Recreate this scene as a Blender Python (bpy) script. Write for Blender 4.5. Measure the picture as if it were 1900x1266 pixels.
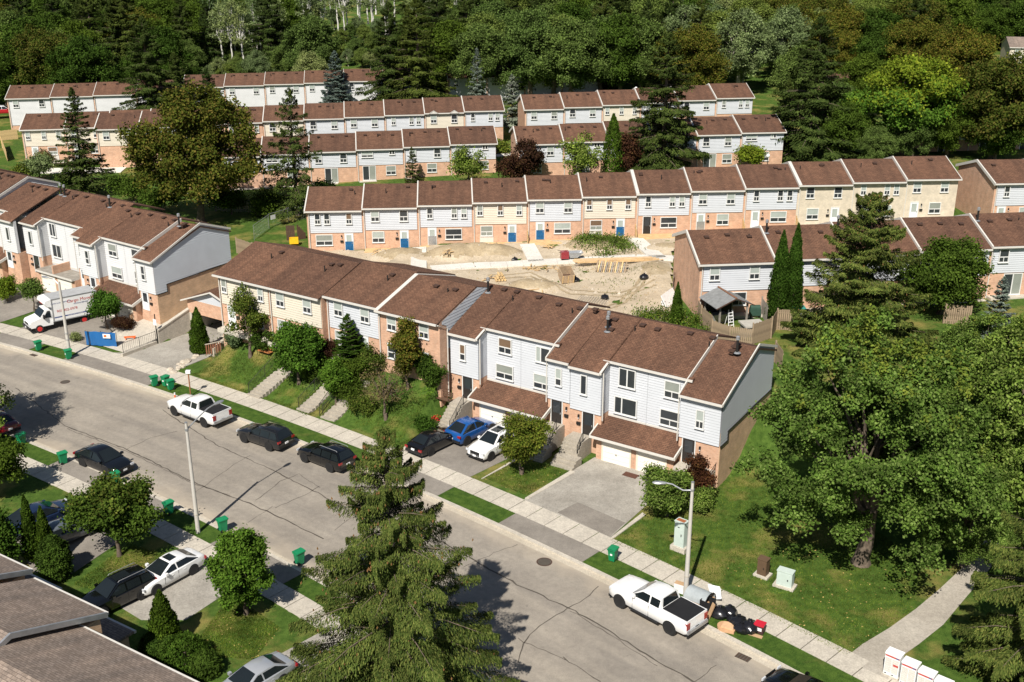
import bpy, math, random
import numpy as np
from mathutils import Matrix, Vector
R_ = math.radians
SC = bpy.context.scene; COL = SC.collection
for o in list(bpy.data.objects): bpy.data.objects.remove(o)
# ---------------------------------------------------------------- camera, sky, sun, exposure
F_PX, PITCH, CAM_H = 2100.0, 21.0, 39.1
cam_d = bpy.data.cameras.new('camera'); cam = bpy.data.objects.new('camera', cam_d); COL.objects.link(cam)
cam_d.sensor_width = 36.0; cam_d.sensor_fit = 'HORIZONTAL'; cam_d.lens = 36.0*F_PX/1900.0
cam_d.clip_start = 0.5; cam_d.clip_end = 3000
cam.location = (0, 0, CAM_H); cam.rotation_euler = (R_(90-PITCH), 0, 0)
SC.camera = cam
SUN_AZ, SUN_EL = 251.5, 47.0            # direction towards the sun, degrees from +X, and its height
W = bpy.data.worlds.new('World'); SC.world = W; W.use_nodes = True
wn = W.node_tree.nodes; bg = wn['Background']
sky = wn.new('ShaderNodeTexSky'); sky.sky_type = 'NISHITA'; sky.sun_disc = False
sky.sun_elevation = R_(SUN_EL); sky.sun_rotation = R_(90-SUN_AZ)
sky.air_density = 1.0; sky.dust_density = 0.6
W.node_tree.links.new(sky.outputs[0], bg.inputs[0]); bg.inputs[1].default_value = 0.05
sl = bpy.data.lights.new('sun', 'SUN'); sl.energy = 5.0; sl.angle = R_(0.53); sl.color = (1.0, 0.945, 0.86)
so = bpy.data.objects.new('sun', sl); COL.objects.link(so)
_d = Vector((math.cos(R_(SUN_EL))*math.cos(R_(SUN_AZ)), math.cos(R_(SUN_EL))*math.sin(R_(SUN_AZ)), math.sin(R_(SUN_EL))))
so.rotation_euler = _d.to_track_quat('Z', 'Y').to_euler(); so.location = (0, 0, 80)
SC.view_settings.view_transform = 'Standard'; SC.view_settings.look = 'None'
SC.view_settings.exposure = 0.38; SC.view_settings.gamma = 1.0; SC.view_settings.use_curve_mapping = False
try:
    SC.cycles.max_bounces = 4; SC.cycles.diffuse_bounces = 2; SC.cycles.glossy_bounces = 2
    SC.cycles.transmission_bounces = 3; SC.cycles.transparent_max_bounces = 4
    SC.cycles.use_denoising = True
except Exception: pass
rng = random.Random(7)
# ---------------------------------------------------------------- surveying: where a line of sight of the photograph meets a level
_cp, _sp = math.cos(R_(PITCH)), math.sin(R_(PITCH))
def G(u, v, z=0.0):
    a = (u-950)/F_PX; b = (v-633)/F_PX
    dx, dy, dz = a, _cp-b*_sp, -_sp-b*_cp
    k = (z-CAM_H)/dz
    return (k*dx, k*dy)
class Frame:
    def __init__(s, x, y, a): s.x, s.y, s.a = x, y, R_(a); s.c, s.s = math.cos(s.a), math.sin(s.a)
    def pt(s, p, q): return (s.x+p*s.c-q*s.s, s.y+p*s.s+q*s.c)
    def loc(s, x, y): dx, dy = x-s.x, y-s.y; return (dx*s.c+dy*s.s, -dx*s.s+dy*s.c)
FF = Frame(6.45, 76.6, -33.26)          # front terrace
FB = Frame(-42.2, 108.7, -35.2)         # terrace with the moving truck
CX, CY, CR = -184.264, -140.469, 276.817   # centre and radius of the far kerb
def S(phi, off): r = CR+off; return (CX+r*math.cos(R_(phi)), CY+r*math.sin(R_(phi)))
def pol(x, y): return (math.degrees(math.atan2(y-CY, x-CX)), math.hypot(x-CX, y-CY)-CR)
def sst(a, b, x): t = min(1, max(0, (x-a)/(b-a))); return t*t*(3-2*t)
def lin(a, b, x): return min(1, max(0, (x-a)/(b-a)))
def plateau(x, y): return 2.3+.036*(min(60, max(-60, x))+23)+.008*max(0, min(y, 235)-124)+.05*max(0, y-235)
def H(x, y):
    phi, off = pol(x, y)
    s, t = FF.loc(x, y)
    if off < 2.7 and x < 90: return .1 if off < -14.9 else -.14
    if off < 4.0 and x < 60: return .1
    zp = plateau(x, y)
    if s > 9.4: 
        w = sst(2.5, 14, t); w = w*lin(9.4, 10, s)+(1-lin(9.4, 10, s))*sst(2, 10, t)
        return .1+(zp-.1)*w+.02*max(0, s-12)*0
    if s > -14.3: return .1+(zp-.1)*sst(2, 10, t)
    if s > -39.2:
        e = lin(4.5, 9.8, off)
        side = lin(-39.2, -38.0, s)
        zz = .1+3.0*e*(1-.45*(1-lin(-39, -31, s))*(1-lin(-3, 0, t)))
        if t > 2: zz = zz+(max(zz, zp)-zz)*lin(2, 9, t)
        return .1+(zz-.1)*side if t < 2.3 else zz
    if s > -47.2: return .06 if t < 9 else .06+(zp-.06)*lin(9, 10, t)
    if s > -52.6: return .1+(zp-.1)*lin(-4.5, 9, t)
    sb, tb = FB.loc(x, y)
    return .1+.35*lin(4.4, 9.5, off)+(zp-.45)*sst(2.5, 10, tb)
def GT(u, v, dz=0.0):
    z = 1.0
    for _ in range(25):
        x, y = G(u, v, z); z = .5*z+.5*(H(x, y)+dz)
    return (x, y, H(x, y)+dz)
# ---------------------------------------------------------------- materials
MATS = {}
def srgb(c): return tuple((v/12.92 if v <= .04045 else ((v+.055)/1.055)**2.4) for v in c)
class NT:
    def __init__(s, name):
        s.m = bpy.data.materials.new(name); s.m.use_nodes = True; s.t = s.m.node_tree; s.n = s.t.nodes; s.b = s.n['Principled BSDF']; s.out = s.n['Material Output']
    def N(s, typ, **k):
        n = s.n.new(typ)
        for a, v in k.items():
            if hasattr(n, a) and not a[0] == '_': setattr(n, a, v)
        return n
    def L(s, a, b): s.t.links.new(a, b)
    def noise(s, scale, detail=3, co=None, rough=.6):
        n = s.N('ShaderNodeTexNoise'); n.inputs['Scale'].default_value = scale; n.inputs['Detail'].default_value = detail; n.inputs['Roughness'].default_value = rough
        s.L(co or s.co(), n.inputs['Vector']); return n.outputs['Fac']
    def co(s, k='Object', sc=None):
        if not hasattr(s, '_tc'): s._tc = s.N('ShaderNodeTexCoord')
        o = s._tc.outputs[k]
        if sc:
            m = s.N('ShaderNodeMapping'); m.inputs['Scale'].default_value = sc; s.L(o, m.inputs['Vector']); return m.outputs[0]
        return o
    def ramp(s, f, stops):
        r = s.N('ShaderNodeValToRGB'); e = r.color_ramp.elements
        while len(e) < len(stops): e.new(.5)
        for i, (p, c) in enumerate(stops): e[i].position = p; e[i].color = tuple(c)+(1,)
        s.L(f, r.inputs[0]); return r.outputs[0]
    def mix(s, f, a, b, mode='MIX'):
        m = s.N('ShaderNodeMix'); m.data_type = 'RGBA'; m.blend_type = mode
        for q, v in ((m.inputs[0], f), (m.inputs[6], a), (m.inputs[7], b)):
            if hasattr(v, 'is_output'): s.L(v, q)
            elif isinstance(v, (int, float)): q.default_value = v
            else: q.default_value = tuple(v)+(1,)
        return m.outputs[2]
    def bump(s, f, st=.3, d=.02):
        b = s.N('ShaderNodeBump'); b.inputs['Strength'].default_value = st; b.inputs['Distance'].default_value = d; s.L(f, b.inputs['Height']); s.L(b.outputs[0], s.b.inputs['Normal'])
    def fin(s, col, rough=.8, metal=0, spec=.3):
        if hasattr(col, 'is_output'): s.L(col, s.b.inputs['Base Color'])
        else: s.b.inputs['Base Color'].default_value = tuple(col)+(1,)
        s.b.inputs['Roughness'].default_value = rough; s.b.inputs['Metallic'].default_value = metal
        s.b.inputs['Specular IOR Level'].default_value = spec
        return s.m
def plain(name, col, rough=.7, metal=0, spec=.3, var=.12, scale=3.0):
    if name in MATS: return MATS[name]
    t = NT(name); f = t.noise(scale, 4)
    c = t.mix(t.ramp(f, [(.3, (0, 0, 0)), (.7, (1, 1, 1))]), tuple(v*(1-var) for v in col), tuple(min(1, v*(1+var)) for v in col))
    MATS[name] = t.fin(c, rough, metal, spec); return MATS[name]
def m_glass(name, col, rough=.08):
    if name in MATS: return MATS[name]
    t = NT(name); MATS[name] = t.fin(t.mix(t.noise(.8, 2), tuple(v*.7 for v in col), tuple(v*1.3 for v in col)), rough, 0, .6); return MATS[name]
def m_brick(name, c1, c2, mortar):
    t = NT(name); sep = t.N('ShaderNodeSeparateXYZ'); t.L(t.co(), sep.inputs[0])
    ad = t.N('ShaderNodeMath'); t.L(sep.outputs[0], ad.inputs[0]); t.L(sep.outputs[1], ad.inputs[1])
    cb = t.N('ShaderNodeCombineXYZ'); t.L(ad.outputs[0], cb.inputs[0]); t.L(sep.outputs[2], cb.inputs[1])
    b = t.N('ShaderNodeTexBrick'); t.L(cb.outputs[0], b.inputs['Vector']); b.inputs['Scale'].default_value = 1
    b.inputs['Brick Width'].default_value = .24; b.inputs['Row Height'].default_value = .085; b.inputs['Mortar Size'].default_value = .007
    b.inputs['Color1'].default_value = c1+(1,); b.inputs['Color2'].default_value = c2+(1,); b.inputs['Mortar'].default_value = mortar+(1,)
    c = t.mix(t.ramp(t.noise(.9, 4), [(.35, (.8, .8, .8)), (.7, (1.1, 1.1, 1.1))]), b.outputs[0], b.outputs[0])
    mm = t.mix(1.0, b.outputs[0], t.ramp(t.noise(1.3, 5), [(.3, (.78, .78, .78)), (.75, (1.12, 1.1, 1.08))]), 'MULTIPLY')
    t.bump(b.outputs['Fac'], -.4, .01); MATS[name] = t.fin(mm, .9); return MATS[name]
def m_shingle(name, c1, c2, dark, row=.16):
    t = NT(name); b = t.N('ShaderNodeTexBrick'); t.L(t.co(), b.inputs['Vector']); b.inputs['Scale'].default_value = 1
    b.inputs['Brick Width'].default_value = .33; b.inputs['Row Height'].default_value = row; b.inputs['Mortar Size'].default_value = .012; b.offset = .43
    b.inputs['Bias'].default_value = -.1
    b.inputs['Color1'].default_value = c1+(1,); b.inputs['Color2'].default_value = c2+(1,); b.inputs['Mortar'].default_value = dark+(1,)
    oi = t.N('ShaderNodeObjectInfo'); n0 = t.ramp(t.noise(1.0, 4, t.co('Object', (1.5, .16, .2))), [(.3, (.84, .85, .86)), (.68, (1.14, 1.11, 1.08))])
    n1 = t.ramp(t.noise(.35, 5), [(.3, (.8, .8, .82)), (.7, (1.15, 1.12, 1.1))])
    n2 = t.ramp(t.noise(9, 4), [(.25, (.70, .70, .70)), (.75, (1.26, 1.23, 1.2))])
    c = t.mix(1.0, t.mix(1.0, t.mix(1.0, b.outputs[0], n1, 'MULTIPLY'), n2, 'MULTIPLY'), n0, 'MULTIPLY')
    c = t.mix(1.0, c, t.ramp(oi.outputs['Random'], [(0, (.86, .86, .88)), (1, (1.12, 1.1, 1.08))]), 'MULTIPLY')
    t.bump(b.outputs['Fac'], -.35, .012); MATS[name] = t.fin(c, .95, 0, .15); return MATS[name]
def m_leaf(name, cols, trans=.22, bright=.36):
    t = NT(name); g = t.N('ShaderNodeNewGeometry'); oi = t.N('ShaderNodeObjectInfo')
    n = len(cols); c = t.ramp(g.outputs['Random Per Island'], [(i/(n-1), k) for i, k in enumerate(cols)])
    lo = 1-bright; hi = 1+bright
    c = t.mix(1.0, c, t.ramp(t.noise(.55, 3), [(.35, (lo, lo, lo)), (.65, (hi, hi, hi*.9))]), 'MULTIPLY')
    c = t.mix(1.0, c, t.ramp(oi.outputs['Random'], [(0, (.74, .82, .86)), (.5, (1, 1, 1)), (1, (1.34, 1.2, 1.02))]), 'MULTIPLY')
    d = t.N('ShaderNodeBsdfDiffuse'); tr = t.N('ShaderNodeBsdfTranslucent'); gl = t.N('ShaderNodeBsdfGlossy'); gl.inputs['Roughness'].default_value = .45
    t.L(c, d.inputs[0]); t.L(c, tr.inputs[0]); ms = t.N('ShaderNodeMixShader'); ms.inputs[0].default_value = trans
    t.L(d.outputs[0], ms.inputs[1]); t.L(tr.outputs[0], ms.inputs[2])
    t.n.remove(gl); t.n.remove(t.b); t.L(ms.outputs[0], t.out.inputs[0]); MATS[name] = t.m; return t.m
def m_grass(name, g1, g2, dry, dryamt=.62):
    t = NT(name); n1 = t.noise(.28, 6); n2 = t.noise(2.2, 5); n3 = t.noise(22, 3)
    c = t.mix(t.ramp(n2, [(.35, (0, 0, 0)), (.65, (1, 1, 1))]), g1, g2)
    c = t.mix(t.ramp(n1, [(dryamt-.06, (0, 0, 0)), (dryamt+.1, (.7, .7, .7))]), c, dry)
    c = t.mix(1.0, c, t.ramp(n3, [(.25, (.45, .45, .45)), (.75, (1.5, 1.5, 1.5))]), 'MULTIPLY')
    t.bump(n3, .9, .06); MATS[name] = t.fin(c, .95, 0, .1); return MATS[name]
def m_ground(name, c1, c2, c3, fine=14, bs=.3, scale=.25):
    t = NT(name); c = t.ramp(t.noise(scale, 7, rough=.65), [(.3, c1), (.5, c2), (.72, c3)])
    c = t.mix(1.0, c, t.ramp(t.noise(fine, 5), [(.25, (.74, .74, .74)), (.75, (1.2, 1.2, 1.2))]), 'MULTIPLY')
    c = t.mix(1.0, c, t.ramp(t.noise(2.7, 6, rough=.7), [(.3, (.85, .85, .85)), (.7, (1.1, 1.1, 1.09))]), 'MULTIPLY')
    t.bump(t.noise(fine*2, 3), bs, .02); MATS[name] = t.fin(c, .92, 0, .2); return MATS[name]
def m_paint(name, col, rough=.25, coat=.6, metal=0.0):
    if name in MATS: return MATS[name]
    t = NT(name); c = t.mix(t.noise(2.0, 3), tuple(v*.92 for v in col), tuple(min(1, v*1.06) for v in col)); t.fin(c, rough, metal, .5)
    t.b.inputs['Coat Weight'].default_value = coat; t.b.inputs['Coat Roughness'].default_value = .06; MATS[name] = t.m; return t.m
M_ASPH = m_ground('road_asphalt', (.265, .236, .20), (.305, .272, .23), (.36, .322, .272), 18)
def dusty(m):
    t = m.node_tree; N = t.nodes; L = t.links; b = N['Principled BSDF']; src = b.inputs['Base Color'].links[0].from_socket
    tc = N.new('ShaderNodeTexCoord'); vs = N.new('ShaderNodeVectorMath'); vs.operation = 'SUBTRACT'; vs.inputs[1].default_value = (CX, CY, 0); L.new(tc.outputs['Object'], vs.inputs[0])
    ln = N.new('ShaderNodeVectorMath'); ln.operation = 'LENGTH'; L.new(vs.outputs[0], ln.inputs[0]); ab = N.new('ShaderNodeMath'); ab.operation = 'SUBTRACT'; ab.inputs[1].default_value = CR-6.2; L.new(ln.outputs['Value'], ab.inputs[0])
    aa = N.new('ShaderNodeMath'); aa.operation = 'ABSOLUTE'; L.new(ab.outputs[0], aa.inputs[0]); no = N.new('ShaderNodeTexNoise'); no.inputs['Scale'].default_value = .45; no.inputs['Detail'].default_value = 6; L.new(tc.outputs['Object'], no.inputs['Vector'])
    ad = N.new('ShaderNodeMath'); ad.operation = 'MULTIPLY_ADD'; ad.inputs[1].default_value = 3.2; L.new(no.outputs['Fac'], ad.inputs[0]); L.new(aa.outputs[0], ad.inputs[2])
    mr = N.new('ShaderNodeMapRange'); mr.inputs['From Min'].default_value = 6.0; mr.inputs['From Max'].default_value = 7.6; mr.inputs['To Max'].default_value = .85; L.new(ad.outputs[0], mr.inputs['Value'])
    mx = N.new('ShaderNodeMix'); mx.data_type = 'RGBA'; L.new(mr.outputs[0], mx.inputs[0]); L.new(src, mx.inputs[6]); mx.inputs[7].default_value = (.45, .385, .30, 1)
    sp = N.new('ShaderNodeSeparateXYZ'); L.new(vs.outputs[0], sp.inputs[0]); at = N.new('ShaderNodeMath'); at.operation = 'ARCTAN2'; L.new(sp.outputs[1], at.inputs[0]); L.new(sp.outputs[0], at.inputs[1])
    cb = N.new('ShaderNodeCombineXYZ'); L.new(ln.outputs['Value'], cb.inputs[0]); am = N.new('ShaderNodeMath'); am.operation = 'MULTIPLY'; am.inputs[1].default_value = 26; L.new(at.outputs[0], am.inputs[0]); L.new(am.outputs[0], cb.inputs[1])
    n3 = N.new('ShaderNodeTexNoise'); n3.inputs['Scale'].default_value = .75; n3.inputs['Detail'].default_value = 5; L.new(cb.outputs[0], n3.inputs['Vector'])
    rp = N.new('ShaderNodeValToRGB'); rp.color_ramp.elements[0].position = .33; rp.color_ramp.elements[0].color = (.80, .80, .81, 1); rp.color_ramp.elements[1].position = .66; rp.color_ramp.elements[1].color = (1.08, 1.07, 1.05, 1); L.new(n3.outputs['Fac'], rp.inputs[0])
    n4 = N.new('ShaderNodeTexNoise'); n4.inputs['Scale'].default_value = .9; n4.inputs['Detail'].default_value = 7; n4.inputs['Roughness'].default_value = .75; L.new(tc.outputs['Object'], n4.inputs['Vector'])
    r4 = N.new('ShaderNodeValToRGB'); r4.color_ramp.elements[0].position = .26; r4.color_ramp.elements[0].color = (.70, .69, .68, 1); r4.color_ramp.elements[1].position = .40; r4.color_ramp.elements[1].color = (1, 1, 1, 1); L.new(n4.outputs['Fac'], r4.inputs[0])
    m2 = N.new('ShaderNodeMix'); m2.data_type = 'RGBA'; m2.blend_type = 'MULTIPLY'; m2.inputs[0].default_value = 1; L.new(mx.outputs[2], m2.inputs[6]); L.new(rp.outputs[0], m2.inputs[7])
    m3 = N.new('ShaderNodeMix'); m3.data_type = 'RGBA'; m3.blend_type = 'MULTIPLY'; m3.inputs[0].default_value = 1; L.new(m2.outputs[2], m3.inputs[6]); L.new(r4.outputs[0], m3.inputs[7]); L.new(m3.outputs[2], b.inputs['Base Color'])
dusty(M_ASPH)
M_DRIVE = m_ground('driveway_asphalt', (.20, .178, .155), (.245, .22, .19), (.30, .27, .235), 16)
M_CONC = m_ground('concrete', (.45, .41, .345), (.50, .455, .385), (.57, .52, .44), 11, .15)
M_STEP = m_ground('step_concrete', (.33, .295, .24), (.39, .35, .29), (.45, .41, .35), 11, .2)
M_PARKP = m_ground('park_path_concrete', (.34, .305, .255), (.40, .36, .305), (.46, .42, .36), 11, .15)
M_CONC2 = m_ground('drive_concrete', (.26, .238, .205), (.34, .315, .275), (.43, .40, .35), 9, .15, .35)
M_PATH = m_ground('path_concrete', (.60, .57, .51), (.68, .645, .585), (.75, .715, .65), 9, .12)
M_SAND = m_ground('gutter_dust', (.44, .385, .30), (.50, .44, .35), (.55, .49, .40), 12, .1)
M_SOIL = m_ground('yard_soil', (.40, .325, .23), (.49, .405, .295), (.57, .485, .365), 8, .5, .22)
M_SOIL2 = m_ground('mound_soil', (.27, .21, .13), (.37, .29, .185), (.47, .385, .26), 7, .6, .5)
M_GRASS = m_grass('lawn_grass', (.045, .088, .014), (.085, .145, .025), (.30, .235, .075), .56)
M_GRASSD = m_grass('verge_grass', (.040, .082, .013), (.078, .134, .022), (.22, .19, .06), .68)
M_BRICK = m_brick('orange_brick', (.56, .315, .20), (.66, .40, .265), (.50, .42, .34))
M_BRICKD = m_brick('brown_brick', (.60, .385, .225), (.70, .46, .28), (.56, .47, .36))
M_BRICKB = m_brick('beige_brick', (.60, .525, .41), (.66, .58, .46), (.60, .54, .44))
M_ROOF = m_shingle('brown_shingle', (.126, .070, .047), (.176, .10, .066), (.05, .031, .024))
M_ROOFN = m_shingle('taupe_shingle', (.215, .178, .15), (.30, .252, .215), (.12, .10, .086))
M_SID = plain('blue_white_siding', (.53, .55, .58), .55, var=.04, scale=.7)
M_SIDW = plain('white_siding', (.60, .605, .61), .55, var=.04, scale=.7)
M_SIDC = plain('cream_siding', (.62, .565, .465), .55, var=.04, scale=.7)
M_SIDG = plain('grey_siding', (.58, .62, .66), .55, var=.05, scale=.7)
M_TRIM = plain('white_trim', (.60, .575, .525), .5, var=.05)
M_CREAMT = plain('cream_trim', (.70, .63, .51), .55, var=.06)
M_FRAME = plain('window_frame_white', (.66, .66, .64), .4, var=.03)
M_PANE = m_glass('dark_pane', (.035, .04, .045))
M_GREENISH = m_glass('greenish_pane', (.36, .40, .37), .25)  # pale grey-green pane tone
M_CURT = m_glass('curtain_pane', (.25, .27, .24), .2)
M_BROWNB = m_glass('brown_blind_pane', (.17, .11, .07), .3)
M_GDOOR = plain('garage_door_white', (.80, .76, .68), .5, var=.04)
M_DARKM = plain('black_metal', (.022, .021, .02), .45)
M_GALV = plain('galvanised', (.42, .43, .44), .4, .6)
M_VENT = plain('vent_brown', (.075, .042, .03), .7)
M_DOORK = plain('dark_door', (.03, .026, .024), .35)
M_DOORW = plain('white_door', (.74, .76, .78), .4)
M_TARP = plain('blue_tarp', (.015, .10, .24), .35, var=.25, scale=4)
M_WOOD = plain('new_wood', (.60, .42, .21), .8, var=.25, scale=2)
M_PLY = plain('plywood', (.60, .41, .21), .8, var=.2, scale=1.5)
M_FENCE = plain('weathered_wood', (.30, .225, .15), .9, var=.35, scale=1.7)
M_FENCEG = plain('grey_wood', (.27, .245, .21), .9, var=.3, scale=1.7)
M_BARK = plain('bark', (.13, .10, .075), .95, var=.4, scale=4)
M_BIRCH = plain('birch_bark', (.62, .60, .55), .85, var=.25, scale=4)
M_BARKP = plain('pale_bark', (.42, .38, .32), .9, var=.3, scale=3)
M_POLE = plain('concrete_pole', (.50, .475, .43), .85, var=.1, scale=1.2)
M_RUB = plain('tyre_rubber', (.02, .02, .02), .8)
M_RIM = plain('alloy', (.45, .46, .48), .3, .8)
M_CARG = m_glass('car_glass', (.012, .016, .018), .04)
M_RED = m_paint('tail_red', (.30, .012, .015), .2, .5)
M_LAMP = m_glass('lamp_glass', (.55, .57, .60), .12)
M_BLK = plain('black_plastic', (.018, .018, .019), .55)
M_BIN = plain('bin_green', (.012, .21, .085), .45, var=.1)
M_BAG = plain('bin_bag', (.012, .012, .014), .22, spec=.6)
M_CARD = plain('cardboard', (.46, .30, .17), .9)
M_WHITEP = plain('white_plastic', (.78, .78, .78), .45)
M_STONE = plain('garden_stone', (.47, .41, .33), .9, var=.3, scale=5)
M_ORANGE = plain('orange_plastic', (.80, .13, .02), .5)
M_YEL = plain('yellow_plastic', (.80, .47, .02), .45)
M_CRACK = plain('crack_sealant', (.085, .072, .058), .75)
M_LET_R = plain('red_lettering', (.48, .06, .05), .5)
M_LET_B = plain('blue_lettering', (.07, .10, .24), .5)
M_LET_K = plain('black_lettering', (.03, .03, .03), .5)
# ---------------------------------------------------------------- mesh helpers
class MB:
    def __init__(s): s.v = []; s.f = []; s.m = []; s.mats = []
    def mi(s, m):
        if m not in s.mats: s.mats.append(m)
        return s.mats.index(m)
    def face(s, pts, m):
        i = len(s.v); s.v += [tuple(p) for p in pts]; s.f.append(tuple(range(i, i+len(pts)))); s.m.append(s.mi(m)); return s
    def box(s, a, b, m, top=None):
        x0, y0, z0 = a; x1, y1, z1 = b; i = len(s.v)
        s.v += [(x0, y0, z0), (x1, y0, z0), (x1, y1, z0), (x0, y1, z0), (x0, y0, z1), (x1, y0, z1), (x1, y1, z1), (x0, y1, z1)]
        for q in ((0, 3, 2, 1), (4, 5, 6, 7), (0, 1, 5, 4), (1, 2, 6, 5), (2, 3, 7, 6), (3, 0, 4, 7)):
            s.f.append(tuple(i+k for k in q)); s.m.append(s.mi(top if (top and q[0] == 4) else m))
        return s
    def prism(s, poly, z0, z1, m, top=None, bottom=True):
        n = len(poly); i = len(s.v)
        z0f = z0 if callable(z0) else (lambda x, y: z0); z1f = z1 if callable(z1) else (lambda x, y: z1)
        a = sum(poly[k][0]*poly[(k+1) % n][1]-poly[(k+1) % n][0]*poly[k][1] for k in range(n))
        if a < 0: poly = poly[::-1]
        s.v += [(x, y, z0f(x, y)) for x, y in poly]+[(x, y, z1f(x, y)) for x, y in poly]
        if bottom: s.f.append(tuple(i+n-1-k for k in range(n))); s.m.append(s.mi(m))
        s.f.append(tuple(i+n+k for k in range(n))); s.m.append(s.mi(top or m))
        for k in range(n): s.f.append((i+k, i+(k+1) % n, i+n+(k+1) % n, i+n+k)); s.m.append(s.mi(m))
        return s
    def tube(s, pts, rad, m, n=8, caps=True):
        P = [Vector(p) for p in pts]; rad = rad if hasattr(rad, '__len__') else [rad]*len(P); rings = []
        for k, p in enumerate(P):
            d = (P[min(k+1, len(P)-1)]-P[max(k-1, 0)]).normalized()
            u = d.orthogonal().normalized() if abs(d.z) < .98 else Vector((1, 0, 0)); u = (u-d*u.dot(d)).normalized(); w = d.cross(u)
            if k and abs(d.z) < .98:
                pass
            i = len(s.v); s.v += [tuple(p+(u*math.cos(2*math.pi*j/n)+w*math.sin(2*math.pi*j/n))*rad[k]) for j in range(n)]; rings.append(i)
        for a, b in zip(rings, rings[1:]):
            for j in range(n): s.f.append((a+j, a+(j+1) % n, b+(j+1) % n, b+j)); s.m.append(s.mi(m))
        if caps:
            s.f.append(tuple(rings[0]+n-1-j for j in range(n))); s.m.append(s.mi(m))
            s.f.append(tuple(rings[-1]+j for j in range(n))); s.m.append(s.mi(m))
        return s
    def grid(s, rows, m, closed=False):
        i = len(s.v); n = len(rows[0])
        for r in rows: s.v += [tuple(p) for p in r]
        for a in range(len(rows)-1):
            for j in range(n if closed else n-1):
                k = (j+1) % n; s.f.append((i+a*n+j, i+a*n+k, i+(a+1)*n+k, i+(a+1)*n+j)); s.m.append(s.mi(m))
        return s
    def mesh(s, name, smooth=None):
        me = bpy.data.meshes.new(name); me.from_pydata(s.v, [], s.f)
        for m in s.mats: me.materials.append(m)
        me.polygons.foreach_set('material_index', s.m)
        if smooth is not None:
            me.polygons.foreach_set('use_smooth', [True]*len(s.f))
            try: me.set_sharp_from_angle(angle=R_(smooth))
            except Exception: pass
        me.update(); return me
    def obj(s, name, parent=None, loc=None, rz=None, smooth=None):
        return link(name, s.mesh(name, smooth), parent, loc, rz)
def link(name, me, parent=None, loc=None, rz=None):
    o = bpy.data.objects.new(name, me); COL.objects.link(o)
    if parent: o.parent = parent
    if loc: o.location = loc
    if rz is not None: o.rotation_euler = (0, 0, rz)
    return o
def tag(o, label=None, cat=None, group=None, kind=None):
    if label: o['label'] = label
    if cat: o['category'] = cat
    if group: o['group'] = group
    if kind: o['kind'] = kind
    return o
def thing(name, label, cat, loc=(0, 0, 0), rz=0.0, group=None):
    o = bpy.data.objects.new(name, None); COL.objects.link(o); o.location = loc; o.rotation_euler = (0, 0, rz); o.empty_display_size = .3
    return tag(o, label, cat, group)
KIDS = {}
def copy_tree(o, parent=None):
    c = o.copy(); COL.objects.link(c)
    if parent: c.parent = parent
    for ch in list(o.children): copy_tree(ch, c)
    return c
def text_obj(name, s, size, m, parent=None, loc=(0, 0, 0), rot=(0, 0, 0), ext=.004, align='CENTER'):
    cu = bpy.data.curves.new(name, 'FONT'); cu.body = s; cu.size = size; cu.extrude = ext; cu.align_x = align; cu.resolution_u = 2
    t = bpy.data.objects.new(name, cu); COL.objects.link(t); bpy.context.view_layer.update()
    me = bpy.data.meshes.new_from_object(t.evaluated_get(bpy.context.evaluated_depsgraph_get())); bpy.data.objects.remove(t); bpy.data.curves.remove(cu)
    me.materials.clear(); me.materials.append(m); o = link(name, me, parent, loc); o.rotation_euler = rot; return o
ORD = ['first', 'second', 'third', 'fourth', 'fifth', 'sixth', 'seventh', 'eighth', 'ninth', 'tenth', 'eleventh', 'twelfth', 'thirteenth', 'fourteenth']
# ---------------------------------------------------------------- terrain
def axis(parts):
    r = []
    for a, b, st in parts:
        n = max(1, int(round((b-a)/st))); r += [a+(b-a)*i/n for i in range(n)]
    return r+[parts[-1][1]]
xs = axis([(-340, -90, 12), (-90, -62, 2.5), (-62, 45, .75), (45, 90, 2.5), (90, 340, 12)])
ys = axis([(-60, 30, 8), (30, 38, 2), (38, 116, .75), (116, 240, 3), (240, 900, 22)])
nx, ny = len(xs), len(ys)
V = [(x, y, H(x, y)) for y in ys for x in xs]
Fc = [(j*nx+i, j*nx+i+1, (j+1)*nx+i+1, (j+1)*nx+i) for j in range(ny-1) for i in range(nx-1)]
me = bpy.data.meshes.new('ground'); me.from_pydata(V, [], Fc); me.materials.append(M_GRASS); me.polygons.foreach_set('use_smooth', [True]*len(Fc))
tag(link('ground', me), kind='structure')
# ---------------------------------------------------------------- road, gutters, kerbs
def ring(o0, o1, z, m, p0=38.0, p1=68.0, st=.4, name='road', parent=None, z1=None):
    mb = MB(); ph = axis([(p0, p1, st)])
    mb.grid([[(*S(p, o1), z if z1 is None else z1) for p in ph], [(*S(p, o0), z) for p in ph]], m)
    return mb.obj(name, parent, smooth=30)
road = tag(ring(-12.3, -.55, 0.0, M_ASPH), kind='structure')
tag(ring(-.62, -.14, .004, M_SAND, name='far_gutter'), kind='structure'); tag(ring(-12.3, -11.9, .004, M_SAND, name='near_gutter'), kind='structure')
def kerb(name, a, b, h):
    mb = MB(); ph = axis([(38, 68, .4)])
    sec = [(a, -.2), (a, h), (b, h), (b, -.2)]
    mb.grid([[(*S(p, o), z) for p in ph] for o, z in reversed(sec)], M_CONC); return tag(mb.obj(name, smooth=30), kind='structure')
tag(ring(.15, 1.97, .10, M_GRASSD, name='far_verge'), kind='structure'); tag(ring(-14.07, -12.51, .10, M_GRASSD, name='near_verge'), kind='structure')
kerb('far_kerb', -.14, .16, .12); kerb('near_kerb', -12.52, -12.24, .12)
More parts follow.
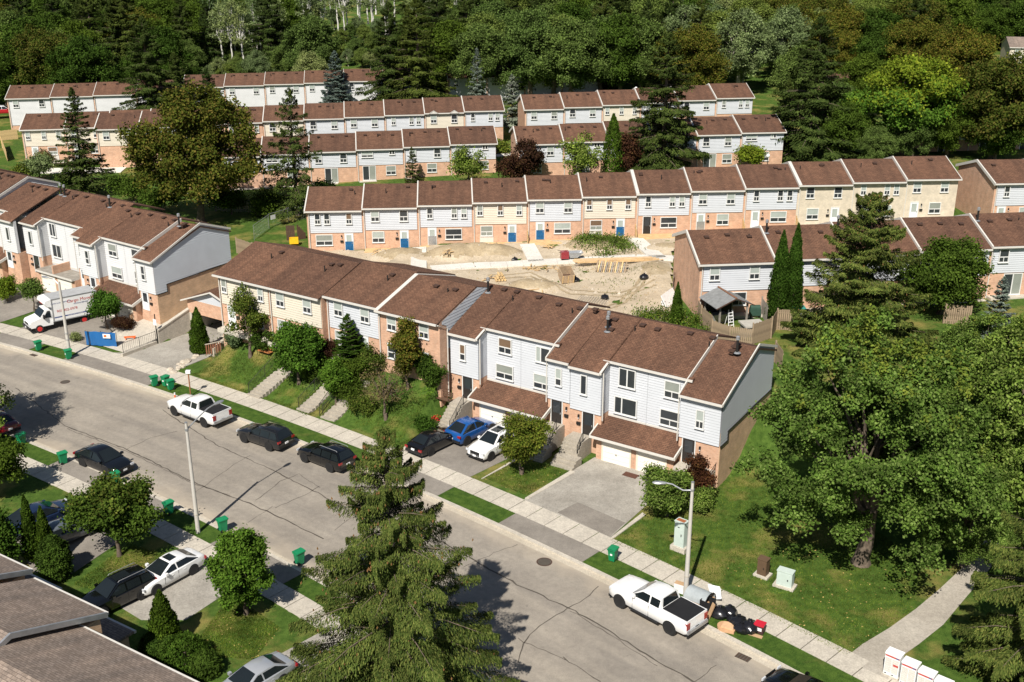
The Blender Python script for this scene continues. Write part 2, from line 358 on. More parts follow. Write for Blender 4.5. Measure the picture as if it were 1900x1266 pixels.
# gutter dust drifts and worn asphalt patches
def sheet(name, px, z, m, parent=None, kind='structure', world=False, thick=.1, zf=None):
    P = px if world else [G(u, v, z) for u, v in px]
    return tag(MB().prism(P, z-thick, z, m).obj(name, parent), kind=kind)
# crack sealing lines across the asphalt
def ribbon(px, w, z, seed=0, jit=.10, world=False):
    r = random.Random(seed); P = [(Vector(q) if world else Vector(G(*q, z))) for q in px]; Q = []
    for a, b in zip(P, P[1:]):
        n = max(2, int((b-a).length/.45))
        for k in range(n): Q.append(a.lerp(b, k/n))
    Q.append(P[-1]); Q = [q+Vector((r.gauss(0, jit*.4), r.gauss(0, jit*.4))) for q in Q]; L_, R2 = [], []
    for k, q in enumerate(Q):
        d = (Q[min(k+1, len(Q)-1)]-Q[max(k-1, 0)]); n = Vector((-d.y, d.x)).normalized(); ww = w*r.uniform(.55, 1.3)
        L_.append((*(q+n*ww*.5), z)); R2.append((*(q-n*ww*.5), z))
    return [L_, R2]
CR_ = [([(120, 790), (235, 834), (360, 895), (470, 937), (560, 980), (600, 1000)], .11), ([(123, 795), (240, 840), (365, 900), (430, 920)], .05),
 ([(300, 760), (407, 828), (497, 868), (590, 915), (700, 985)], .09), ([(235, 834), (280, 812), (330, 800)], .05), ([(360, 915), (440, 858), (465, 845)], .04), ([(475, 928), (520, 893), (555, 880), (592, 905)], .05),
 ([(510, 942), (565, 920), (592, 903)], .05), ([(460, 970), (505, 940)], .035), ([(770, 978), (870, 1035), (960, 1085), (1055, 1128), (1130, 1170), (1210, 1222), (1290, 1266)], .11), ([(1058, 1134), (1140, 1182), (1220, 1236)], .05),
 ([(1055, 1128), (1095, 1105), (1110, 1088)], .06), ([(1055, 1128), (1000, 1162), (975, 1185), (960, 1230)], .06), ([(1290, 1266), (1330, 1233)], .05), ([(1045, 1220), (1115, 1266)], .06), ([(960, 1185), (1050, 1225)], .05), ([(860, 1052), (905, 1030), (960, 1010)], .04),
 ([(800, 905), (870, 930)], .03), ([(30, 720), (120, 790)], .07), ([(620, 985), (660, 955)], .03)]
mb = MB()
for i, (p, w) in enumerate(CR_): mb.grid(ribbon(p, w, .005, i), M_CRACK)
tag(mb.obj('crack_seal', road), kind='stuff')
# iron covers let into the road
def cover(u, v, r, label):
    x, y = G(u, v, 0); t = thing('manhole_cover', label, 'manhole cover', (x, y, .004))
    mb = MB(); mb.tube([(0, 0, -.02), (0, 0, .012)], r, M_CRACK, 18); mb.obj('lid', t)
    mb = MB(); mb.grid([[(math.cos(a)*q, math.sin(a)*q, .008) for a in [2*math.pi*k/18 for k in range(18)]] for q in (r*1.22, r*1.02)], M_VENT, True); mb.obj('collar', t)
cover(985+25, 1043, .42, 'rusty round manhole cover in the road before the front lawn')
cover(121, 709, .34, 'round manhole cover in the tree shade on the road')
def grate(u, v, label, rz=-40):
    x, y = G(u, v, 0); t = thing('storm_drain', label, 'storm drain', (x, y, .004), R_(rz))
    mb = MB(); mb.box((-.42, -.25, 0), (.42, .25, .008), M_CRACK); mb.obj('pit', t); mb = MB()
    for k in range(5): mb.box((-.40+.17*k, -.24, .009), (-.34+.17*k, .24, .018), M_VENT)
    tag(mb.obj('grille_bar', t), kind='stuff')
grate(1379, 1220, 'dark storm drain grating in the gutter behind the white pickup'); grate(63, 659, 'storm drain grating in the gutter near the truck', -32)
# ---------------------------------------------------------------- sidewalks: separate slabs with open joints
def walk(name, o0, o1, p0, p1):
    base = tag(ring(o0+.02, o1-.02, .085, M_CRACK, p0, p1, .4, name), kind='structure'); st = .335; k = 0; p = p0
    while p < p1:
        q = p+st; mb = MB(); g = .006; dz = rng.uniform(0, .012)
        mb.prism([S(p+g, o0), S((p+q)/2, o0), S(q-g, o0), S(q-g, o1), S((p+q)/2, o1), S(p+g, o1)], .03, .125+dz, M_CONC); mb.obj('slab', base); p = q
walk('far_pavement', 1.95, 3.75, 42.0, 58.9); walk('far_pavement', 1.95, 3.75, 59.05, 64.0); walk('near_pavement', -15.65, -14.05, 45.5, 57.0)
# ---------------------------------------------------------------- aprons, driveways and edges on the far side
def sect(name, p0, p1, o0, o1, z, m):
    n = max(1, int(abs(p1-p0)/.3)); P = [S(p0+(p1-p0)*k/n, o0) for k in range(n+1)]+[S(p1+(p0-p1)*k/n, o1) for k in range(n+1)]
    return sheet(name, P, z, m, world=True)
sect('apron', 51.25, 49.75, .16, 1.95, .128, M_DRIVE); sect('apron', 48.55, 47.05, .16, 1.95, .128, M_DRIVE)
sect('apron', 58.95, 56.6, .16, 1.95, .124, M_DRIVE); sect('apron', 61.2, 59.95, .16, 1.95, .128, M_DRIVE); sect('apron', 64, 61.9, .16, 1.95, .128, M_DRIVE)
def fpoly(name, st, z, m): return sheet(name, [FF.pt(*q) for q in st], z, m, world=True)
sheet('driveway', [FF.pt(-12.4, .2), FF.pt(-5.1, .2), S(49.78, 3.76), S(50.5, 3.76), S(51.22, 3.76)], .13, M_DRIVE, world=True)
sheet('driveway', [FF.pt(-.35, .2), FF.pt(6.3, .2), S(47.16, 3.76), S(47.9, 3.76), S(48.72, 3.76)], .13, M_CONC2, world=True)
sheet('asphalt_patch', [(1034, 951), (1072, 932), (1160, 970), (1131, 996)], .138, M_DRIVE)
for px in ([(893, 888), (899, 886), (966, 850), (958, 850)], [(974, 924), (981, 925), (1067, 876), (1060, 872)], [(1131, 999), (1138, 999), (1198, 955), (1192, 951)], [(741, 838), (747, 838), (775, 812), (768, 812)]):
    tag(sheet('edging', px, .17, M_CONC), kind='structure')
# truck drive, garage ramps
def drape(name, a, b, c, d, m, n=16, dz=.05):
    mb = MB(); L = lambda p, q, f: (p[0]+(q[0]-p[0])*f, p[1]+(q[1]-p[1])*f)
    mb.grid([[(*q, H(*q)+dz) for q in [L(L(a, b, i/n), L(d, c, i/n), j/n) for i in range(n+1)]] for j in range(n+1)], m); return tag(mb.obj(name, smooth=40), kind='structure')
drape('driveway', S(61.1, 3.72), S(59.2, 3.72), FB.pt(6.3, .4), FB.pt(-2.9, .4), M_DRIVE)
drape('driveway', S(63.9, 3.72), S(61.75, 3.72), FB.pt(-5.6, 1.2), FB.pt(-13.5, 1.2), M_DRIVE)
drape('lawn_strip', S(61.75, 3.78), S(61.1, 3.78), FB.pt(-3.0, .3), FB.pt(-5.4, .3), M_GRASSD, dz=.054)
sheet('sunken_drive', [S(58.95, 1.9), S(57.6, 1.9), S(56.65, 1.9), FF.pt(-40.4, -5.9), FF.pt(-40.2, 8.2), FF.pt(-47.0, 8.2), FF.pt(-47.0, -4.6), FF.pt(-51.6, -7.6)], .12, M_CONC2, world=True)
mb = MB(); n = 14; rows = []
for k in range(n+1):
    t = -5.2+(11-(-5.2))*k/n; rows.append([(*FF.pt(s, t), H(*FF.pt(-50, t))+.07) for s in (-47.15, -49, -51, -52.5)])
mb.grid(rows[::-1], M_CONC); tag(mb.obj('ramp', smooth=40), kind='structure')
# near side
sect('apron', 55.3, 53.9, -14.05, -12.5, .128, M_DRIVE); sect('apron', 53.5, 52.48, -14.05, -12.5, .128, M_DRIVE); sect('apron', 51.25, 49.65, -14.05, -12.5, .128, M_DRIVE)
sheet('driveway', [(200, 1112), (262, 1150), (345, 1150), (420, 1100), (505, 1090), (392, 1035), (330, 1020)], .13, M_CONC2)
sheet('driveway', [(20, 985), (60, 1060), (110, 1080), (230, 1000), (215, 962), (140, 925)], .13, M_DRIVE)
sheet('driveway', [(380, 1290), (520, 1330), (690, 1225), (600, 1170)], .13, M_CONC2)
# park path on the right
mb = MB(); L1 = [(1566, 1223), (1600, 1196), (1650, 1166), (1700, 1130), (1745, 1092), (1790, 1050), (1830, 1000)]; L2 = [(1648, 1262), (1668, 1222), (1705, 1196), (1750, 1160), (1785, 1118), (1830, 1065), (1870, 1010)]
mb.grid([[(*GT(*q)[:2], GT(*q)[2]+.03) for q in L2], [(*GT(*q)[:2], GT(*q)[2]+.03) for q in L1]], M_PARKP); tag(mb.obj('path', smooth=40), kind='structure')
# ---------------------------------------------------------------- building-site yard behind the front terrace
def inpoly(x, y, P):
    c = False; n = len(P)
    for i in range(n):
        x0, y0 = P[i]; x1, y1 = P[i-1]
        if (y0 > y) != (y1 > y) and x < (x1-x0)*(y-y0)/(y1-y0)+x0: c = not c
    return c
YARD = [GT(u, v)[:2] for u, v in [(575, 466), (680, 466), (1100, 444), (1180, 440), (1300, 428), (1300, 445), (1246, 470), (1246, 560), (1285, 600), (1200, 660), (1050, 640), (800, 560), (560, 500)]]
def bumps(x, y):
    n = Vector((x*.35, y*.35, 3)); from mathutils import noise as NS
    return .10*NS.fractal(n, .9, 2, 4)+.04*NS.noise((x*2, y*2, 1))
MOUNDS = [(GT(735, 478)[:2], 3.2, 2.6, .95), (GT(850, 474)[:2], 3.6, 2.8, 1.25), (GT(920, 473)[:2], 3.4, 2.6, 1.15), (GT(1100, 462)[:2], 4.6, 2.8, 1.0), (GT(1240, 462)[:2], 3.0, 2.2, .5), (GT(985, 535)[:2], 3.6, 2.4, .8), (GT(1215, 505)[:2], 2.6, 5, .5), (GT(800, 480)[:2], 2.6, 2.0, .5)]
def yardz(x, y):
    z = H(x, y)+.06+bumps(x, y)
    for (mx, my), rx, ry, h in MOUNDS:
        q = ((x-mx)/rx)**2+((y-my)/ry)**2
        if q < 1: z += h*(1-q)**1.3*(1+.7*bumps(x*2.2, y*2.2))
    return z
def yard():
    x0, x1 = min(p[0] for p in YARD), max(p[0] for p in YARD); y0, y1 = min(p[1] for p in YARD), max(p[1] for p in YARD); st = .3
    nx_, ny_ = int((x1-x0)/st)+1, int((y1-y0)/st)+1; idx = {}; v = []; f = []
    def vid(i, j):
        if (i, j) not in idx: x, y = x0+i*st, y0+j*st; idx[(i, j)] = len(v); v.append((x, y, yardz(x, y)))
        return idx[(i, j)]
    for j in range(ny_):
        for i in range(nx_):
            if inpoly(x0+(i+.5)*st, y0+(j+.5)*st, YARD): f.append((vid(i, j), vid(i+1, j), vid(i+1, j+1), vid(i, j+1)))
    me = bpy.data.meshes.new('dirt_yard'); me.from_pydata(v, [], f); me.materials.append(M_SOIL); me.materials.append(M_SOIL2)
    mi = []
    for q in f:
        x, y, z = v[q[0]]; mi.append(1 if z-H(x, y) > .38 else 0)
    me.polygons.foreach_set('material_index', mi); me.polygons.foreach_set('use_smooth', [True]*len(f)); tag(link('dirt_yard', me), kind='structure')
yard()
# concrete walks across the yard, slab by slab
def slabwalk(name, px, w, step=1.5, m=M_PATH, dz=.22, zf=None):
    zf = zf or (lambda x, y: H(x, y)+dz); P = [Vector(GT(*q)[:2]) for q in px]; base = None; first = True
    for a, b in zip(P, P[1:]):
        L = (b-a).length; n = max(1, int(L/step)); d = (b-a).normalized(); nn = Vector((-d.y, d.x))
        for k in range(n):
            p, q = a+d*(L*k/n+.01), a+d*(L*(k+1)/n-.01); c = [p+nn*w/2, p-nn*w/2, q-nn*w/2, q+nn*w/2]
            mb = MB(); mb.prism([tuple(v) for v in c], lambda x, y: zf(x, y)-.3, zf, m)
            if first: base = tag(mb.obj(name), kind='structure'); first = False
            else: mb.obj('slab', base)
slabwalk('yard_walk', [(800, 501), (880, 495), (1000, 489), (1100, 484), (1180, 480), (1250, 482), (1330, 478)], 1.7)
slabwalk('yard_walk', [(777, 500), (777, 462)], 1.7); slabwalk('yard_walk', [(995, 488), (978, 456)], 1.7); slabwalk('yard_walk', [(1222, 482), (1178, 445)], 1.7)
slabwalk('courtyard_walk', [(-10, 345), (60, 312), (110, 296), (180, 290), (240, 283)], 2.4, 2.4, dz=.12); slabwalk('courtyard_walk', [(80, 318), (230, 316)], 3.4, 3, dz=.11)
slabwalk('courtyard_walk', [(905, 291), (950, 287)], 1.6, dz=.12)
# ---------------------------------------------------------------- house parts
def clap(mb, x0, x1, z0, z1, y, m, dirn=-1, axis_='x', lap=.21, d=.036):
    """lapped boards: every course leans out towards its lower edge"""
    n = max(1, int(round((z1-z0)/lap))); h = (z1-z0)/n
    for k in range(n):
        a, b = z0+k*h, z0+(k+1)*h; yo = y+dirn*d
        if axis_ == 'x':
            q = [(x0, yo, a), (x1, yo, a), (x1, y, b), (x0, y, b)]; r = [(x0, y, a), (x1, y, a), (x1, yo, a), (x0, yo, a)]
        else:
            q = [(yo, x0, a), (yo, x1, a), (y, x1, b), (y, x0, b)]; r = [(y, x0, a), (y, x1, a), (yo, x1, a), (yo, x0, a)]
        if (dirn > 0) == (axis_ == 'x'): q, r = q[::-1], r[::-1]
        mb.face(q, m); mb.face(r, m)
_WM = {}
def window(parent, x, z, w, h, y=0.0, style='sash', up='blind', lo='dark', far=False, axis_='x', sx=1):
    """x, z = lower left corner on the wall plane y; frame stands proud of it and holds separate panes"""
    PM = {'blind': M_GREENISH, 'dark': M_PANE, 'curt': M_CURT, 'brown': M_BROWNB}
    t = .075; k = (w, h, style)
    if k not in _WM:
        mb = MB(); y0, y1 = -.07, .02
        mb.box((-t, y0, -t), (w+t, y1, 0), M_FRAME); mb.box((-t, y0, h), (w+t, y1, h+t), M_FRAME); mb.box((-t, y0, 0), (0, y1, h), M_FRAME); mb.box((w, y0, 0), (w+t, y1, h), M_FRAME)
        mb.box((-t-.04, -.12, -t-.05), (w+t+.04, y1, -t), M_FRAME); P = []
        if style == 'sash':
            m = h*.40; mb.box((0, y0+.01, m-.045), (w, y1, m+.045), M_FRAME)
            P.append((0, m+.045, w, h, 0))
            n = 1 if w < .5 else 2
            for i in range(n):
                P.append((w*i/n+(.02 if i else 0), 0, w*(i+1)/n-(.02 if i < n-1 else 0), m-.045, 1))
                if i: mb.box((w*i/n-.03, y0+.012, 0), (w*i/n+.03, y1, m-.045), M_FRAME)
        elif style == 'pair':
            mb.box((w/2-.05, y0+.01, 0), (w/2+.05, y1, h), M_FRAME); P = [(0, 0, w/2-.05, h, 0), (w/2+.05, 0, w, h, 1)]
        elif style == 'third':
            q = w*.32; mb.box((q-.05, y0+.01, 0), (q+.05, y1, h), M_FRAME); P = [(0, 0, q-.05, h, 0), (q+.05, 0, w, h, 1)]
        else: P = [(0, 0, w, h, 0)]
        PMs = []
        for a, b, c, d, kind in P:
            for mm in (M_PANE, M_GREENISH, M_CURT, M_BROWNB):
                pass
            PMs.append((a, b, c, d, kind))
        _WM[k] = (mb.mesh('window'), PMs, {})
    fm, P, cache = _WM[k]
    o = link('window', fm, parent, (x, y, z) if axis_ == 'x' else (y, x, z))
    if axis_ == 'y': o.rotation_euler = (0, 0, R_(90 if sx > 0 else -90))
    for i, (a, b, c, d, kind) in enumerate(P):
        mm = PM[up] if kind == 0 else PM[lo]; kk = (i, mm.name)
        if kk not in cache:
            q = MB(); q.box((a, -.032, b), (c, -.004, d), mm); cache[kk] = q.mesh('pane')
        link('pane', cache[kk], o)
    return o
def door(parent, x, z, w, h, y, m, glass='dark', cover=None, frame=True):
    mb = MB(); t = .08
    mb.box((-t, -.05, 0), (0, .02, h+t), M_FRAME); mb.box((w, -.05, 0), (w+t, .02, h+t), M_FRAME); mb.box((0, -.05, h), (w, .02, h+t), M_FRAME); mb.box((0, -.03, 0), (w, .015, h), m)
    mb.box((w*.12, -.034, h*.08), (w*.88, -.028, h*.38), m)
    o = mb.obj('door', parent, (x, y, z))
    if glass: MB().box((w*.16, -.042, h*.45), (w*.84, -.031, h*.93), M_PANE if glass == 'dark' else M_GREENISH).obj('door_glass', o)
    MB().box((w*.86, -.09, h*.42), (w*.92, -.03, h*.50), M_GALV).obj('handle', o)
    if cover: MB().box((-.02, -.075, 0), (w+.02, -.045, h*.55), cover).obj('door_cover', o)
    return o
def lantern(parent, x, z, y, mbx=True):
    mb = MB(); mb.box((x-.06, y-.14, z), (x+.06, y-.02, z+.22), M_DARKM); mb.box((x-.045, y-.12, z-.1), (x+.045, y-.03, z), M_LAMP); mb.obj('wall_lamp', parent)
    if mbx: MB().box((x-.17, y-.13, z-.62), (x+.17, y-.01, z-.40), M_DARKM).obj('letter_box', parent)
def roof_slab(parent, x0, x1, prof, m, th=.14, name='roof'):
    """prof = [(y, z), ...] from the front eave over the ridge to the back eave"""
    mb = MB(); up = [(y, z) for y, z in prof]; dn = [(y, z-th) for y, z in prof]
    for (a, b) in zip(up, up[1:]): mb.face([(x0, *a), (x1, *a), (x1, *b), (x0, *b)], m)
    for (a, b) in zip(dn, dn[1:]): mb.face([(x0, *b), (x1, *b), (x1, *a), (x0, *a)], M_TRIM)
    for x, fl in ((x0, 0), (x1, 1)):
        for k in range(len(up)-1):
            q = [(x, *dn[k]), (x, *dn[k+1]), (x, *up[k+1]), (x, *up[k])]; mb.face(q if fl else q[::-1], M_VENT)
    mb.face([(x0, *dn[0]), (x1, *dn[0]), (x1, *up[0]), (x0, *up[0])], M_VENT); mb.face([(x0, *up[-1]), (x1, *up[-1]), (x1, *dn[-1]), (x0, *dn[-1])], M_VENT)
    return mb.obj(name, parent)
def gutter(parent, x0, x1, y, z, out=-1):
    mb = MB(); mb.box((x0, min(y, y+out*.13), z-.17), (x1, max(y, y+out*.13), z-.02), M_TRIM); return mb.obj('gutter', parent)
_VENTM = []
def roof_vent(parent, x, y, z, k=.0):
    if not _VENTM:
        mb = MB(); mb.box((-.13, -.13, -.1), (.13, .13, .10), M_VENT); mb.box((-.22, -.22, .10), (.22, .22, .20), M_VENT); _VENTM.append(mb.mesh('roof_vent'))
        mb = MB(); mb.tube([(0, 0, -.2), (0, 0, .42)], .055, M_DARKM, 8); _VENTM.append(mb.mesh('vent_pipe'))
        mb = MB(); mb.tube([(0, 0, -.2), (0, 0, 1.0)], .095, M_DARKM, 10); mb.tube([(0, 0, 1.0), (0, 0, 1.06)], .16, M_GALV, 10); mb.tube([(0, 0, 1.06), (0, 0, 1.24), (0, 0, 1.30)], [.15, .15, .06], M_GALV, 10); mb.tube([(0, 0, -.02), (0, 0, .06)], [.3, .16], M_GALV, 10); _VENTM.append(mb.mesh('flue'))
    return link(('roof_vent', 'vent_pipe', 'flue')[int(k)], _VENTM[int(k)], parent, (x, y, z))
def downpipe(parent, x, y, z0, z1, m=M_TRIM, top=None):
    mb = MB(); P = [(x, y, z0), (x, y, z1)]
    if top: P.append(top)
    mb.tube(P, .05, m, 6); return mb.obj('downpipe', parent)
def wallbox(parent, x0, x1, y0, y1, z0, z1, m, gable=None, name='wall'):
    """four walls; gable=(ridge y, ridge z) adds the pointed ends"""
    mb = MB(); mb.box((x0, y0, z0), (x1, y1, z1), m)
    if gable:
        gy, gz = gable
        mb.face([(x0, y0, z1), (x0, gy, gz), (x0, y1, z1)], m); mb.face([(x1, y0, z1), (x1, y1, z1), (x1, gy, gz)], m)
    return mb.obj(name, parent)
def rake(parent, x0, x1, prof, m, up=.09, dn=.30):
    mb = MB()
    for (a, b) in zip(prof, prof[1:]):
        c = [(x0, a[0], a[1]-dn), (x1, a[0], a[1]-dn), (x1, a[0], a[1]+up), (x0, a[0], a[1]+up)]; d = [(x0, b[0], b[1]-dn), (x1, b[0], b[1]-dn), (x1, b[0], b[1]+up), (x0, b[0], b[1]+up)]
        for i, j in ((0, 1), (1, 2), (2, 3), (3, 0)): mb.face([c[i], c[j], d[j], d[i]], m)
        mb.face(c[::-1], m); mb.face(d, m)
    return mb.obj('rake_trim', parent)
# ---------------------------------------------------------------- two-storey terrace house
EH, RH, DEP = 4.92, 6.52, 9.4
def house2(F, s, w, z, label, group, sid=M_SID, brick=M_BRICK, ups='2', gnd=None, left_end=False, right_end=False, rakes=True, rear=False, detail=2, full=False, cover=None, curt=None, eh=EH, rh=RH, dep=DEP, rakew=.12, sidz=2.28, roofm=None, endm=None, name='townhouse', seed=0, flues=()):
    r = random.Random(hash((round(s*10), label)) % 9999 if False else int(abs(s)*37+len(label)*11+seed)); roofm = roofm or M_ROOF
    x, y = F.pt(s, 0); t = thing(name, label, 'house', (x, y, z), F.a, group)
    wallbox(t, .004, w-.004, 0, dep, -2.2, eh, brick, None)
    mb = MB(); gm = endm or brick
    mb.face([(0, 0, eh), (0, dep/2, rh-.1), (0, dep, eh)], gm); mb.obj('gable', t); mb = MB(); mb.face([(w, 0, eh), (w, dep, eh), (w, dep/2, rh-.1)], gm); mb.obj('gable', t)
    if not full:
        mb = MB(); mb.box((.34, -.06, sidz), (w-.05, -.002, eh), sid); clap(mb, .34, w-.05, sidz, eh, -.06, sid)
        mb.face([(.34, -.06, sidz), (.34, -.09, sidz), (.34, -.09, eh), (.34, -.06, eh)], sid); mb.obj('siding', t)
        if rear: pass
    if endm and (left_end or right_end):
        xx = 0 if left_end else w; mb = MB(); d_ = -1 if left_end else 1
        clap(mb, 0, dep, 0, eh, xx, endm, d_, 'y', .25, .012); mb.obj('end_siding', t)
    x0, x1 = (-.22 if left_end else .0), (w+.22 if right_end else w)
    prof = [(-.36, eh-.02), (dep/2, rh), (dep+.36, eh-.02)]
    roof_slab(t, x0, x1, prof, roofm)
    gutter(t, x0, x1, -.37, eh-.02)
    if rakes:
        rake(t, x0-.02, x0+rakew, prof, M_TRIM, .05, .27)
    if right_end: rake(t, x1-.06, x1+.02, prof, M_TRIM, .03, .2)
    zr = lambda yy: eh-.02+(rh-eh+.02)*min(1, (yy+.36)/(dep/2+.36))
    for k in range(r.choice((1, 2)) if not rear else 3):
        yy = dep/2-.9-(r.uniform(0, .5)); xx = (.8+r.uniform(0, w-1.6)) if not rear else (w*(k+.7)/3.4); roof_vent(t, xx, yy, zr(yy))
    roof_vent(t, r.uniform(.6, w-.6), dep/2-1.2-r.random(), zr(dep/2-1.7), 1)
    for fx, fy in flues: roof_vent(t, fx, fy, zr(fy), 2)
    downpipe(t, .22, -.12, -.2, eh-.2)
    # upper windows
    ws = {'3': [(.62, 'n'), (.62+(w-2.1)/2+.25, 'n'), (w-1.15, 'n')], '2': [(1.05, 'm'), (w-1.95, 'm')], '21': [(.95, 'n'), (2.0, 'n'), (w-1.75, 'n')], '12': [(1.15, 'n'), (w-2.3, 'n'), (w-1.2, 'n')],
          'r2': [(.95, 'm'), (w-2.2, 'm')], 'r1': [(.8, 'l'), (w-1.9, 's')], 'r3': [(1.0, 's'), (w-2.2, 'l')], '1': [(w/2-.4, 'm')], '': []}[ups]
    wy = -.135 if not full else -.01
    for i, (xx, kd) in enumerate(ws):
        ww, hh = {'n': (.52, 1.12), 'm': (.82, 1.15), 'l': (1.5, .72), 's': (.66, .46)}[kd]; z0 = eh-.42-hh-(0 if kd != 's' else -.05)
        u = curt[i % len(curt)] if curt else r.choice(['blind', 'blind', 'dark', 'curt'])
        window(t, xx, z0, ww, hh, wy, 'sash' if kd != 's' else 'pair', u, 'dark')
    if gnd:
        for g in gnd:
            k, xx = g[0], g[1]
            if k == 'W': window(t, xx, .86, 1.75, 1.12, -.01, 'sash', g[2] if len(g) > 2 else 'blind', 'dark')
            elif k == 'w': window(t, xx, .86, 1.25, 1.15, -.01, 'sash', g[2] if len(g) > 2 else 'curt', 'dark')
            elif k == 'P':      # window over a white panel
                MB().box((xx-.16, -.055, .08), (xx+1.41, -.002, .8), M_TRIM).obj('panel', t); window(t, xx, .95, 1.25, 1.05, -.02, 'sash', g[2] if len(g) > 2 else 'curt', 'curt')
            elif k == 'D': door(t, xx, .12, .86, 2.0, -.01, g[2], 'blind' if g[2] is not M_DOORK else 'dark', g[3] if len(g) > 3 else None); lantern(t, xx+(1.25 if xx < w/2 else -.4), 1.75, -.01)
            elif k == 'S':      # sliding patio door
                window(t, xx, .15, 1.7, 1.95, -.01, 'pair', 'dark', 'curt')
        mb = MB(); mb.box((.3, -.9, -.3), (w-.1, -.002, .06), M_CONC); mb.obj('stoop', t)
    return t
BL = M_TARP
# ---- the long middle row: twelve houses climbing to the right
FA = Frame(-23.15, 124.09, 3.14); WA = 6.22
A = [('blue-white', M_SID, '21', [('W', .95, 'curt'), ('D', 4.2, M_DOORW, BL)], ['dark', 'dark', 'brown']), ('blue-white', M_SID, '2', [('w', 1.1, 'blind'), ('D', 4.25, M_DOORW, BL)], ['blind', 'dark']),
 ('blue-white', M_SID, '12', [('D', 1.2, M_DOORW, M_GALV), ('W', 3.2, 'dark')], ['dark', 'curt', 'blind']), ('cream', M_SIDC, '3', [('P', 1.0, 'curt'), ('D', 4.1, M_DOORW, BL)], ['curt', 'brown', 'blind']),
 ('blue-white', M_SID, '2', [('D', 1.1, M_DOORW, BL), ('W', 3.2, 'blind')], ['blind', 'blind']), ('cream', M_SIDC, '3', [('P', 1.1, 'brown'), ('D', 4.1, M_DOORW, BL)], ['brown', 'brown', 'brown']),
 ('blue-white', M_SID, '12', [('D', .95, M_DOORK), ('W', 3.0, 'dark')], ['dark', 'blind', 'blind']), ('blue-white', M_SID, '2', [('D', .95, M_DOORW, M_GALV), ('w', 3.3, 'blind')], ['blind', 'blind']),
 ('blue-white', M_SID, '12', [('D', 1.05, M_DOORW), ('W', 3.3, 'blind')], ['dark', 'dark', 'dark']), ('beige', M_BRICKB, '2', [('w', 1.3, 'blind'), ('D', 4.1, M_DOORW)], ['dark', 'dark']),
 ('beige', M_BRICKB, '12', [('D', 1.3, M_DOORW), ('W', 3.1, 'blind')], ['blind', 'blind', 'blind']), ('beige', M_BRICKB, '2', [('D', .95, M_DOORW), ('w', 3.2, 'curt')], ['blind', 'blind'])]
for k, (cn, sm, ups, gnd, curt) in enumerate(A):
    full = sm is M_BRICKB
    lab = f"{cn} {'brick' if full else 'sided'} brown-roofed townhouse, {ORD[k]} from the left in the long middle row"
    h = house2(FA, WA*k, WA, 2.3+.25*k, lab, 'houses of the long middle row', sm, M_BRICKB if full else M_BRICK, ups, gnd, k == 0, k == 11, True, full=full, curt=curt, rakew=.12 if k not in (6, 9) else .34)
# plywood deck laid along their fronts
for k in range(12):
    if k in (9, 10): continue
    x, y = FA.pt(WA*k+.2, -1.75); t = MB()
    t.box((0, 0, -.5), (WA-.3, 1.7, .10+.03*(k % 2)), M_PLY if k < 8 else M_CONC); tag(t.obj('deck_panel', None, (x, y, 2.3+.25*k), FA.a), f'plywood walkway panel along the front of the {ORD[k]} middle-row house', 'walkway', 'plywood walkway panels')
# right neighbour with the tall brick gable
FA2 = Frame(*FA.pt(76.6, -1.6), 4.0)
x2, y2 = G(1835, 418, 5.3); FA2 = Frame(x2, y2, 4.0)
house2(FA2, 0, 6.4, 5.3, 'white-sided townhouse showing its bare brick gable, at the right edge', 'houses of the right edge row', M_SID, M_BRICK, '12', [('D', .7, M_DOORW, M_GALV), ('W', 3.3, 'blind')], True, False, True, curt=['dark', 'blind', 'blind'])
house2(FA2, 6.4, 6.4, 5.5, 'white-sided townhouse cut off by the right edge of the photo', 'houses of the right edge row', M_SID, M_BRICK, '2', [('D', .7, M_DOORW)], False, True)
# ---- row with its garden side towards us, on the right
FR = Frame(17.0, 97.9, 6.2); WR = 6.86
RR = [('r2', [('w', 3.2, 'dark')], ['blind', 'blind']), ('r3', [('w', 1.2, 'curt')], ['dark', 'dark']), ('r2', [('S', 2.0)], ['blind', 'dark']), ('r3', [('S', 1.6)], ['dark', 'dark']), ('r2', [('S', 1.8)], ['dark', 'dark']), ('r2', [('S', 2.0)], None)]
for k, (ups, gnd, curt) in enumerate(RR):
    lab = f"blue-white townhouse with its back garden to us, {ORD[k]} from the brick gable on the right"
    house2(FR, WR*k, WR, 4.1+.2*k, lab, 'houses of the right garden row', M_SID, M_BRICK, ups, gnd, k == 0, k == 5, True, True, curt=curt, eh=4.95, rh=6.75, flues=((.3, 3.6),) if k in (1, 2, 4) else ())
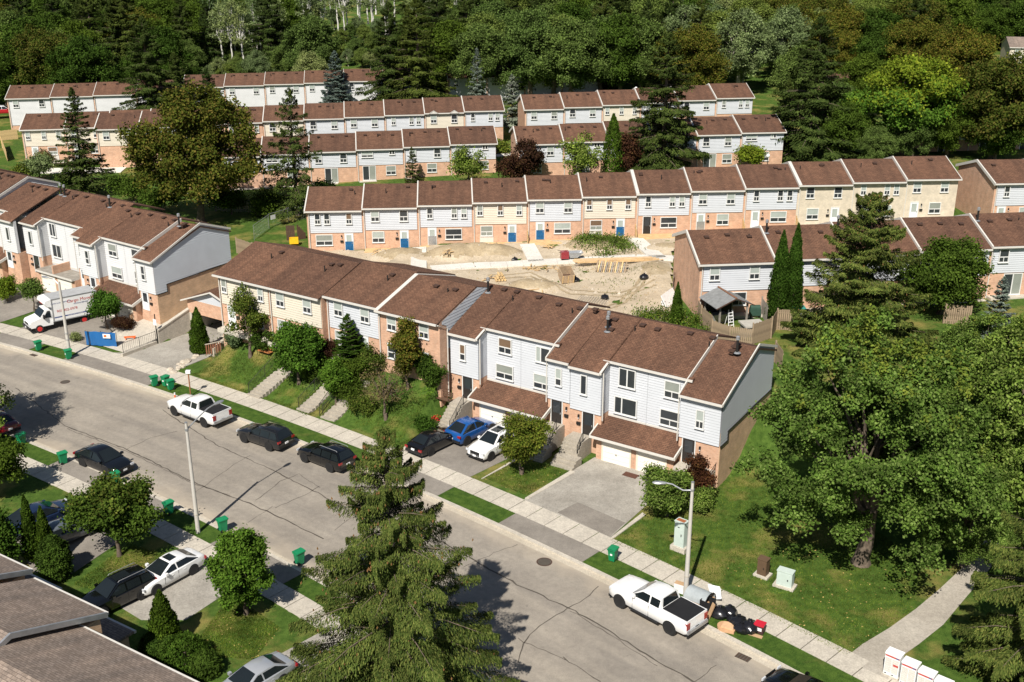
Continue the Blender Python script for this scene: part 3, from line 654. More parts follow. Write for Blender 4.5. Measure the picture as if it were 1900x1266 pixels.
# ---- rear rows
def backrow(F, w, n, z, dz, ups, lab, group, end=None, sids=None, gnd=None, k0=0, **kw):
    for k in range(n):
        house2(F, w*k, w, z+dz*k, lab.format(o=ORD[k], c={M_SID: 'blue-white', M_SIDC: 'cream', M_SIDW: 'white', M_BRICK: 'pink brick'}[sids[k % len(sids)] if sids else M_SID]), group, (sids[k % len(sids)] if sids else M_SID), M_BRICK, ups[k % len(ups)], gnd[k % len(gnd)] if gnd else None, k == 0, k == n-1, **kw)
WC = 6.62; FC = Frame(*Frame(-15.43, 159.24, 7.2).pt(-5*WC, 0), 7.2)
backrow(FC, WC, 7, 1.85, .2, ['r2', 'r2', 'r1', 'r2', 'r1', 'r2', 'r1'], '{c} townhouse showing its garden side, {o} from the left behind the big brown-tinged maple', 'houses of the second row, left part', gnd=[[('S', 1.2), ('w', 4.0)], [('w', 1.2)], [('w', 3.6)], [('S', 2.2)], [('S', .9), ('w', 4.2)], [('w', 3.4)], [('W', .8, 'dark'), ('w', 4.2)]], rear=True, eh=4.6, rh=6.2, curt=['blind', 'dark'], flues=())
FC2 = Frame(.83, 155.38, 6.1)
backrow(FC2, 6.29, 6, 3.64, .2, ['r2', 'r1', 'r2', 'r2', 'r2', 'r1'], '{c} townhouse showing its garden side, {o} from the brick gable right of the gap', 'houses of the second row, right part', gnd=[[('w', 2.0)], [('S', 2.0)], [('w', 2.0)], [('S', 2.0)], [('S', 1.2), ('w', 3.9)], [('w', 3.0)]], rear=True)
DORM = True
WD = 6.26; FD = Frame(*Frame(-26.24, 177.48, 7.4).pt(-6.0*WD, 0), 7.4)
backrow(FD, WD, 10, 2.55, .17, ['2', '2', '2', '12', '2', '2', '2', '12', '2', '12'], '{c} townhouse facing us, {o} from the left in the third row behind the maple', 'houses of the third row, middle part', sids=[M_SIDC, M_SID, M_SID, M_BRICK, M_SIDC, M_SID, M_SID, M_SID, M_SIDC, M_SID], rear=False)
hd = [o for o in SC.objects if o.get('label', '').startswith('cream townhouse facing us, ninth')]
for hx in (1.46, WD-1.54):
    if hd:
        mb = MB(); a = [(hx-.75, -.55, EH-.12), (hx, -.55, EH+.36), (hx+.75, -.55, EH-.12)]; b = [(x, .7 if i != 1 else .95, z+.0) for i, (x, y, z) in enumerate(a)]
        mb.face(a, M_TRIM); mb.face([a[0], b[0], b[1], a[1]][::-1], M_ROOF); mb.face([a[1], b[1], b[2], a[2]][::-1], M_ROOF); mb.tube([a[0], a[1], a[2]], .05, M_TRIM, 4); mb.obj('dormer', hd[0])
FD2 = Frame(2.08, 183.38, 6.7)
backrow(FD2, 6.29, 6, 3.75, .25, ['2', '2', '3', '2', '2', '12'], '{c} townhouse facing us, {o} from the left behind the tall dark spruce', 'houses of the third row, right part', sids=[M_SID, M_SID, M_SIDC, M_SID, M_SID, M_SID])
x, y = G(48, 299, 2.2); FL_ = Frame(x, y, 9)
backrow(FL_, 6.3, 4, 2.2, .1, ['3', '2', '2', '2'], '{c} townhouse with green lawn, {o} from the left edge beyond the slim spruce', 'houses of the left courtyard row', sids=[M_SIDC, M_SIDC, M_SID, M_SID], gnd=[[('D', 1.2, M_DOORW), ('P', 3.6, 'brown')], [('D', 1.2, M_DOORW), ('w', 3.6)], [('w', 1), ('D', 4.2, M_DOORW)], [('w', 1)]])
x, y = G(20, 234, 2.4); FE = Frame(x, y, 9)
backrow(FE, 7.4, 4, 2.4, .12, ['2', '1', '', '1'], '{c} brown-roofed house, {o} from the left in the farthest left row', 'houses of the far left row', sids=[M_SIDW], rear=True, sidz=.1, rakew=.07)
x, y = G(345, 211, 2.8); FE2 = Frame(x, y, 7)
backrow(FE2, 7.4, 6, 2.8, .15, ['2', '2', '2', '2', '2', '2'], '{c} brown-roofed house, {o} from the left in the farthest row behind the pines', 'houses of the far middle row', sids=[M_SIDW], rear=True, sidz=.1, rakew=.07)
x, y = G(833, 193, 3.2); FE3 = Frame(x, y, 7)
backrow(FE3, 7.4, 4, 3.2, .12, ['2', '2', '2', '2'], '{c} brown-roofed house, {o} from the left in the farthest row behind the pale spruce', 'houses of the far right row', sids=[M_SIDW], rear=True, sidz=.1, rakew=.07)
x, y = G(1545, 212, 5); backrow(Frame(x, y, 8), 6.4, 3, 5, .1, ['2', '2', '2'], '{c} house half hidden by the yellow-green tree, {o} from its left', 'houses behind the yellow-green tree', sids=[M_SIDW, M_SIDW, M_BRICK])
x, y = G(1715, 290, 5); backrow(Frame(x, y, 8), 6.4, 4, 5, .1, ['2', '2', '2', '2'], '{c} house in the shade of the dark maples, {o} from the left', 'houses under the right maples', sids=[M_SID], gnd=[[('S', 2)]], rear=True)
x, y = G(1868, 132, 7); house2(Frame(x, y, -12), 0, 9, 7, 'lone beige house with pale tan roof at the upper right edge', 'lone houses', M_SIDC, M_BRICKB, '2', None, True, True, False, roofm=M_ROOFN)
# ---------------------------------------------------------------- three-level house: entry bay beside half of a wide bay with its garage
def house3(F, s0, we, wm, z, mir, label, group, sid, brick, wins, dcol=M_DOORK, end=0, wallend=None, flat=False, te=.7, tm=1.9, el=.1, rear=10.3, rk=(6.67, 9.35), eave=(.4, 6.98), meave=(1.7, 7.56), gde=(-.4, 2.2), gdt=3.02, solo=False, zb=3.42, floor=1.47, name='townhouse', gar=True, trimR=False):
    """mir=0: entry on the left; mir=1: entry on the right. Local x along the row, y back, z up"""
    x, y = F.pt(s0, 0); t = thing(name, label, 'house', (x, y, z), F.a, group); w = we+wm
    if trimR: eave = (eave[0], eave[1]-.16)
    ex0, ex1 = (0, we) if not mir else (wm, w); mx0, mx1 = (we, w) if not mir else (0, wm); e = .004
    # brick ground level and sided upper levels
    mb = MB(); mb.box((ex0+e, te+.08, -1.0), (ex1-e, rear, zb), brick); mb.box((mx0+e, .12, -1), (mx1-e, tm, gde[1]-.02), brick) if gar else None
    mb.obj('wall', t)
    mb = MB(); xa, xb = ex0+.02, ex1-.02
    mb.box((xa, te, zb), (xb, te+.3, eave[1]+.0), sid); clap(mb, xa, xb, zb, eave[1], te, sid)
    mb.box((mx0+e, tm, 2.0), (mx1-e, tm+.3, meave[1]), sid); clap(mb, mx0+.02, mx1-.02, gdt-.2 if not flat else 2.4, meave[1], tm, sid)
    ix = ex1 if not mir else ex0     # inner side of the entry bay
    d_ = 1 if not mir else -1
    mb.face([(ix, te, zb), (ix, tm, zb), (ix, tm, meave[1]), (ix, te, eave[1])][::d_], sid); clap(mb, te, tm, zb, eave[1], ix, sid, d_, 'y', .21, .012); mb.obj('siding', t)
    mb = MB(); mb.box((e, tm+.3, 0), (w-e, rear, 7.2), sid); mb.obj('core', t)
    # main roof over both bays; the entry bay's part runs further down
    back = (rear+.2, rk[1]-.36*(rear+.2-rk[0]))
    lo = (.0 if end != -1 else -.18, 0) ; xe0, xe1 = ex0-(.18 if end == -1 and not mir else 0), ex1+(.18 if end == 1 and mir else 0)
    eh_ = rk[1]-(rk[1]-meave[1])/(rk[0]-meave[0])*(rk[0]-eave[0])
    if trimR:
        roof_slab(t, xe0, xe1, [(eave[0], eave[1]), (rk[0], rk[1]-.32), (back[0], back[1]-.32)], M_ROOF)
    else: roof_slab(t, xe0, xe1+(0 if mir else .12), [eave, (meave[0], meave[1]), rk, back], M_ROOF)
    roof_slab(t, mx0-(.12 if mir == 0 and 0 else 0), mx1, [meave, rk, back], M_ROOF)
    gutter(t, xe0, xe1, eave[0], eave[1]); gutter(t, mx0-(.42 if not mir else 0), mx1+(.42 if mir else 0), meave[0], meave[1])
    # soffit return at the inner end of the high eave
    mb = MB(); q = (mx0-.40, mx0) if not mir else (mx1, mx1+.40); mb.box((q[0], meave[0], meave[1]-.12), (q[1], meave[0]+.35, meave[1]+.02), M_ROOF); mb.obj('eave_return', t)
    rake(t, ix-.05 if not mir else ix-.04, ix+.12 if not mir else ix+.05, [(eave[0]-.05, eave[1]+.02), (tm, meave[1]+.02)], M_TRIM, .04, .16)
    if trimR: rake(t, (ix-.02), (ix+.05), [(meave[0]-.1, meave[1]), rk], M_TRIM, .03, .30)
    downpipe(t, ix+d_*.12, te+.02, gdt, eave[1]-.1, M_TRIM, None)
    mb = MB(); mb.box((mx0+.02, tm-.06, (gdt if not flat else 2.5)), (mx1-.02, tm-.012, (gdt if not flat else 2.5)+.14), M_TRIM); mb.obj('flashing_board', t)
    # end wall: siding above, brown brick below with the stepped edge
    if end and wallend:
        xx = w if end == 1 else 0; d2 = end; mb = MB()
        pf = [(te, zb), (tm+.1, zb), (tm+.1, zb+.75), (rear, zb+1.0), (rear, back[1]), rk, (te, eave[1]+.0)]
        xo = xx+d2*.05; n = 26
        def ztop(yy): return np.interp(yy, [te, rk[0], rear], [eave[1]+.0, rk[1]-.12, back[1]-.02])
        def zbot(yy): return zb if yy < tm+.1 else zb+.75+.25*(yy-tm-.1)/(rear-tm-.1)
        zz = zb
        while zz < rk[1]:
            z2 = zz+.25
            ys_ = [te+(rear-te)*k/60 for k in range(61)]; seg = [yy for yy in ys_ if zbot(yy) <= zz+.12 and ztop(yy) >= z2-.02]
            if len(seg) > 1:
                a_, b_ = seg[0], seg[-1]; q = [(xo+d2*.014, a_, zz), (xo+d2*.014, b_, zz), (xo, b_, z2), (xo, a_, z2)]; mb.face(q if d2 > 0 else q[::-1], wallend); q = [(xo, a_, zz), (xo, b_, zz), (xo+d2*.014, b_, zz), (xo+d2*.014, a_, zz)]; mb.face(q if d2 > 0 else q[::-1], wallend)
            zz = z2
        base = [(xo, yy, zbot(yy)) for yy in (te, tm+.1)]+[(xo, tm+.101, zb+.75), (xo, rear, zb+1.0), (xo, rear, back[1]), (xo, rk[0], rk[1]-.1), (xo, te, eave[1])]
        mb.face(base if d2 > 0 else base[::-1], wallend); mb.obj('end_siding', t)
        mb = MB(); mb.box((min(xx, xo-d2*.01), te+.08, -1), (max(xx, xo-d2*.01), rear, zb+1.0), M_BRICKD); mb.obj('end_wall', t)
        rake(t, xx+d2*.16-.04, xx+d2*.16+.04, [eave, rk, back], M_TRIM, .02, .17)
        mb = MB(); pts = [(te, zb), (tm+.1, zb), (tm+.1, zb+.75), (rear, zb+1.0)]
        for a_, b_ in zip(pts, pts[1:]): mb.tube([(xo+d2*.04, *a_), (xo+d2*.04, *b_)], .05, M_DARKM, 4)
        mb.obj('siding_edge', t)
    # garage
    if gar:
        gx = (mx0+.62) if not mir else (mx1-.62-2.25); gw = 2.25
        if solo: gx = mx0+.5
        mb = MB(); mb.box((gx, .06, .02), (gx+gw, .115, 1.84), M_GDOOR)
        for k in range(1, 4): mb.box((gx+.04, .045, .46*k-.012), (gx+gw-.04, .062, .46*k+.012), M_CREAMT)
        gd = mb.obj('garage_door', t); MB().box((gx+gw/2-.06, .0, .85), (gx+gw/2+.06, .055, .95), M_GALV).obj('handle', gd)
        mb = MB(); mb.box((gx-.12, .03, 0), (gx, .118, 2.0), M_CREAMT); mb.box((gx+gw, .03, 0), (gx+gw+.12, .118, 2.0), M_CREAMT); mb.box((gx, .03, 1.84), (gx+gw, .118, 2.0), M_CREAMT); mb.obj('garage_frame', t)
        if not flat:
            a0, a1 = (mx0-.28, mx1) if not mir else (mx0, mx1+.28)
            sl_ = (gdt-gde[1])/(tm-gde[0]); roof_slab(t, a0, a1, [gde, (tm-.03, gdt)], M_ROOF, .14, 'garage_roof'); gutter(t, a0, a1, gde[0], gde[1])
            xo = a0 if not mir else a1; rake(t, xo-.05, xo+.05, [(gde[0]-.04, gde[1]), (tm-.03, gdt)], M_TRIM, .06, .22)
            mb = MB(); mb.face([(mx0 if not mir else mx1, .12, gde[1]-.1), (mx0 if not mir else mx1, tm, gde[1]-.1), (mx0 if not mir else mx1, tm, gdt-.1)][::(1 if mir else -1)], brick); mb.obj('garage_side', t)
        else:
            a0, a1 = mx0, mx1; mb = MB(); mb.box((a0, -.25, 2.1), (a1, tm, 2.32), M_TRIM, top=M_FENCEG); mb.obj('flat_garage_roof', t)
    # entry: door in the brick, lamp, letter box
    dx = ex0+we*.42 if not mir else ex0+.35
    if solo: dx = ex0+.4
    door(t, dx, floor, .92, 1.92, te+.07, dcol, 'dark'); lantern(t, dx-.35 if not mir else dx+1.35, floor+1.35, te+.07)
    for k, v in enumerate(wins):
        kind, xx, zz, ww, hh, st, up = v; yy = te-.075 if kind == 'e' else tm-.075; window(t, xx, zz, ww, hh, yy, st, up, 'dark')
    r = random.Random(int(abs(s0)*13)); zr = lambda yy: rk[1]-(rk[1]-meave[1])/(rk[0]-meave[0])*(rk[0]-yy)
    for k in range(3): yy = rk[0]-.45-r.uniform(0, .5); roof_vent(t, .5+(w-1)*(k+.5+r.uniform(-.3, .3))/3, yy, zr(yy))
    roof_vent(t, w*.5, rk[0]-1.4, zr(rk[0]-1.4), 1)
    t['zr'] = 0; del t['zr']
    return t, zr
GF = 'front row townhouses with garages'
# left pair (0.35 m higher) and right pair
p1 = .35
a, zr = house3(FF, -14.1, 2.75, 3.25, p1, 0, 'white-sided garage townhouse next to the tall orange brick house', GF, M_SID, M_BRICK,
  [('e', 1.05, 4.85, .42, 1.25, 'sash', 'brown'), ('m', 4.0, 5.75, 1.1, 1.15, 'sash', 'brown'), ('m', 3.75, 3.55, 1.5, 1.1, 'sash', 'curt')]); roof_vent(a, .35, 5.6, zr(5.6), 2)
a, zr = house3(FF, -8.1, 2.0, 3.2, p1, 1, 'white-sided garage townhouse directly behind the blue hatchback and white crossover', GF, M_SID, M_BRICK,
  [('e', 4.0, 4.75, .42, 1.3, 'sash', 'blind'), ('m', 1.5, 5.75, 1.15, 1.15, 'third', 'blind'), ('m', 1.3, 3.5, 1.5, 1.1, 'sash', 'blind')], trimR=True)
a, zr = house3(FF, -2.9, 2.7, 3.2, 0, 0, 'white-sided garage townhouse with plain dark windows, third of the garage row', GF, M_SID, M_BRICK,
  [('e', 1.0, 4.9, .42, 1.45, 'single', 'dark'), ('m', 3.6, 5.75, 1.25, 1.35, 'pair', 'dark'), ('m', 3.3, 3.5, 1.75, 1.25, 'third', 'dark')]); roof_vent(a, .75, 5.1, zr(5.1), 2); roof_vent(a, .95, 4.6, zr(4.6), 2); roof_vent(a, 1.2, 4.75, zr(4.75))
a, zr = house3(FF, 3.0, 3.15, 3.2, 0, 1, 'white-sided garage townhouse with blue-white end wall beside the big maple', GF, M_SID, M_BRICK,
  [('e', 4.55, 4.55, .5, 1.3, 'sash', 'blind'), ('m', 1.45, 5.75, 1.1, 1.2, 'sash', 'curt'), ('m', 1.2, 3.5, 1.5, 1.15, 'sash', 'dark')], end=1, wallend=M_SID, trimR=True); roof_vent(a, 5.35, 5.3, zr(5.3), 2)
for dx in (0, .3): roof_vent(a, 5.0, 5.2+dx*1.6, zr(5.2+dx*1.6))
# tall orange brick unit and the three sided houses on the terrace above the steps
S4, S3_, S2_, S1_, S0_ = -14.25, -20.55, -26.45, -32.6, -38.9
def terr(s0, s1, z, zw, tf, lab, sid, ups, gnd, curt, full=False, le=False, re=False, rakew=.1, eh=5.0, rh=6.75, sidz=2.25):
    F2 = Frame(*FF.pt(0, tf), -33.26)
    return house2(F2, s0, s1-s0, z, lab, 'houses above the front steps', sid, M_BRICK, ups, gnd, le, re, rakew > 0, full=full, curt=curt, eh=eh, rh=rh, dep=10.2, rakew=max(.05, rakew), sidz=sidz)
terr(S0_, S1_, 3.3, 0, -.8, 'cream-sided brown-roofed townhouse beside the underground garage', M_SIDC, '3', [('D', 1.0, M_DOORW), ('W', 3.6, 'blind')], ['curt', 'dark', 'blind'], le=True, rakew=.0)
terr(S1_, S2_, 3.3, 0, -.8, 'cream-sided brown-roofed townhouse behind the lush round maple', M_SIDC, '2', [('w', .9, 'blind'), ('D', 3.9, M_DOORW)], ['blind', 'blind'], rakew=.0)
terr(S2_, S3_, 3.35, 0, -.2, 'blue-white-sided townhouse between the cream one and the brick one', M_SID, '2', [('w', .9, 'blind'), ('D', 3.6, M_DOORW)], ['blind', 'blind'], rakew=.0, eh=5.1, rh=6.75)
u4 = terr(S3_, S4, 3.3, 0, -.5, 'tall orange brick townhouse with three floors of windows', M_BRICK, '2', [], ['blind', 'blind'], full=True, rakew=.34, eh=5.1, rh=6.7)
window(u4, 1.0, 1.05, 1.3, 1.2, -.01, 'sash', 'dark'); window(u4, 3.7, .95, 1.4, 1.25, -.01, 'sash', 'blind'); window(u4, 4.1, -1.9, 1.0, .75, -.01, 'pair', 'blind')
mb = MB(); w4 = S4-S3_                                   # grey-blue siding of its side wall above the lower neighbour's roof
zz = 2.6
while zz < 6.6:
    lo = np.interp(0, [0, 1], [0, 1]); y0 = max(.0, 5.1-((6.7-zz-.3)/1.6)*5.1) if zz > 5.0 else 0
    Y = lambda q: max(.25, .9 if q < 4.8 else 5.1-(6.66-.10-q)/1.66*5.46)
    yl, yr, yl2, yr2 = Y(zz), 10.2-max(0, Y(zz)-.3), Y(zz+.25), 10.2-max(0, Y(zz+.25)-.3)
    if yl2 > yr2: break
    q = [(w4+.04, yl, zz), (w4+.04, yr, zz), (w4+.02, yr2, zz+.25), (w4+.02, yl2, zz+.25)]; mb.face(q, M_SIDG); mb.face([(w4+.02, yl+.05, zz), (w4+.02, yr, zz), (w4+.04, yr, zz), (w4+.04, yl+.05, zz)], M_SIDG); zz += .25
mb.obj('side_siding', u4); downpipe(u4, w4+.1, .9, -1.5, 4.4, M_TRIM, (w4+.05, -.3, 4.95))
# ---------------------------------------------------------------- underground garage front under its own little gable
x, y = FF.pt(-46.7, 2.2); t = thing('garage_portal', 'brick lintel and low gable over the dark underground garage entrance', 'garage entrance', (x, y, .12), FF.a)
mb = MB(); mb.box((-.25, 0, 2.05), (7.6, .5, 3.4), M_BRICK); mb.obj('lintel', t); mb = MB(); mb.box((-.25, .0, -.3), (.2, .5, 2.05), M_CONC); mb.obj('pillar', t)
mb = MB(); mb.box((.2, 7.0, -.3), (7.6, 7.2, 3.4), M_CRACK); mb.box((-.25, .5, -.3), (.0, 7.2, 3.4), M_CONC); mb.obj('inner_wall', t)
mb = MB(); mb.box((-.25, .5, 3.2), (7.6, 7.2, 3.4), M_CONC); mb.obj('ceiling', t)
mb = MB(); mb.face([(-.3, .04, 3.4), (7.6, .04, 3.4), (3.5, .04, 4.75)], M_SID); mb.obj('gable', t)
mb = MB()
for sx, q in ((-.75, 0), (7.6, 1)):
    f = [(sx, -.35, 3.28 if not q else 3.4), (3.5, -.35, 4.82), (3.5, 6.5, 4.82), (sx, 6.5, 3.28 if not q else 3.4)]; mb.face(f[::1 if not q else -1], M_ROOF)
mb.obj('roof', t); rk_ = MB(); rk_.tube([(-.75, -.38, 3.25), (3.5, -.38, 4.78), (7.6, -.38, 3.36)], .09, M_TRIM, 4); rk_.obj('rake_trim', t)
# retaining walls of the ramp
def wall_run(name, label, cat, P, th, m, cap=None, zb=-.6):
    a = Vector(P[0][:2]); t = thing(name, label, cat, (a.x, a.y, 0)); mb = MB(); mc = MB()
    for p, q in zip(P, P[1:]):
        d = (Vector(q[:2])-Vector(p[:2])); n = Vector((-d.y, d.x)).normalized()*th/2
        c = [Vector(p[:2])+n-a, Vector(p[:2])-n-a, Vector(q[:2])-n-a, Vector(q[:2])+n-a]; zt = [p[2], p[2], q[2], q[2]]; i = len(mb.v)
        mb.v += [(v.x, v.y, zb) for v in c]+[(v.x, v.y, z) for v, z in zip(c, zt)]
        for f in ((3, 2, 1, 0), (4, 5, 6, 7), (0, 1, 5, 4), (1, 2, 6, 5), (2, 3, 7, 6), (3, 0, 4, 7)): mb.f.append(tuple(i+k for k in f)); mb.m.append(mb.mi(m))
        if cap:
            n2 = n*1.25; c = [Vector(p[:2])+n2-a, Vector(p[:2])-n2-a, Vector(q[:2])-n2-a, Vector(q[:2])+n2-a]; i = len(mc.v)
            mc.v += [(v.x, v.y, z+.004) for v, z in zip(c, zt)]+[(v.x, v.y, z+.14) for v, z in zip(c, zt)]
            for f in ((3, 2, 1, 0), (4, 5, 6, 7), (0, 1, 5, 4), (1, 2, 6, 5), (2, 3, 7, 6), (3, 0, 4, 7)): mc.f.append(tuple(i+k for k in f)); mc.m.append(mc.mi(cap))
    mb.obj('wall_body', t)
    if cap: mc.obj('coping', t)
    return t
wall_run('retaining_wall', 'pale concrete retaining wall beside the sunken garage drive', 'wall', [(*FF.pt(-47.05, -1.7), 1.35), (*FF.pt(-46.95, 2.3), 2.4)], .32, M_CONC, M_CONC)
wall_run('retaining_wall', 'long brown brick retaining wall rising along the ramp', 'wall', [(*FF.pt(-52.75, -.2), 1.5), (*FF.pt(-52.6, 3.2), 2.2), (*FF.pt(-52.4, 9), 3.9)], .35, M_BRICKD, M_CONC)
wall_run('retaining_wall', 'low rendered wall end at the foot of the ramp railing', 'wall', [(*FF.pt(-47.1, -5.9), .42), (*FF.pt(-47.1, -1.9), .42)], .28, M_CONC)
wall_run('retaining_wall', 'right side wall of the sunken garage drive', 'wall', [(*FF.pt(-40.1, -1.2), .9), (*FF.pt(-40.0, 2.2), 2.1)], .3, M_STONE)
# ---------------------------------------------------------------- terrace with the moving truck
GB = 'left row townhouses with garages'; zB = .5
a, zr = house3(FB, 3.05, 2.65, 3.2, zB, 1, 'white-sided end townhouse with grey clapboard end wall by the garage ramp', GB, M_SIDW, M_BRICK,
  [('e', 4.1, 4.75, .45, 1.3, 'sash', 'dark'), ('m', 1.3, 5.8, 1.2, 1.2, 'sash', 'dark'), ('m', 1.4, 3.5, 1.1, 1.2, 'sash', 'dark')], M_DOORW, end=1, wallend=M_SIDG, trimR=True); roof_vent(a, 4.2, 5.6, zr(5.6), 2); roof_vent(a, 4.6, 5.7, zr(5.7))
a, zr = house3(FB, -2.75, 2.6, 3.2, zB, 0, 'white-sided townhouse with small brown garage roof behind the moving truck', GB, M_SIDW, M_BRICK,
  [('e', 1.1, 4.8, .45, 1.3, 'sash', 'dark'), ('m', 3.4, 5.8, 1.2, 1.15, 'sash', 'curt'), ('m', 3.5, 3.5, 1.5, 1.1, 'sash', 'blind')], M_DOORW)
FB2 = Frame(*FB.pt(-5.4, .9), -35.2)
a, zr = house3(FB2, -2.6, 2.5, 3.2, zB+.1, 1, 'white-sided townhouse with flat deck over its garage, right of a pair', GB, M_SIDW, M_BRICK,
  [('e', 4.0, 4.8, .45, 1.3, 'sash', 'dark'), ('m', 1.7, 5.8, 1.2, 1.15, 'sash', 'blind')], M_DOORW, flat=True)
door(a, 1.6, 2.4, .9, 2.0, 1.87, M_DOORW, 'curt'); roof_vent(a, 3.3, 5.4, zr(5.4), 2)
a, zr = house3(FB2, -8.5, 2.7, 3.2, zB+.1, 0, 'white-sided townhouse with flat garage deck and brick parapet, left of a pair', GB, M_SIDW, M_BRICK,
  [('e', 1.1, 4.7, .42, 1.35, 'single', 'dark'), ('m', 3.3, 5.7, .9, 1.3, 'pair', 'dark'), ('m', 3.3, 3.4, 1.4, 1.3, 'pair', 'dark')], M_DOORK, flat=True)
MB().box((5.75, -.2, 2.33), (5.95, 1.85, 3.2), M_BRICK).obj('parapet', a); roof_vent(a, .4, 5.6, zr(5.6), 2); roof_vent(a, 1.2, 5.5, zr(5.5), 2)
FB3 = Frame(*FB2.pt(-8.6, -.9), -35.2)
a, zr = house3(FB3, -5.9, 2.7, 3.2, zB+.25, 1, 'white-sided townhouse behind the small yellowing tree at the left edge', GB, M_SIDW, M_BRICK,
  [('e', 4.4, 4.75, .42, 1.35, 'single', 'dark'), ('m', 1.8, 5.8, .9, 1.2, 'pair', 'dark'), ('m', 1.8, 3.5, 1.2, 1.2, 'pair', 'dark')], M_DOORW)
a, zr = house3(FB3, -11.9, 2.8, 3.2, zB+.9, 0, 'white-sided townhouse whose gable shows above the leftmost roof', GB, M_SIDW, M_BRICK, [('m', 3.5, 5.8, 1.2, 1.15, 'sash', 'curt')], M_DOORW, end=1, wallend=M_SIDW)
a, zr = house3(FB3, -17.9, 2.8, 3.2, zB+1.0, 1, 'townhouse mostly outside the left edge of the photo', GB, M_SIDW, M_BRICK, [], M_DOORW)
# ---------------------------------------------------------------- houses on our side of the road: only their roofs show
def near_house(px, z, w, label, setb=0):
    x, y = G(*px, z+5.0); F = Frame(x, y, 180-32.5); t = thing('house', label, 'house', (x, y, z), F.a, 'houses on the near side of the road')
    wallbox(t, .01, w-.01, .4, 10.2, -.5, 4.9, M_BRICKD)
    prof = [(0, 5.0), (5.3, 6.9), (10.6, 5.0)]; roof_slab(t, -.0, w, prof, M_ROOFN, .16); gutter(t, -.02, w, 0, 5.0)
    rake(t, -.12, .0, prof, M_GALV, .05, .25)
    mb = MB(); mb.box((.6, -1.9, 2.35), (w-.8, .4, 2.5), M_ROOFN); mb.obj('porch_roof', t); gutter(t, .55, w-.75, -1.9, 2.52)
    mb = MB(); mb.box((.7, -1.6, -.4), (w-.9, .38, 2.34), M_BRICKD); mb.obj('porch', t)
    window(t, 1.2, 2.9, 1.3, 1.2, .38, 'sash', 'dark'); window(t, w-2.6, 2.9, 1.3, 1.2, .38, 'sash', 'dark')
    return t
near_house((398, 1283), .1, 10.6, 'taupe-shingled roof filling the bottom left corner, nearest house')
near_house((197, 1137), .1, 6.0, 'taupe-shingled roof above the parked black crossover, second near house')
near_house((57, 1057), .1, 6.0, 'small strip of taupe roof at the left edge, third near house')
# ---------------------------------------------------------------- foliage
def rand_unit(r, n):
    v = r.normal(size=(n, 3)); return v/np.linalg.norm(v, axis=1)[:, None]
def leaf_mesh(name, C, D, Nn, ln, wd, mats, mi=None):
    """one kite-shaped leaf (4 corners) per centre C, along D, facing Nn"""
    n = len(C); D = D/np.linalg.norm(D, axis=1)[:, None]; B = np.cross(Nn, D); B /= (np.linalg.norm(B, axis=1)[:, None]+1e-9)
    ln = np.broadcast_to(ln, (n,))[:, None]; wd = np.broadcast_to(wd, (n,))[:, None]
    v = np.empty((n, 4, 3)); v[:, 0] = C-D*ln*.5; v[:, 1] = C+B*wd*.5+D*ln*.05; v[:, 2] = C+D*ln*.5; v[:, 3] = C-B*wd*.5+D*ln*.05
    me = bpy.data.meshes.new(name); me.vertices.add(n*4); me.vertices.foreach_set('co', v.astype(np.float32).ravel())
    me.loops.add(n*4); me.loops.foreach_set('vertex_index', np.arange(n*4, dtype=np.int32)); me.polygons.add(n)
    me.polygons.foreach_set('loop_start', np.arange(0, n*4, 4, dtype=np.int32))
    try: me.polygons.foreach_set('loop_total', np.full(n, 4, dtype=np.int32))
    except Exception: pass
    for m in mats: me.materials.append(m)
    if mi is not None: me.polygons.foreach_set('material_index', np.asarray(mi, dtype=np.int32))
    me.update(calc_edges=True); return me
L_MAPLE = m_leaf('maple_leaves', [(.056, .098, .017), (.105, .165, .029), (.16, .23, .046), (.23, .29, .08)])
L_LUSH = m_leaf('lush_leaves', [(.046, .105, .013), (.08, .155, .020), (.12, .205, .032)])
L_OLIVE = m_leaf('olive_leaves', [(.040, .068, .012), (.07, .105, .017), (.105, .145, .026), (.125, .13, .03)])
L_BRN = m_leaf('browning_maple_leaves', [(.044, .066, .012), (.075, .098, .016), (.11, .115, .022), (.145, .11, .03)])
L_DARK = m_leaf('dark_leaves', [(.034, .062, .011), (.055, .095, .015), (.085, .135, .024)])
L_PALE = m_leaf('pale_leaves', [(.10, .14, .055), (.16, .21, .085), (.24, .29, .14)])
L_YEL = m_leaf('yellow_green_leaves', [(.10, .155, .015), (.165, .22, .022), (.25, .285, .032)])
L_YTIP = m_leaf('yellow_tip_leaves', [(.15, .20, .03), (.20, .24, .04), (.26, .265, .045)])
L_PURP = m_leaf('purple_leaves', [(.035, .018, .014), (.06, .026, .018), (.075, .045, .02)])
L_SPR = m_leaf('spruce_needles', [(.028, .050, .014), (.052, .080, .021), (.086, .118, .033), (.125, .145, .045)], .12)
L_SPRD = m_leaf('dark_spruce_needles', [(.027, .044, .012), (.046, .068, .017), (.075, .098, .026)], .1)
L_BLUE = m_leaf('blue_spruce_needles', [(.09, .12, .10), (.15, .185, .16), (.22, .26, .23)], .1)
L_CED = m_leaf('cedar_sprays', [(.026, .055, .008), (.046, .088, .012), (.075, .125, .02)], .12)
L_WILL = m_leaf('forest_leaves', [(.066, .104, .024), (.105, .152, .038), (.155, .205, .060)])
M_CONE = plain('spruce_cone', (.24, .13, .05), .85, var=.3)
L_DRY = m_leaf('dry_leaves', [(.13, .10, .05), (.19, .14, .07), (.10, .11, .03)], .15)
L_WEED = m_leaf('weed_leaves', [(.05, .09, .015), (.09, .13, .02), (.16, .17, .04)])
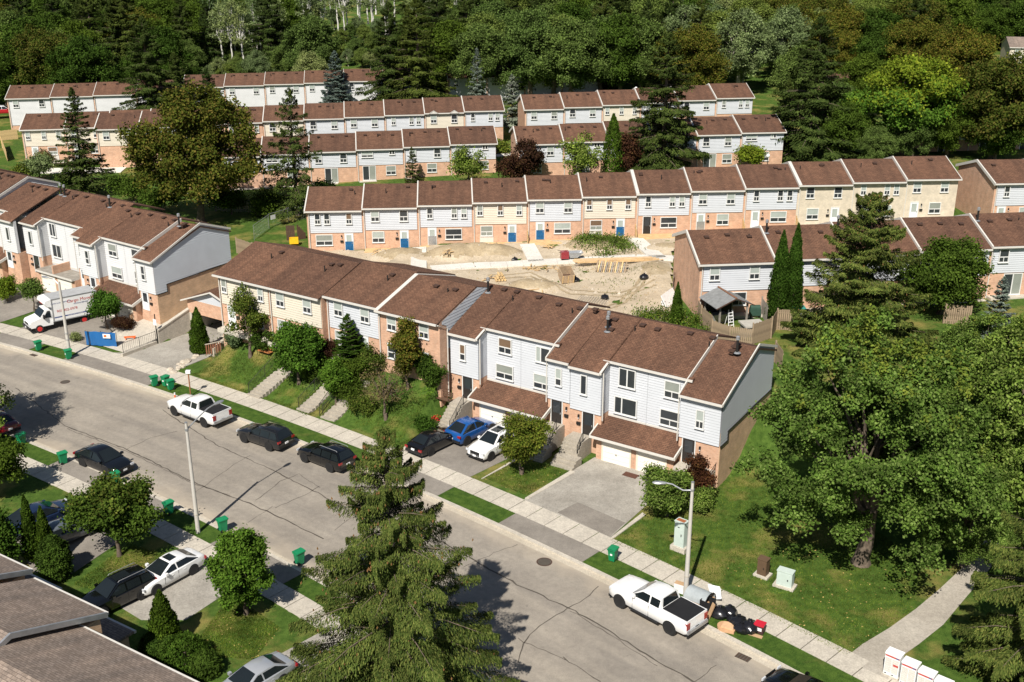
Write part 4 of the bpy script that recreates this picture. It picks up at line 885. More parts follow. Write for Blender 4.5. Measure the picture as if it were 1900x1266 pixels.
def limb(mb, a, b, r0, r1, r, m, bend=.12, seg=4, n=6):
    a, b = Vector(a), Vector(b); L = (b-a).length; P = []
    for k in range(seg+1):
        f = k/seg; p = a.lerp(b, f); s = math.sin(f*math.pi)*bend*L
        P.append(p+Vector((r.gauss(0, .35)*s, r.gauss(0, .35)*s, -.25*s*abs(r.gauss(0, 1)))))
    mb.tube(P, [r0+(r1-r0)*k/seg for k in range(seg+1)], m, n); return P
_TR = {}
def deciduous(key, seed, h, rx, base, n, leaf, mats=None, lobes=46, shape='round', lobe_r=.30, bark=M_BARK, sub=14, tip=None, limbs=7, clus=1.3, trunk_r=None, rz_=None, lean=0, flat=.75):
    if key in _TR: return _TR[key]
    r = np.random.default_rng(seed); pr = random.Random(seed); cz = (h+base)/2; rzz = (h-base)/2
    # lobe centres through the crown, mostly near its surface
    U = rand_unit(r, lobes); q = r.uniform(.08, 1.0, lobes)**.5
    Cn = U*q[:, None]
    if shape == 'cone': f = (Cn[:, 2]+1)/2; k = 1.15*(1-f)**.75+.12; Cn[:, 0] *= k; Cn[:, 1] *= k
    elif shape == 'oval': pass
    elif shape == 'flat': Cn[:, 2] = Cn[:, 2]*.6+.25*(1-np.hypot(Cn[:, 0], Cn[:, 1]))
    elif shape == 'egg': f = (Cn[:, 2]+1)/2; k = 1.12-.45*f**1.6; Cn[:, 0] *= k; Cn[:, 1] *= k
    LR = lobe_r*r.uniform(.65, 1.25, lobes)
    P = Cn*(1-lobe_r*.6); ctr = P*np.array([rx, rx, rzz])+np.array([0, 0, cz])
    per = max(4, int(n/(lobes*sub))); S1 = rand_unit(r, lobes*sub); S1[:, 2] = np.abs(S1[:, 2])*.85-.15*r.random(lobes*sub)+.0*S1[:, 2]
    li = np.repeat(np.arange(lobes), sub); lr = (LR*rx)[li][:, None]
    sc = ctr[li]+S1*lr*r.uniform(.55, 1.0, (lobes*sub, 1))*np.array([1, 1, flat])
    si = np.repeat(np.arange(lobes*sub), per); N = len(si)
    C = sc[si]+r.normal(size=(N, 3))*np.array([.9, .9, 1.0])*leaf*clus
    out = C-np.array([0, 0, cz-.2*rzz]); out /= np.linalg.norm(out, axis=1)[:, None]
    Nn = out*.45+np.array([0, 0, .5])+rand_unit(r, N)*.95; Nn /= np.linalg.norm(Nn, axis=1)[:, None]
    D = np.cross(Nn, rand_unit(r, N)); sz = leaf*r.uniform(.7, 1.35, N)
    mi = None
    mats = mats or [L_MAPLE]
    if len(mats) > 1:
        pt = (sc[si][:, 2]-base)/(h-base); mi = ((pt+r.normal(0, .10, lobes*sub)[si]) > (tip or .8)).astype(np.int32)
    if lean: C[:, 0] += lean*(C[:, 2]/h)**1.5
    crown = leaf_mesh(key+'_crown', C, D, Nn, sz, sz*.72, mats, mi)
    mb = MB(); tr = trunk_r or .028*h; fork = base+(h-base)*.22
    P0 = limb(mb, (0, 0, -.4), (lean*.05+pr.gauss(0, .02*h), pr.gauss(0, .02*h), fork), tr*1.25, tr*.72, pr, bark, .05, 5, 9); top = P0[-1]
    mb.tube([(0, 0, -.3), (0, 0, .15), (0, 0, .5)], [tr*1.9, tr*1.45, tr*1.15], bark, 9)
    order = np.argsort(-np.linalg.norm(ctr-np.array([0, 0, fork]), axis=1)); step = max(1, lobes//max(1, limbs*3))
    pick = order[::step][:limbs*3]
    mains = []
    for j in range(limbs):
        c = ctr[pick[j]]; e = Vector((c[0]*.62, c[1]*.62, fork+(c[2]-fork)*.72)); Pm = limb(mb, top-Vector((0, 0, pr.uniform(0, .25)*(fork-base*.4))), e, tr*.55, tr*.2, pr, bark, .12, 4, 6); mains.append(Pm)
        limb(mb, Pm[-1], Vector(c), tr*.2, tr*.05, pr, bark, .1, 3, 5)
    for j in range(limbs, len(pick)):
        c = Vector(ctr[pick[j]]); Pm = min(mains, key=lambda q: (q[2]-c).length); limb(mb, Pm[2], c, tr*.22, tr*.04, pr, bark, .12, 3, 5)
    _TR[key] = (mb.mesh(key+'_trunk', 40), crown); return _TR[key]
def conifer(key, seed, h, rx, mats, n=9000, leaf=.34, whorls=24, base=.06, droop=.35, power=.85, bark=M_BARK, cones=0, gap=.0, thick=.16, per=7, hang=.4, top=1.0, wratio=.34, rv=(.72, 1.12), jit=.5):
    if key in _TR: return _TR[key]
    r = np.random.default_rng(seed); pr = random.Random(seed); mb = MB()
    mb.tube([(0, 0, -.3), (0, 0, h*.3), (0, 0, h*.7), (0, 0, h*.985)], [.018*h, .014*h, .007*h, .0015*h], bark, 8)
    Cs, Ds, Ns, Ls = [], [], [], []; CC, CD = [], []; nb = whorls*per; each = max(10, int(n/nb))
    for wI in range(whorls):
        f0 = base+(1-base)*(wI+.0)/whorls; 
        for b in range(per):
            f = min(.985, max(base*.7, f0+r.uniform(-jit, jit+.1)/whorls*(1-base))); R = rx*(1-f)**power*r.uniform(*rv)+.04*rx*(1-f)+.05
            if r.random() < gap and f < .62: R *= .55
            az = 2*math.pi*(b/per+wI*.38)+r.normal(0, .22); z0 = f*h; m = max(9, int(each*(.5+1.25*R/rx)))
            u = np.sqrt(r.uniform(.015, 1.0, m)); up = .16*(1-f)+.55*f**2
            zz = z0+R*(up*u-droop*u**1.7*(1.25-f)+.12*np.maximum(0, u-.75)*2)
            w = R*thick*2.2*np.sin(np.clip(u*1.05, 0, 1)*math.pi*.92+.12)*r.uniform(-1, 1, m)
            rad = np.array([math.cos(az), math.sin(az), 0]); lat = np.array([-math.sin(az), math.cos(az), 0])
            hg = np.abs(r.normal(0, 1, m))*hang*leaf
            C = rad*(u*R)[:, None]+lat*w[:, None]; C[:, 2] += zz-hg-np.abs(w)*.25
            D = rad*r.uniform(.25, 1.0, m)[:, None]+lat*(np.sign(w)*r.uniform(.1, 1.0, m))[:, None]; D[:, 2] -= hang*r.uniform(.2, 1.6, m)-.1
            Nn = np.tile(np.array([0, 0, 1.0]), (m, 1))+rad*.35+r.normal(0, .38, (m, 3))
            Cs.append(C); Ds.append(D); Ns.append(Nn); Ls.append(leaf*r.uniform(.6, 1.3, m)*(.7+.5*R/rx))
            if R > .25*rx: mb.tube([(0, 0, z0), tuple(rad*R*.5+np.array([0, 0, z0+R*(up*.5-droop*.3*(1.25-f))])), tuple(rad*R*.92+np.array([0, 0, z0+R*(up*.92-droop*.85*(1.25-f))]))], [.004*h*(1-f)+.015, .012+.0015*h*(1-f), .006], bark, 5, False)
            if cones:
                k = r.poisson(cones*(.25+1.4*f)); 
                for _ in range(k):
                    uu = r.uniform(.55, 1.0); CC.append(rad*uu*R+lat*r.normal(0, .12*R)+np.array([0, 0, z0+R*(up*uu-droop*uu**1.7*(1.25-f))-.12]))
    m = max(12, n//150); zt = h*(.93+.07*r.random(m)); C = np.c_[r.normal(0, .012*h, m)*(1-zt/h+.02)*20, r.normal(0, .012*h, m)*(1-zt/h+.02)*20, zt]
    Cs.append(C); D = rand_unit(r, m); D[:, 2] = np.abs(D[:, 2])+.4; Ds.append(D); Ns.append(rand_unit(r, m)); Ls.append(np.full(m, leaf*.8))
    C = np.vstack(Cs); L = np.hstack(Ls); crown = leaf_mesh(key+'_crown', C, np.vstack(Ds), np.vstack(Ns), L, L*wratio, mats)
    cm = None
    if CC:
        c = np.array(CC); k = len(c); d = np.tile(np.array([0, 0, -1.0]), (k, 1))+r.normal(0, .15, (k, 3)); cm = leaf_mesh(key+'_cones', np.vstack([c, c]), np.vstack([d, d]), np.vstack([np.tile([1.0, 0, 0], (k, 1)), np.tile([0, 1.0, 0], (k, 1))]), .20, .09, [M_CONE])
    _TR[key] = (mb.mesh(key+'_trunk', 40), crown, cm); return _TR[key]
def column(key, seed, h, rx, mats, n=6000, leaf=.2, taper=.6, round_=False):
    if key in _TR: return _TR[key]
    r = np.random.default_rng(seed); f = r.uniform(0, 1, n); az = r.uniform(0, 2*math.pi, n)
    prof = (np.minimum(1, f/.12+.55))*np.maximum(.02, (1-f**(1.7 if not round_ else 3.2)))**(taper) if not round_ else np.sqrt(np.maximum(.02, 1-(f*1.65-.65)**2))
    lump = 1+.10*np.sin(az*5+f*17)+.08*np.sin(az*3-f*29); rad = rx*prof*lump*np.sqrt(r.uniform(.35, 1.0, n))
    C = np.c_[np.cos(az)*rad, np.sin(az)*rad, f*h*.98+.03*h+r.normal(0, leaf*.3, n)]; o = np.c_[np.cos(az), np.sin(az), np.full(n, .45)]
    D = np.c_[np.cos(az)*.35, np.sin(az)*.35, np.ones(n)]+r.normal(0, .35, (n, 3)) if not round_ else rand_unit(r, n)
    Nn = o+r.normal(0, .45, (n, 3)); L = leaf*r.uniform(.7, 1.3, n); crown = leaf_mesh(key+'_crown', C, D, Nn, L, L*.55, mats)
    mb = MB(); mb.tube([(0, 0, -.3), (0, 0, h*.75)], [.05*rx+.05, .02], M_BARK, 7)
    for k in range(5): a = k*2.4; mb.tube([(0, 0, .2*h+.05*k), (math.cos(a)*rx*.5, math.sin(a)*rx*.5, .45*h+.05*h*k)], [.03, .01], M_BARK, 5)
    _TR[key] = (mb.mesh(key+'_trunk', 40), crown, None); return _TR[key]
def plant(name, ms, loc, label, cat='tree', group=None, sc=1.0, rz=None, sz=None, crown='crown', trunk='trunk'):
    t = thing(name, label, cat, loc, rng.uniform(0, 6.28) if rz is None else rz, group); t.scale = (sc, sc, sz or sc)
    link(trunk, ms[0], t); link(crown, ms[1], t)
    if len(ms) > 2 and ms[2]: tag(link('cone', ms[2], t), kind='stuff')
    return t
# ---- near and middle trees, each at the foot of its trunk
g = GT
plant('spruce_tree', conifer('near_spruce', 3, 16.2, 6.4, [L_SPR], 300000, .15, 23, .02, .36, .74, cones=4.0, thick=.09, per=8, hang=1.5, wratio=.31, gap=.14, rv=(.62, 1.2), jit=.7), (-6.0, 48.0, .1), 'tall cone-laden spruce standing before the road, nearest tree of all', rz=.4)
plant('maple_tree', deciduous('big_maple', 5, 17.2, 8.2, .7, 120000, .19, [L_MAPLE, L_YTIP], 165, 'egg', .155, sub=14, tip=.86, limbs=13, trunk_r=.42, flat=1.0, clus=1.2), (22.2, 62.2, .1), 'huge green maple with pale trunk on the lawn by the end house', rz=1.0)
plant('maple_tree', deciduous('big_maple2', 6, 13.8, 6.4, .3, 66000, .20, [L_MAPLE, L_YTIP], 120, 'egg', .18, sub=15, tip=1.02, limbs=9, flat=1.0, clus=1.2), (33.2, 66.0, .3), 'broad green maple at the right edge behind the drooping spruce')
plant('maple_tree', deciduous('big_maple2', 6, 13, 5.4, 2.4, 30000, .27), (*G(1800, 800, 2.5), 2.0), 'green maple in the middle of the right-hand grove, below the round dark pine', sc=.72)
plant('maple_tree', deciduous('big_maple2', 6, 13, 5.4, 2.4, 30000, .27), (*G(1900, 830, 2.8), 2.3), 'green maple half cut by the right edge of the grove', sc=.80, rz=2.2)
plant('maple_tree', deciduous('big_maple2', 6, 13, 5.4, 2.4, 30000, .27), (28.6, 62.0, .2), 'lower green maple filling the gap between the huge maple and the right edge', sc=.58, rz=4.0)
plant('spruce_tree', conifer('right_spruce', 8, 13.8, 6.0, [L_SPR], 130000, .23, 24, .03, .20, .58, cones=3.4, thick=.15, per=9, hang=.7, rv=(.62, 1.2), jit=2.2), (*G(1588, 648, 3.9), 3.7), 'stout cone-tipped spruce before the right garden row, between cedars and round pine', rz=2.0)
plant('pine_tree', deciduous('round_pine', 9, 7.6, 4.3, .8, 26000, .22, [L_DARK], 60, 'round', .24, sub=18, flat=.85, limbs=8), (*G(1742, 585, 4.4), 4.2), 'round dark pine in front of the right garden row')
plant('blue_spruce', conifer('small_blue', 10, 7.5, 2.2, [L_BLUE], 9000, .3, 15, .04, .2, .8, hang=.2), (*G(1838, 668, 3.6), 3.4), 'pale blue spruce among the right-hand maples')
for k, (u, v, hh, rr) in enumerate([(1441, 592, 8.2, 1.05), (1466, 590, 8.8, .95)]):
    plant('cedar_tree', column('cedar%d' % k, 20+k, hh, rr, [L_CED], 11000, .2, .75), (*G(u, v, 4.1), 4.0), 'slim tall cedar column, %s of the pair by the garden fence' % ('left' if k == 0 else 'taller right'))
plant('cedar_tree', column('cedar2', 23, 4.1, .62, [L_CED], 6000, .17, .9), (*G(1254, 604, 3.8), 3.7), 'small pointed cedar beside the pink brick gable')
plant('spruce_tree', conifer('corner_spruce', 12, 13.2, 5.4, [L_SPR], 160000, .17, 17, .02, .38, .66, thick=.09, per=7, hang=1.3, gap=.15, rv=(.6, 1.2)), (*G(1905, 1290, .1), .1), 'drooping spruce filling the lower right corner', rz=.9)
plant('lawn_tree', deciduous('lawn_shrub', 14, 4.6, 2.1, .75, 22000, .15, [L_OLIVE], 40, 'round', .30, sub=16, limbs=6, trunk_r=.11), (*G(968, 880, .1), .1), 'low rounded dark green tree on the lawn between the two driveways')
plant('shrub', deciduous('door_bush', 15, 3.9, 1.9, .1, 20000, .15, [L_MAPLE], 34, 'round', .33, sub=16, limbs=6, trunk_r=.09), (*G(1238, 957, .1), .1), 'big round green shrub beside the concrete driveway', 'shrub')
plant('shrub', deciduous('purple_bush', 16, 3.6, 1.25, .3, 8000, .14, [L_PURP], 22, 'egg', .36, sub=14, limbs=5, trunk_r=.07), (*G(1290, 925, .3), .1), 'purple-leaved shrub by the end house door', 'shrub')
plant('shrub', deciduous('low_bush', 17, 1.8, 1.1, .05, 7000, .13, [L_MAPLE], 18, 'round', .4, sub=14, limbs=4, trunk_r=.05), (*G(1303, 946, .2), .1), 'small green shrub behind the lamp post, below the purple one', 'shrub')
def T(name, key, seed, u, v, h, rx, base, n, leaf, mats, label, cat='tree', **k):
    return plant(name, deciduous(key, seed, h, rx, base, n, leaf, mats, **k), GT(u, v), label, cat)
T('dry_tree', 'dry1', 30, 465, 662, 6.6, 1.9, 1.4, 7000, .17, [L_OLIVE], 'thin half-bare tree on the stepped front lawn', lobes=26, lobe_r=.30, sub=10, limbs=8, trunk_r=.13)
T('maple_tree', 'lush1', 31, 555, 712, 6.0, 2.25, .7, 24000, .18, [L_LUSH], 'lush round maple in front of the cream house', lobes=70, shape='egg', lobe_r=.24, sub=16, trunk_r=.12)
T('maple_tree', 'lush2', 32, 624, 752, 4.0, 1.25, 1.0, 11000, .15, [L_LUSH], 'small bright green lawn tree between two stairways', lobes=26, lobe_r=.33, sub=14, trunk_r=.07)
plant('pine_tree', conifer('front_pine', 33, 5.2, 1.8, [L_CED], 16000, .22, 14, .03, .1, .75, thick=.25, per=8, hang=.1), GT(650, 690), 'dense dark conifer in front of the blue-white house')
T('pear_tree', 'pear', 34, 757, 722, 6.6, 1.25, .5, 15000, .17, [L_BRN], 'narrow reddish-brown pear tree against the tall brick house', lobes=34, shape='egg', lobe_r=.36, sub=14, trunk_r=.09)
T('bare_tree', 'bare', 35, 716, 778, 4.6, 2.4, 1.2, 2200, .12, [L_DRY], 'bare grey branched tree on the lawn before the brick house', lobes=40, lobe_r=.24, sub=5, limbs=13, trunk_r=.10)
T('shrub', 'bush_a', 36, 800, 755, 2.6, 1.5, .1, 13000, .14, [L_DARK], 'round clipped dark bush beside the wooden bench', 'shrub', lobes=30, lobe_r=.33, sub=16, limbs=5, trunk_r=.06)
T('shrub', 'bush_b', 37, 790, 778, 1.5, .95, .05, 6000, .12, [L_CED], 'small green bush below the clipped round one', 'shrub', lobes=18, lobe_r=.4, limbs=4, trunk_r=.05)
T('shrub', 'bush_c', 38, 690, 700, 2.8, 1.3, .1, 4200, .14, [L_OLIVE], 'loose olive shrub by the second stairway', 'shrub', lobes=26, lobe_r=.32, sub=10, limbs=7, trunk_r=.06)
T('shrub', 'bush_d', 39, 655, 712, 2.4, 1.6, .05, 9000, .14, [L_DARK], 'dark spreading shrub at the foot of the conifer', 'shrub', lobes=24, lobe_r=.36, limbs=5, trunk_r=.05)
for k, (u, v, h_, rr, m, lab) in enumerate([(648, 742, 2.0, 1.5, L_DARK, 'dark spreading shrub between the small green tree and the shrub stairway'), (675, 765, 1.3, 1.1, L_OLIVE, 'low olive shrub at the foot of the shrub stairway'), (612, 672, 2.2, 1.1, L_PURP, 'reddish flowering shrub by the cream house corner'), (530, 648, 2.0, 1.3, L_MAPLE, 'green shrub behind the orange-brown bench'), (690, 668, 2.8, 1.0, L_DARK, 'tall dark shrub against the blue-white house'), (440, 640, 1.3, 1.0, L_PALE, 'pale flowering shrub on the rocky border'), (585, 705, 1.4, 1.2, L_DARK, 'dark ground-hugging shrub right of the lush maple')]):
    T('shrub', 'fsh%d' % k, 140+k, u, v, h_, rr, .05, 6500, .13, [m], lab, 'shrub', lobes=22, lobe_r=.36, sub=13, limbs=5, trunk_r=.04)
T('shrub', 'bush_e', 40, 500, 648, 1.8, 1.5, .05, 6000, .14, [L_DARK], 'low dark shrub behind the half-bare tree', 'shrub', lobes=20, lobe_r=.36, limbs=4, trunk_r=.05)
T('shrub', 'bush_f', 41, 600, 690, 1.9, .55, .05, 3000, .12, [L_CED], 'small upright conifer beside the lush maple', 'shrub', lobes=14, shape='cone', lobe_r=.4, limbs=3, trunk_r=.04)
T('shrub', 'bush_g', 42, 570, 662, 1.5, .8, .05, 3000, .12, [L_PURP], 'reddish shrub by the white door of the cream house', 'shrub', lobes=14, lobe_r=.4, limbs=4, trunk_r=.04)
plant('cedar_tree', column('cedar_ramp', 44, 4.4, .95, [L_CED], 12000, .17, .8), (*G(372, 655, .12), .12), 'pointed cedar standing beside the sunken garage drive')
T('maple_tree', 'truck_tree', 45, 200, 612, 3.9, 1.75, 1.3, 13000, .18, [L_LUSH], 'small leafy tree in front of the moving truck box', lobes=30, lobe_r=.33, sub=14, trunk_r=.09)
T('street_tree', 'left_a', 46, 64, 578, 3.3, 1.35, 1.5, 6000, .16, [L_MAPLE], 'thin young tree beside the truck cab', lobes=20, lobe_r=.34, sub=12, trunk_r=.07)
T('shrub', 'left_b', 47, 14, 560, 2.6, 1.4, .3, 7000, .16, [L_YEL], 'yellowing bush at the left edge of the truck terrace', 'shrub', lobes=20, lobe_r=.36, limbs=5, trunk_r=.06)
T('shrub', 'ramp_bush', 48, 232, 612, 1.5, 1.2, .05, 5000, .12, [L_PURP], 'dark bushy shrub at the foot of the brown brick wall', 'shrub', lobes=18, lobe_r=.4, limbs=4, trunk_r=.04)
T('shrub', 'pole_bush', 49, 142, 634, .8, .6, .02, 1800, .1, [L_PALE], 'little pale shrub beside the blue barrier', 'shrub', lobes=10, lobe_r=.45, limbs=3, trunk_r=.03)
plant('street_tree', deciduous('near_tree', 50, 5.8, 2.9, 1.2, 26000, .19, [L_DARK, L_OLIVE], 44, 'round', .29, sub=16, tip=.7, trunk_r=.12), (*G(222, 1032, .1), .1), 'dark round tree between the parked cars and the near pavement')
plant('street_tree', deciduous('near_tree2', 51, 5.2, 2.4, .8, 18000, .19, [L_DARK], 36, 'round', .30, sub=16, trunk_r=.12), (*G(-5, 925, .1), .1), 'dark leafy tree at the left edge below the road')
for k, (u, v, hh) in enumerate([(64, 1040, 4.6), (91, 1045, 4.0)]): plant('cedar_tree', column('cedar_n%d' % k, 55+k, hh, .62, [L_CED], 7000, .16, .8), (*G(u, v, .1), .1), 'upright cedar by the near roof, %s' % ('taller one in front of the blue car' if k == 0 else 'right-hand one before the grey car'))
plant('shrub', column('round_n', 58, 2.9, 1.05, [L_DARK], 9000, .15, .8, True), (*G(106, 1072, .1), .1), 'round clipped shrub beside the two upright cedars', 'shrub')
T('shrub', 'left_gold', 59, 8, 1058, 4.6, 1.3, .2, 9000, .16, [L_CED], 'tall tapering evergreen at the left edge above the roof', 'shrub', lobes=30, shape='cone', lobe_r=.36, limbs=5, trunk_r=.06)
plant('maple_tree', deciduous('egg_maple', 60, 5.9, 1.95, .5, 34000, .15, [L_LUSH], 80, 'egg', .22, sub=14, trunk_r=.11, clus=1.1), (*G(457, 1140, .1), .1), 'bright egg-shaped maple on the near lawn beside the white sedan')
plant('cedar_tree', column('cedar_c', 61, 3.6, .95, [L_CED], 10000, .16, .8), (*G(308, 1200, .1), .1), 'shaggy cedar beside the near driveway')
for k, (u, v, hh, rr) in enumerate([(345, 1232, 1.7, 1.25), (288, 1212, 1.2, .85), (382, 1250, 1.3, .9), (322, 1222, 1.3, .9)]): plant('shrub', column('lowsh%d' % k, 63+k, hh, rr, [L_DARK if k else L_CED], 5000, .14, .8, True), (*G(u, v, .1), .1), ['broad low juniper beneath the shaggy cedar', 'small dark shrub left of the shaggy cedar', 'rounded shrub by the porch roof corner', 'small juniper between cedar and low shrubs'][k], 'shrub')
plant('street_tree', deciduous('big_maple2', 6, 13, 5.4, 2.4, 30000, .27), (-43.0, 78.0, .1), 'maple outside the left edge whose shade lies on the road', sc=.82)
# ---- courtyards and back rows
EXTRA = []
plant('maple_tree', deciduous('brown_maple', 70, 17.0, 8.8, 1.6, 60000, .33, [L_BRN], 120, 'egg', .19, sub=15, limbs=12, trunk_r=.4, flat=1.0, clus=1.2), (*G(372, 404, 2.4), 2.1), 'big brown-tinged maple in front of the second row')
plant('spruce_tree', conifer('thin_spruce', 71, 16.2, 5.4, [L_SPRD], 17000, .36, 17, .14, .30, .7, gap=.3, thick=.13, per=6, hang=.6, rv=(.5, 1.2)), (*G(552, 398, 2.4), 2.2), 'tall thin open-branched spruce beside the brown-tinged maple')
plant('spruce_tree', conifer('slim_spruce', 72, 14.2, 4.5, [L_SPRD], 17000, .40, 19, .05, .25, .8, gap=.2, per=7, hang=.35), (*G(158, 352, 2.4), 2.2), 'slim dark spruce before the left courtyard houses')
BIGS = conifer('big_spruce', 73, 20.0, 5.2, [L_SPRD], 52000, .33, 24, .04, .38, .66, per=8, hang=.7, thick=.12, rv=(.6, 1.2), gap=.1, jit=1.3)
plant('spruce_tree', BIGS, (*G(1228, 336, 3.4), 3.2), 'tall dark spruce breaking the rear rows on the right', sc=1.32, sz=1.02)
plant('spruce_tree', BIGS, (*G(1500, 302, 4.6), 4.0), 'dark spruce standing left of the yellow-green tree', sc=1.4, sz=1.05)
for u, v, k, sc, lab in [(1452, 285, 2, .55, 'low dark spruce at the end of the second row, right part'), (1545, 262, 0, .62, 'green tree between the dark spruce and the yellow-green locust'), (1600, 215, 1, .75, 'dark tree behind the yellow-green locust, left side'), (1480, 215, 0, .8, 'green tree behind the dark spruce near the right rear row'), (1690, 300, 0, .5, 'low green tree under the yellow-green locust'), (1755, 292, 1, .62, 'low dark tree before the shaded houses, middle'), (1845, 300, 1, .6, 'low dark tree before the shaded houses, right')]: EXTRA.append((u, v, k, sc, lab))
plant('locust_tree', deciduous('locust', 75, 15.5, 9.6, 3.0, 44000, .36, [L_LUSH, L_YEL], 96, 'egg', .22, sub=18, tip=.55, limbs=10, bark=M_BARK, trunk_r=.3, flat=.4), (*G(1672, 296, 4.8), 4.4), 'spreading yellow-green locust tree on the upper right')
DM = deciduous('dark_maple', 76, 15.0, 7.6, 1.0, 46000, .31, [L_BRN], 100, 'egg', .21, sub=15, limbs=8, flat=.95)
DM2 = deciduous('dark_maple2', 77, 14.0, 7.4, 1.0, 42000, .32, [L_DARK], 90, 'egg', .22, sub=15, limbs=7, flat=.95)
GM = deciduous('green_far', 78, 15, 6.8, 1.0, 40000, .32, [L_WILL], 85, 'egg', .22, sub=15, limbs=7, flat=.95)
PM_ = deciduous('pale_far', 79, 14, 6.2, 1.8, 32000, .30, [L_PALE], 80, 'egg', .20, sub=13, limbs=9, bark=M_BARKP, flat=1.0)
for u, v, ms, sc, lab in [(1840, 296, DM, 1.02, 'dark browning maple right of the yellow-green locust, in the lower corner of the wood'), (1780, 200, DM, .95, 'dark browning maple directly behind the yellow-green locust'), (1895, 262, DM2, .95, 'dark maple cut by the right edge below the lone tan roof'),
  (1560, 300, DM2, .6, 'low dark green tree at the foot of the yellow-green locust'), (1620, 318, GM, .42, 'low green tree before the shaded houses'), (1275, 190, DM, .95, 'browning maple behind the tall dark spruce'),
  (1370, 170, PM_, 1.1, 'silvery poplar with pale leaves above the right rear row'), (1450, 150, PM_, 1.0, 'silvery poplar right of the first pale one'), (985, 186, GM, 1.15, 'green willow-like tree above the gap in the rear rows'), (1060, 190, GM, 1.05, 'green leafy tree right of the willow-like one'),
  (1150, 178, DM2, 1.1, 'dark green tree behind the cream house of the right rear row'), (540, 150, GM, .6, 'green rounded tree above the far middle roofs'), (585, 160, GM, 1.0, 'broad green tree left of the blue spruce'), (350, 152, GM, .62, 'light green rounded tree by the far garden slope'), (165, 168, PM_, .8, 'pale leafy tree above the far left roofs'),
  (480, 160, PM_, .55, 'low pale bush-like tree above the far middle roofs'), (70, 178, DM2, 1.15, 'large dark tree at the upper left behind the far roofs'), (15, 200, DM2, .9, 'dark tree at the left edge above the parked red car')]:
    plant('rear_tree', ms, (*G(u, v, plateau(*G(u, v, 3))), plateau(*G(u, v, 3))-.1), lab, sc=sc)
for u, v, k, sc, lab in EXTRA: z = plateau(*G(u, v, 4)); plant('rear_tree', (GM, DM2, BIGS)[k], (*G(u, v, z), z-.1), lab, sc=sc)
BS = conifer('blue_far', 80, 11.5, 3.9, [L_BLUE], 14000, .40, 20, .03, .22, .8, per=8, hang=.2)
plant('blue_spruce', BS, (*G(626, 205, 3), 2.6), 'full pale blue spruce at the end of the far middle roofs')
plant('blue_spruce', conifer('pale_thin', 81, 12.5, 2.7, [L_BLUE], 6500, .40, 18, .05, .35, .8, gap=.25, per=6, hang=.35), (*G(886, 216, 3.3), 3), 'thin pale spruce before the far right roofs')
plant('blue_spruce', conifer('blue_dark', 82, 9.5, 3.0, [L_BLUE, L_SPRD], 9000, .40, 16, .03, .3, .75, per=7, hang=.3), (*G(950, 238, 3.3), 3), 'grey-blue drooping spruce in the gap between the rear rows')
for u, v, sc, lab in [(778, 214, 1.05, 'massive dark pine in front of the far roofs, left twin'), (728, 208, 1.0, 'massive dark pine in front of the far roofs, right twin behind it'), (815, 160, 1.0, 'dark pine behind the massive twin pines'), (286, 246, 1.0, 'dark spruce rising behind the brown-tinged maple'), (338, 252, .72, 'small dark spruce top above the brown-tinged maple, left'), (395, 265, .62, 'small dark spruce top above the brown-tinged maple, right'), (245, 175, 1.15, 'dark spruce above the far left roofs'), (505, 130, 1.0, 'dark spruce at the top edge left of the birches')]:
    z = plateau(*G(u, v, 3)); plant('spruce_tree', BIGS, (*G(u, v, z), z-.1), lab, sc=sc*(1.3 if sc > .9 else 1.15), sz=sc)
for k, (u, v, h_, rr) in enumerate([(1135, 342, 9.4, 1.7), (168, 222, 4.6, .8), (212, 222, 5.2, 1.3)]):
    z = plateau(*G(u, v, 3)); plant('cedar_tree', column('rcedar%d' % k, 84+k, h_, rr, [L_CED], 5000, .3, .7), (*G(u, v, z), z-.1), ['broad cedar in front of the right garden houses of the second row', 'slim cedar before the far left roofs', 'thick cedar before the far left roofs, right of the slim one'][k])
for k, (u, v, h_, rr, m, lab) in enumerate([(300, 392, 3.2, 3.0, L_DARK, 'dark bush under the left side of the big maple'), (430, 398, 3.0, 2.8, L_DARK, 'dark bush behind the left terrace end wall'), (500, 398, 2.6, 2.6, L_DARK, 'dark bush between big maple and thin spruce'), (600, 372, 2.8, 2.0, L_MAPLE, 'green bush left of the first middle-row house roof'), (1075, 344, 7.6, 3.3, L_MAPLE, 'rounded green tree before the right garden houses'), (985, 342, 6.4, 2.6, L_PURP, 'purple-leaved tree beside the brick gable of the second row'), (955, 345, 4.2, 2.9, L_PURP, 'low dark red shrub left of the purple-leaved tree'), (868, 346, 5.6, 2.7, L_MAPLE, 'small loose garden tree before the left second-row houses'), (1163, 340, 7.0, 1.6, L_PURP, 'dark thin tree beside the broad cedar'), (1395, 318, 3.4, 2.2, L_YEL, 'yellow-green garden bush before the right second-row houses'), (75, 335, 3.6, 2.3, L_PALE, 'pale shrub beside the left courtyard walk'), (145, 362, 3.0, 3.2, L_DARK, 'dark hedge-like bush behind the truck terrace roofs'), (250, 380, 4.5, 3.6, L_DARK, 'dark undergrowth left of the big maple'), (40, 340, 2.4, 1.6, L_WEED, 'low green weeds by the courtyard walk'), (925, 285, 1.6, 1.6, L_WEED, 'small green bush in the gap between rear rows'), (85, 308, 2.2, 1.3, L_DRY, 'thin brownish shrub at the left courtyard house')]):  # first three dark bushes are added to deepen the shade around the maple
    plant('garden_tree' if h_ > 3 else 'shrub', deciduous('gard%d' % k, 90+k, h_, rr, .2 if h_ < 3 else .8, 5200, .26, [m], 22, 'round', .34, sub=12, limbs=5), GT(u, v), lab, 'tree' if h_ > 3 else 'shrub')
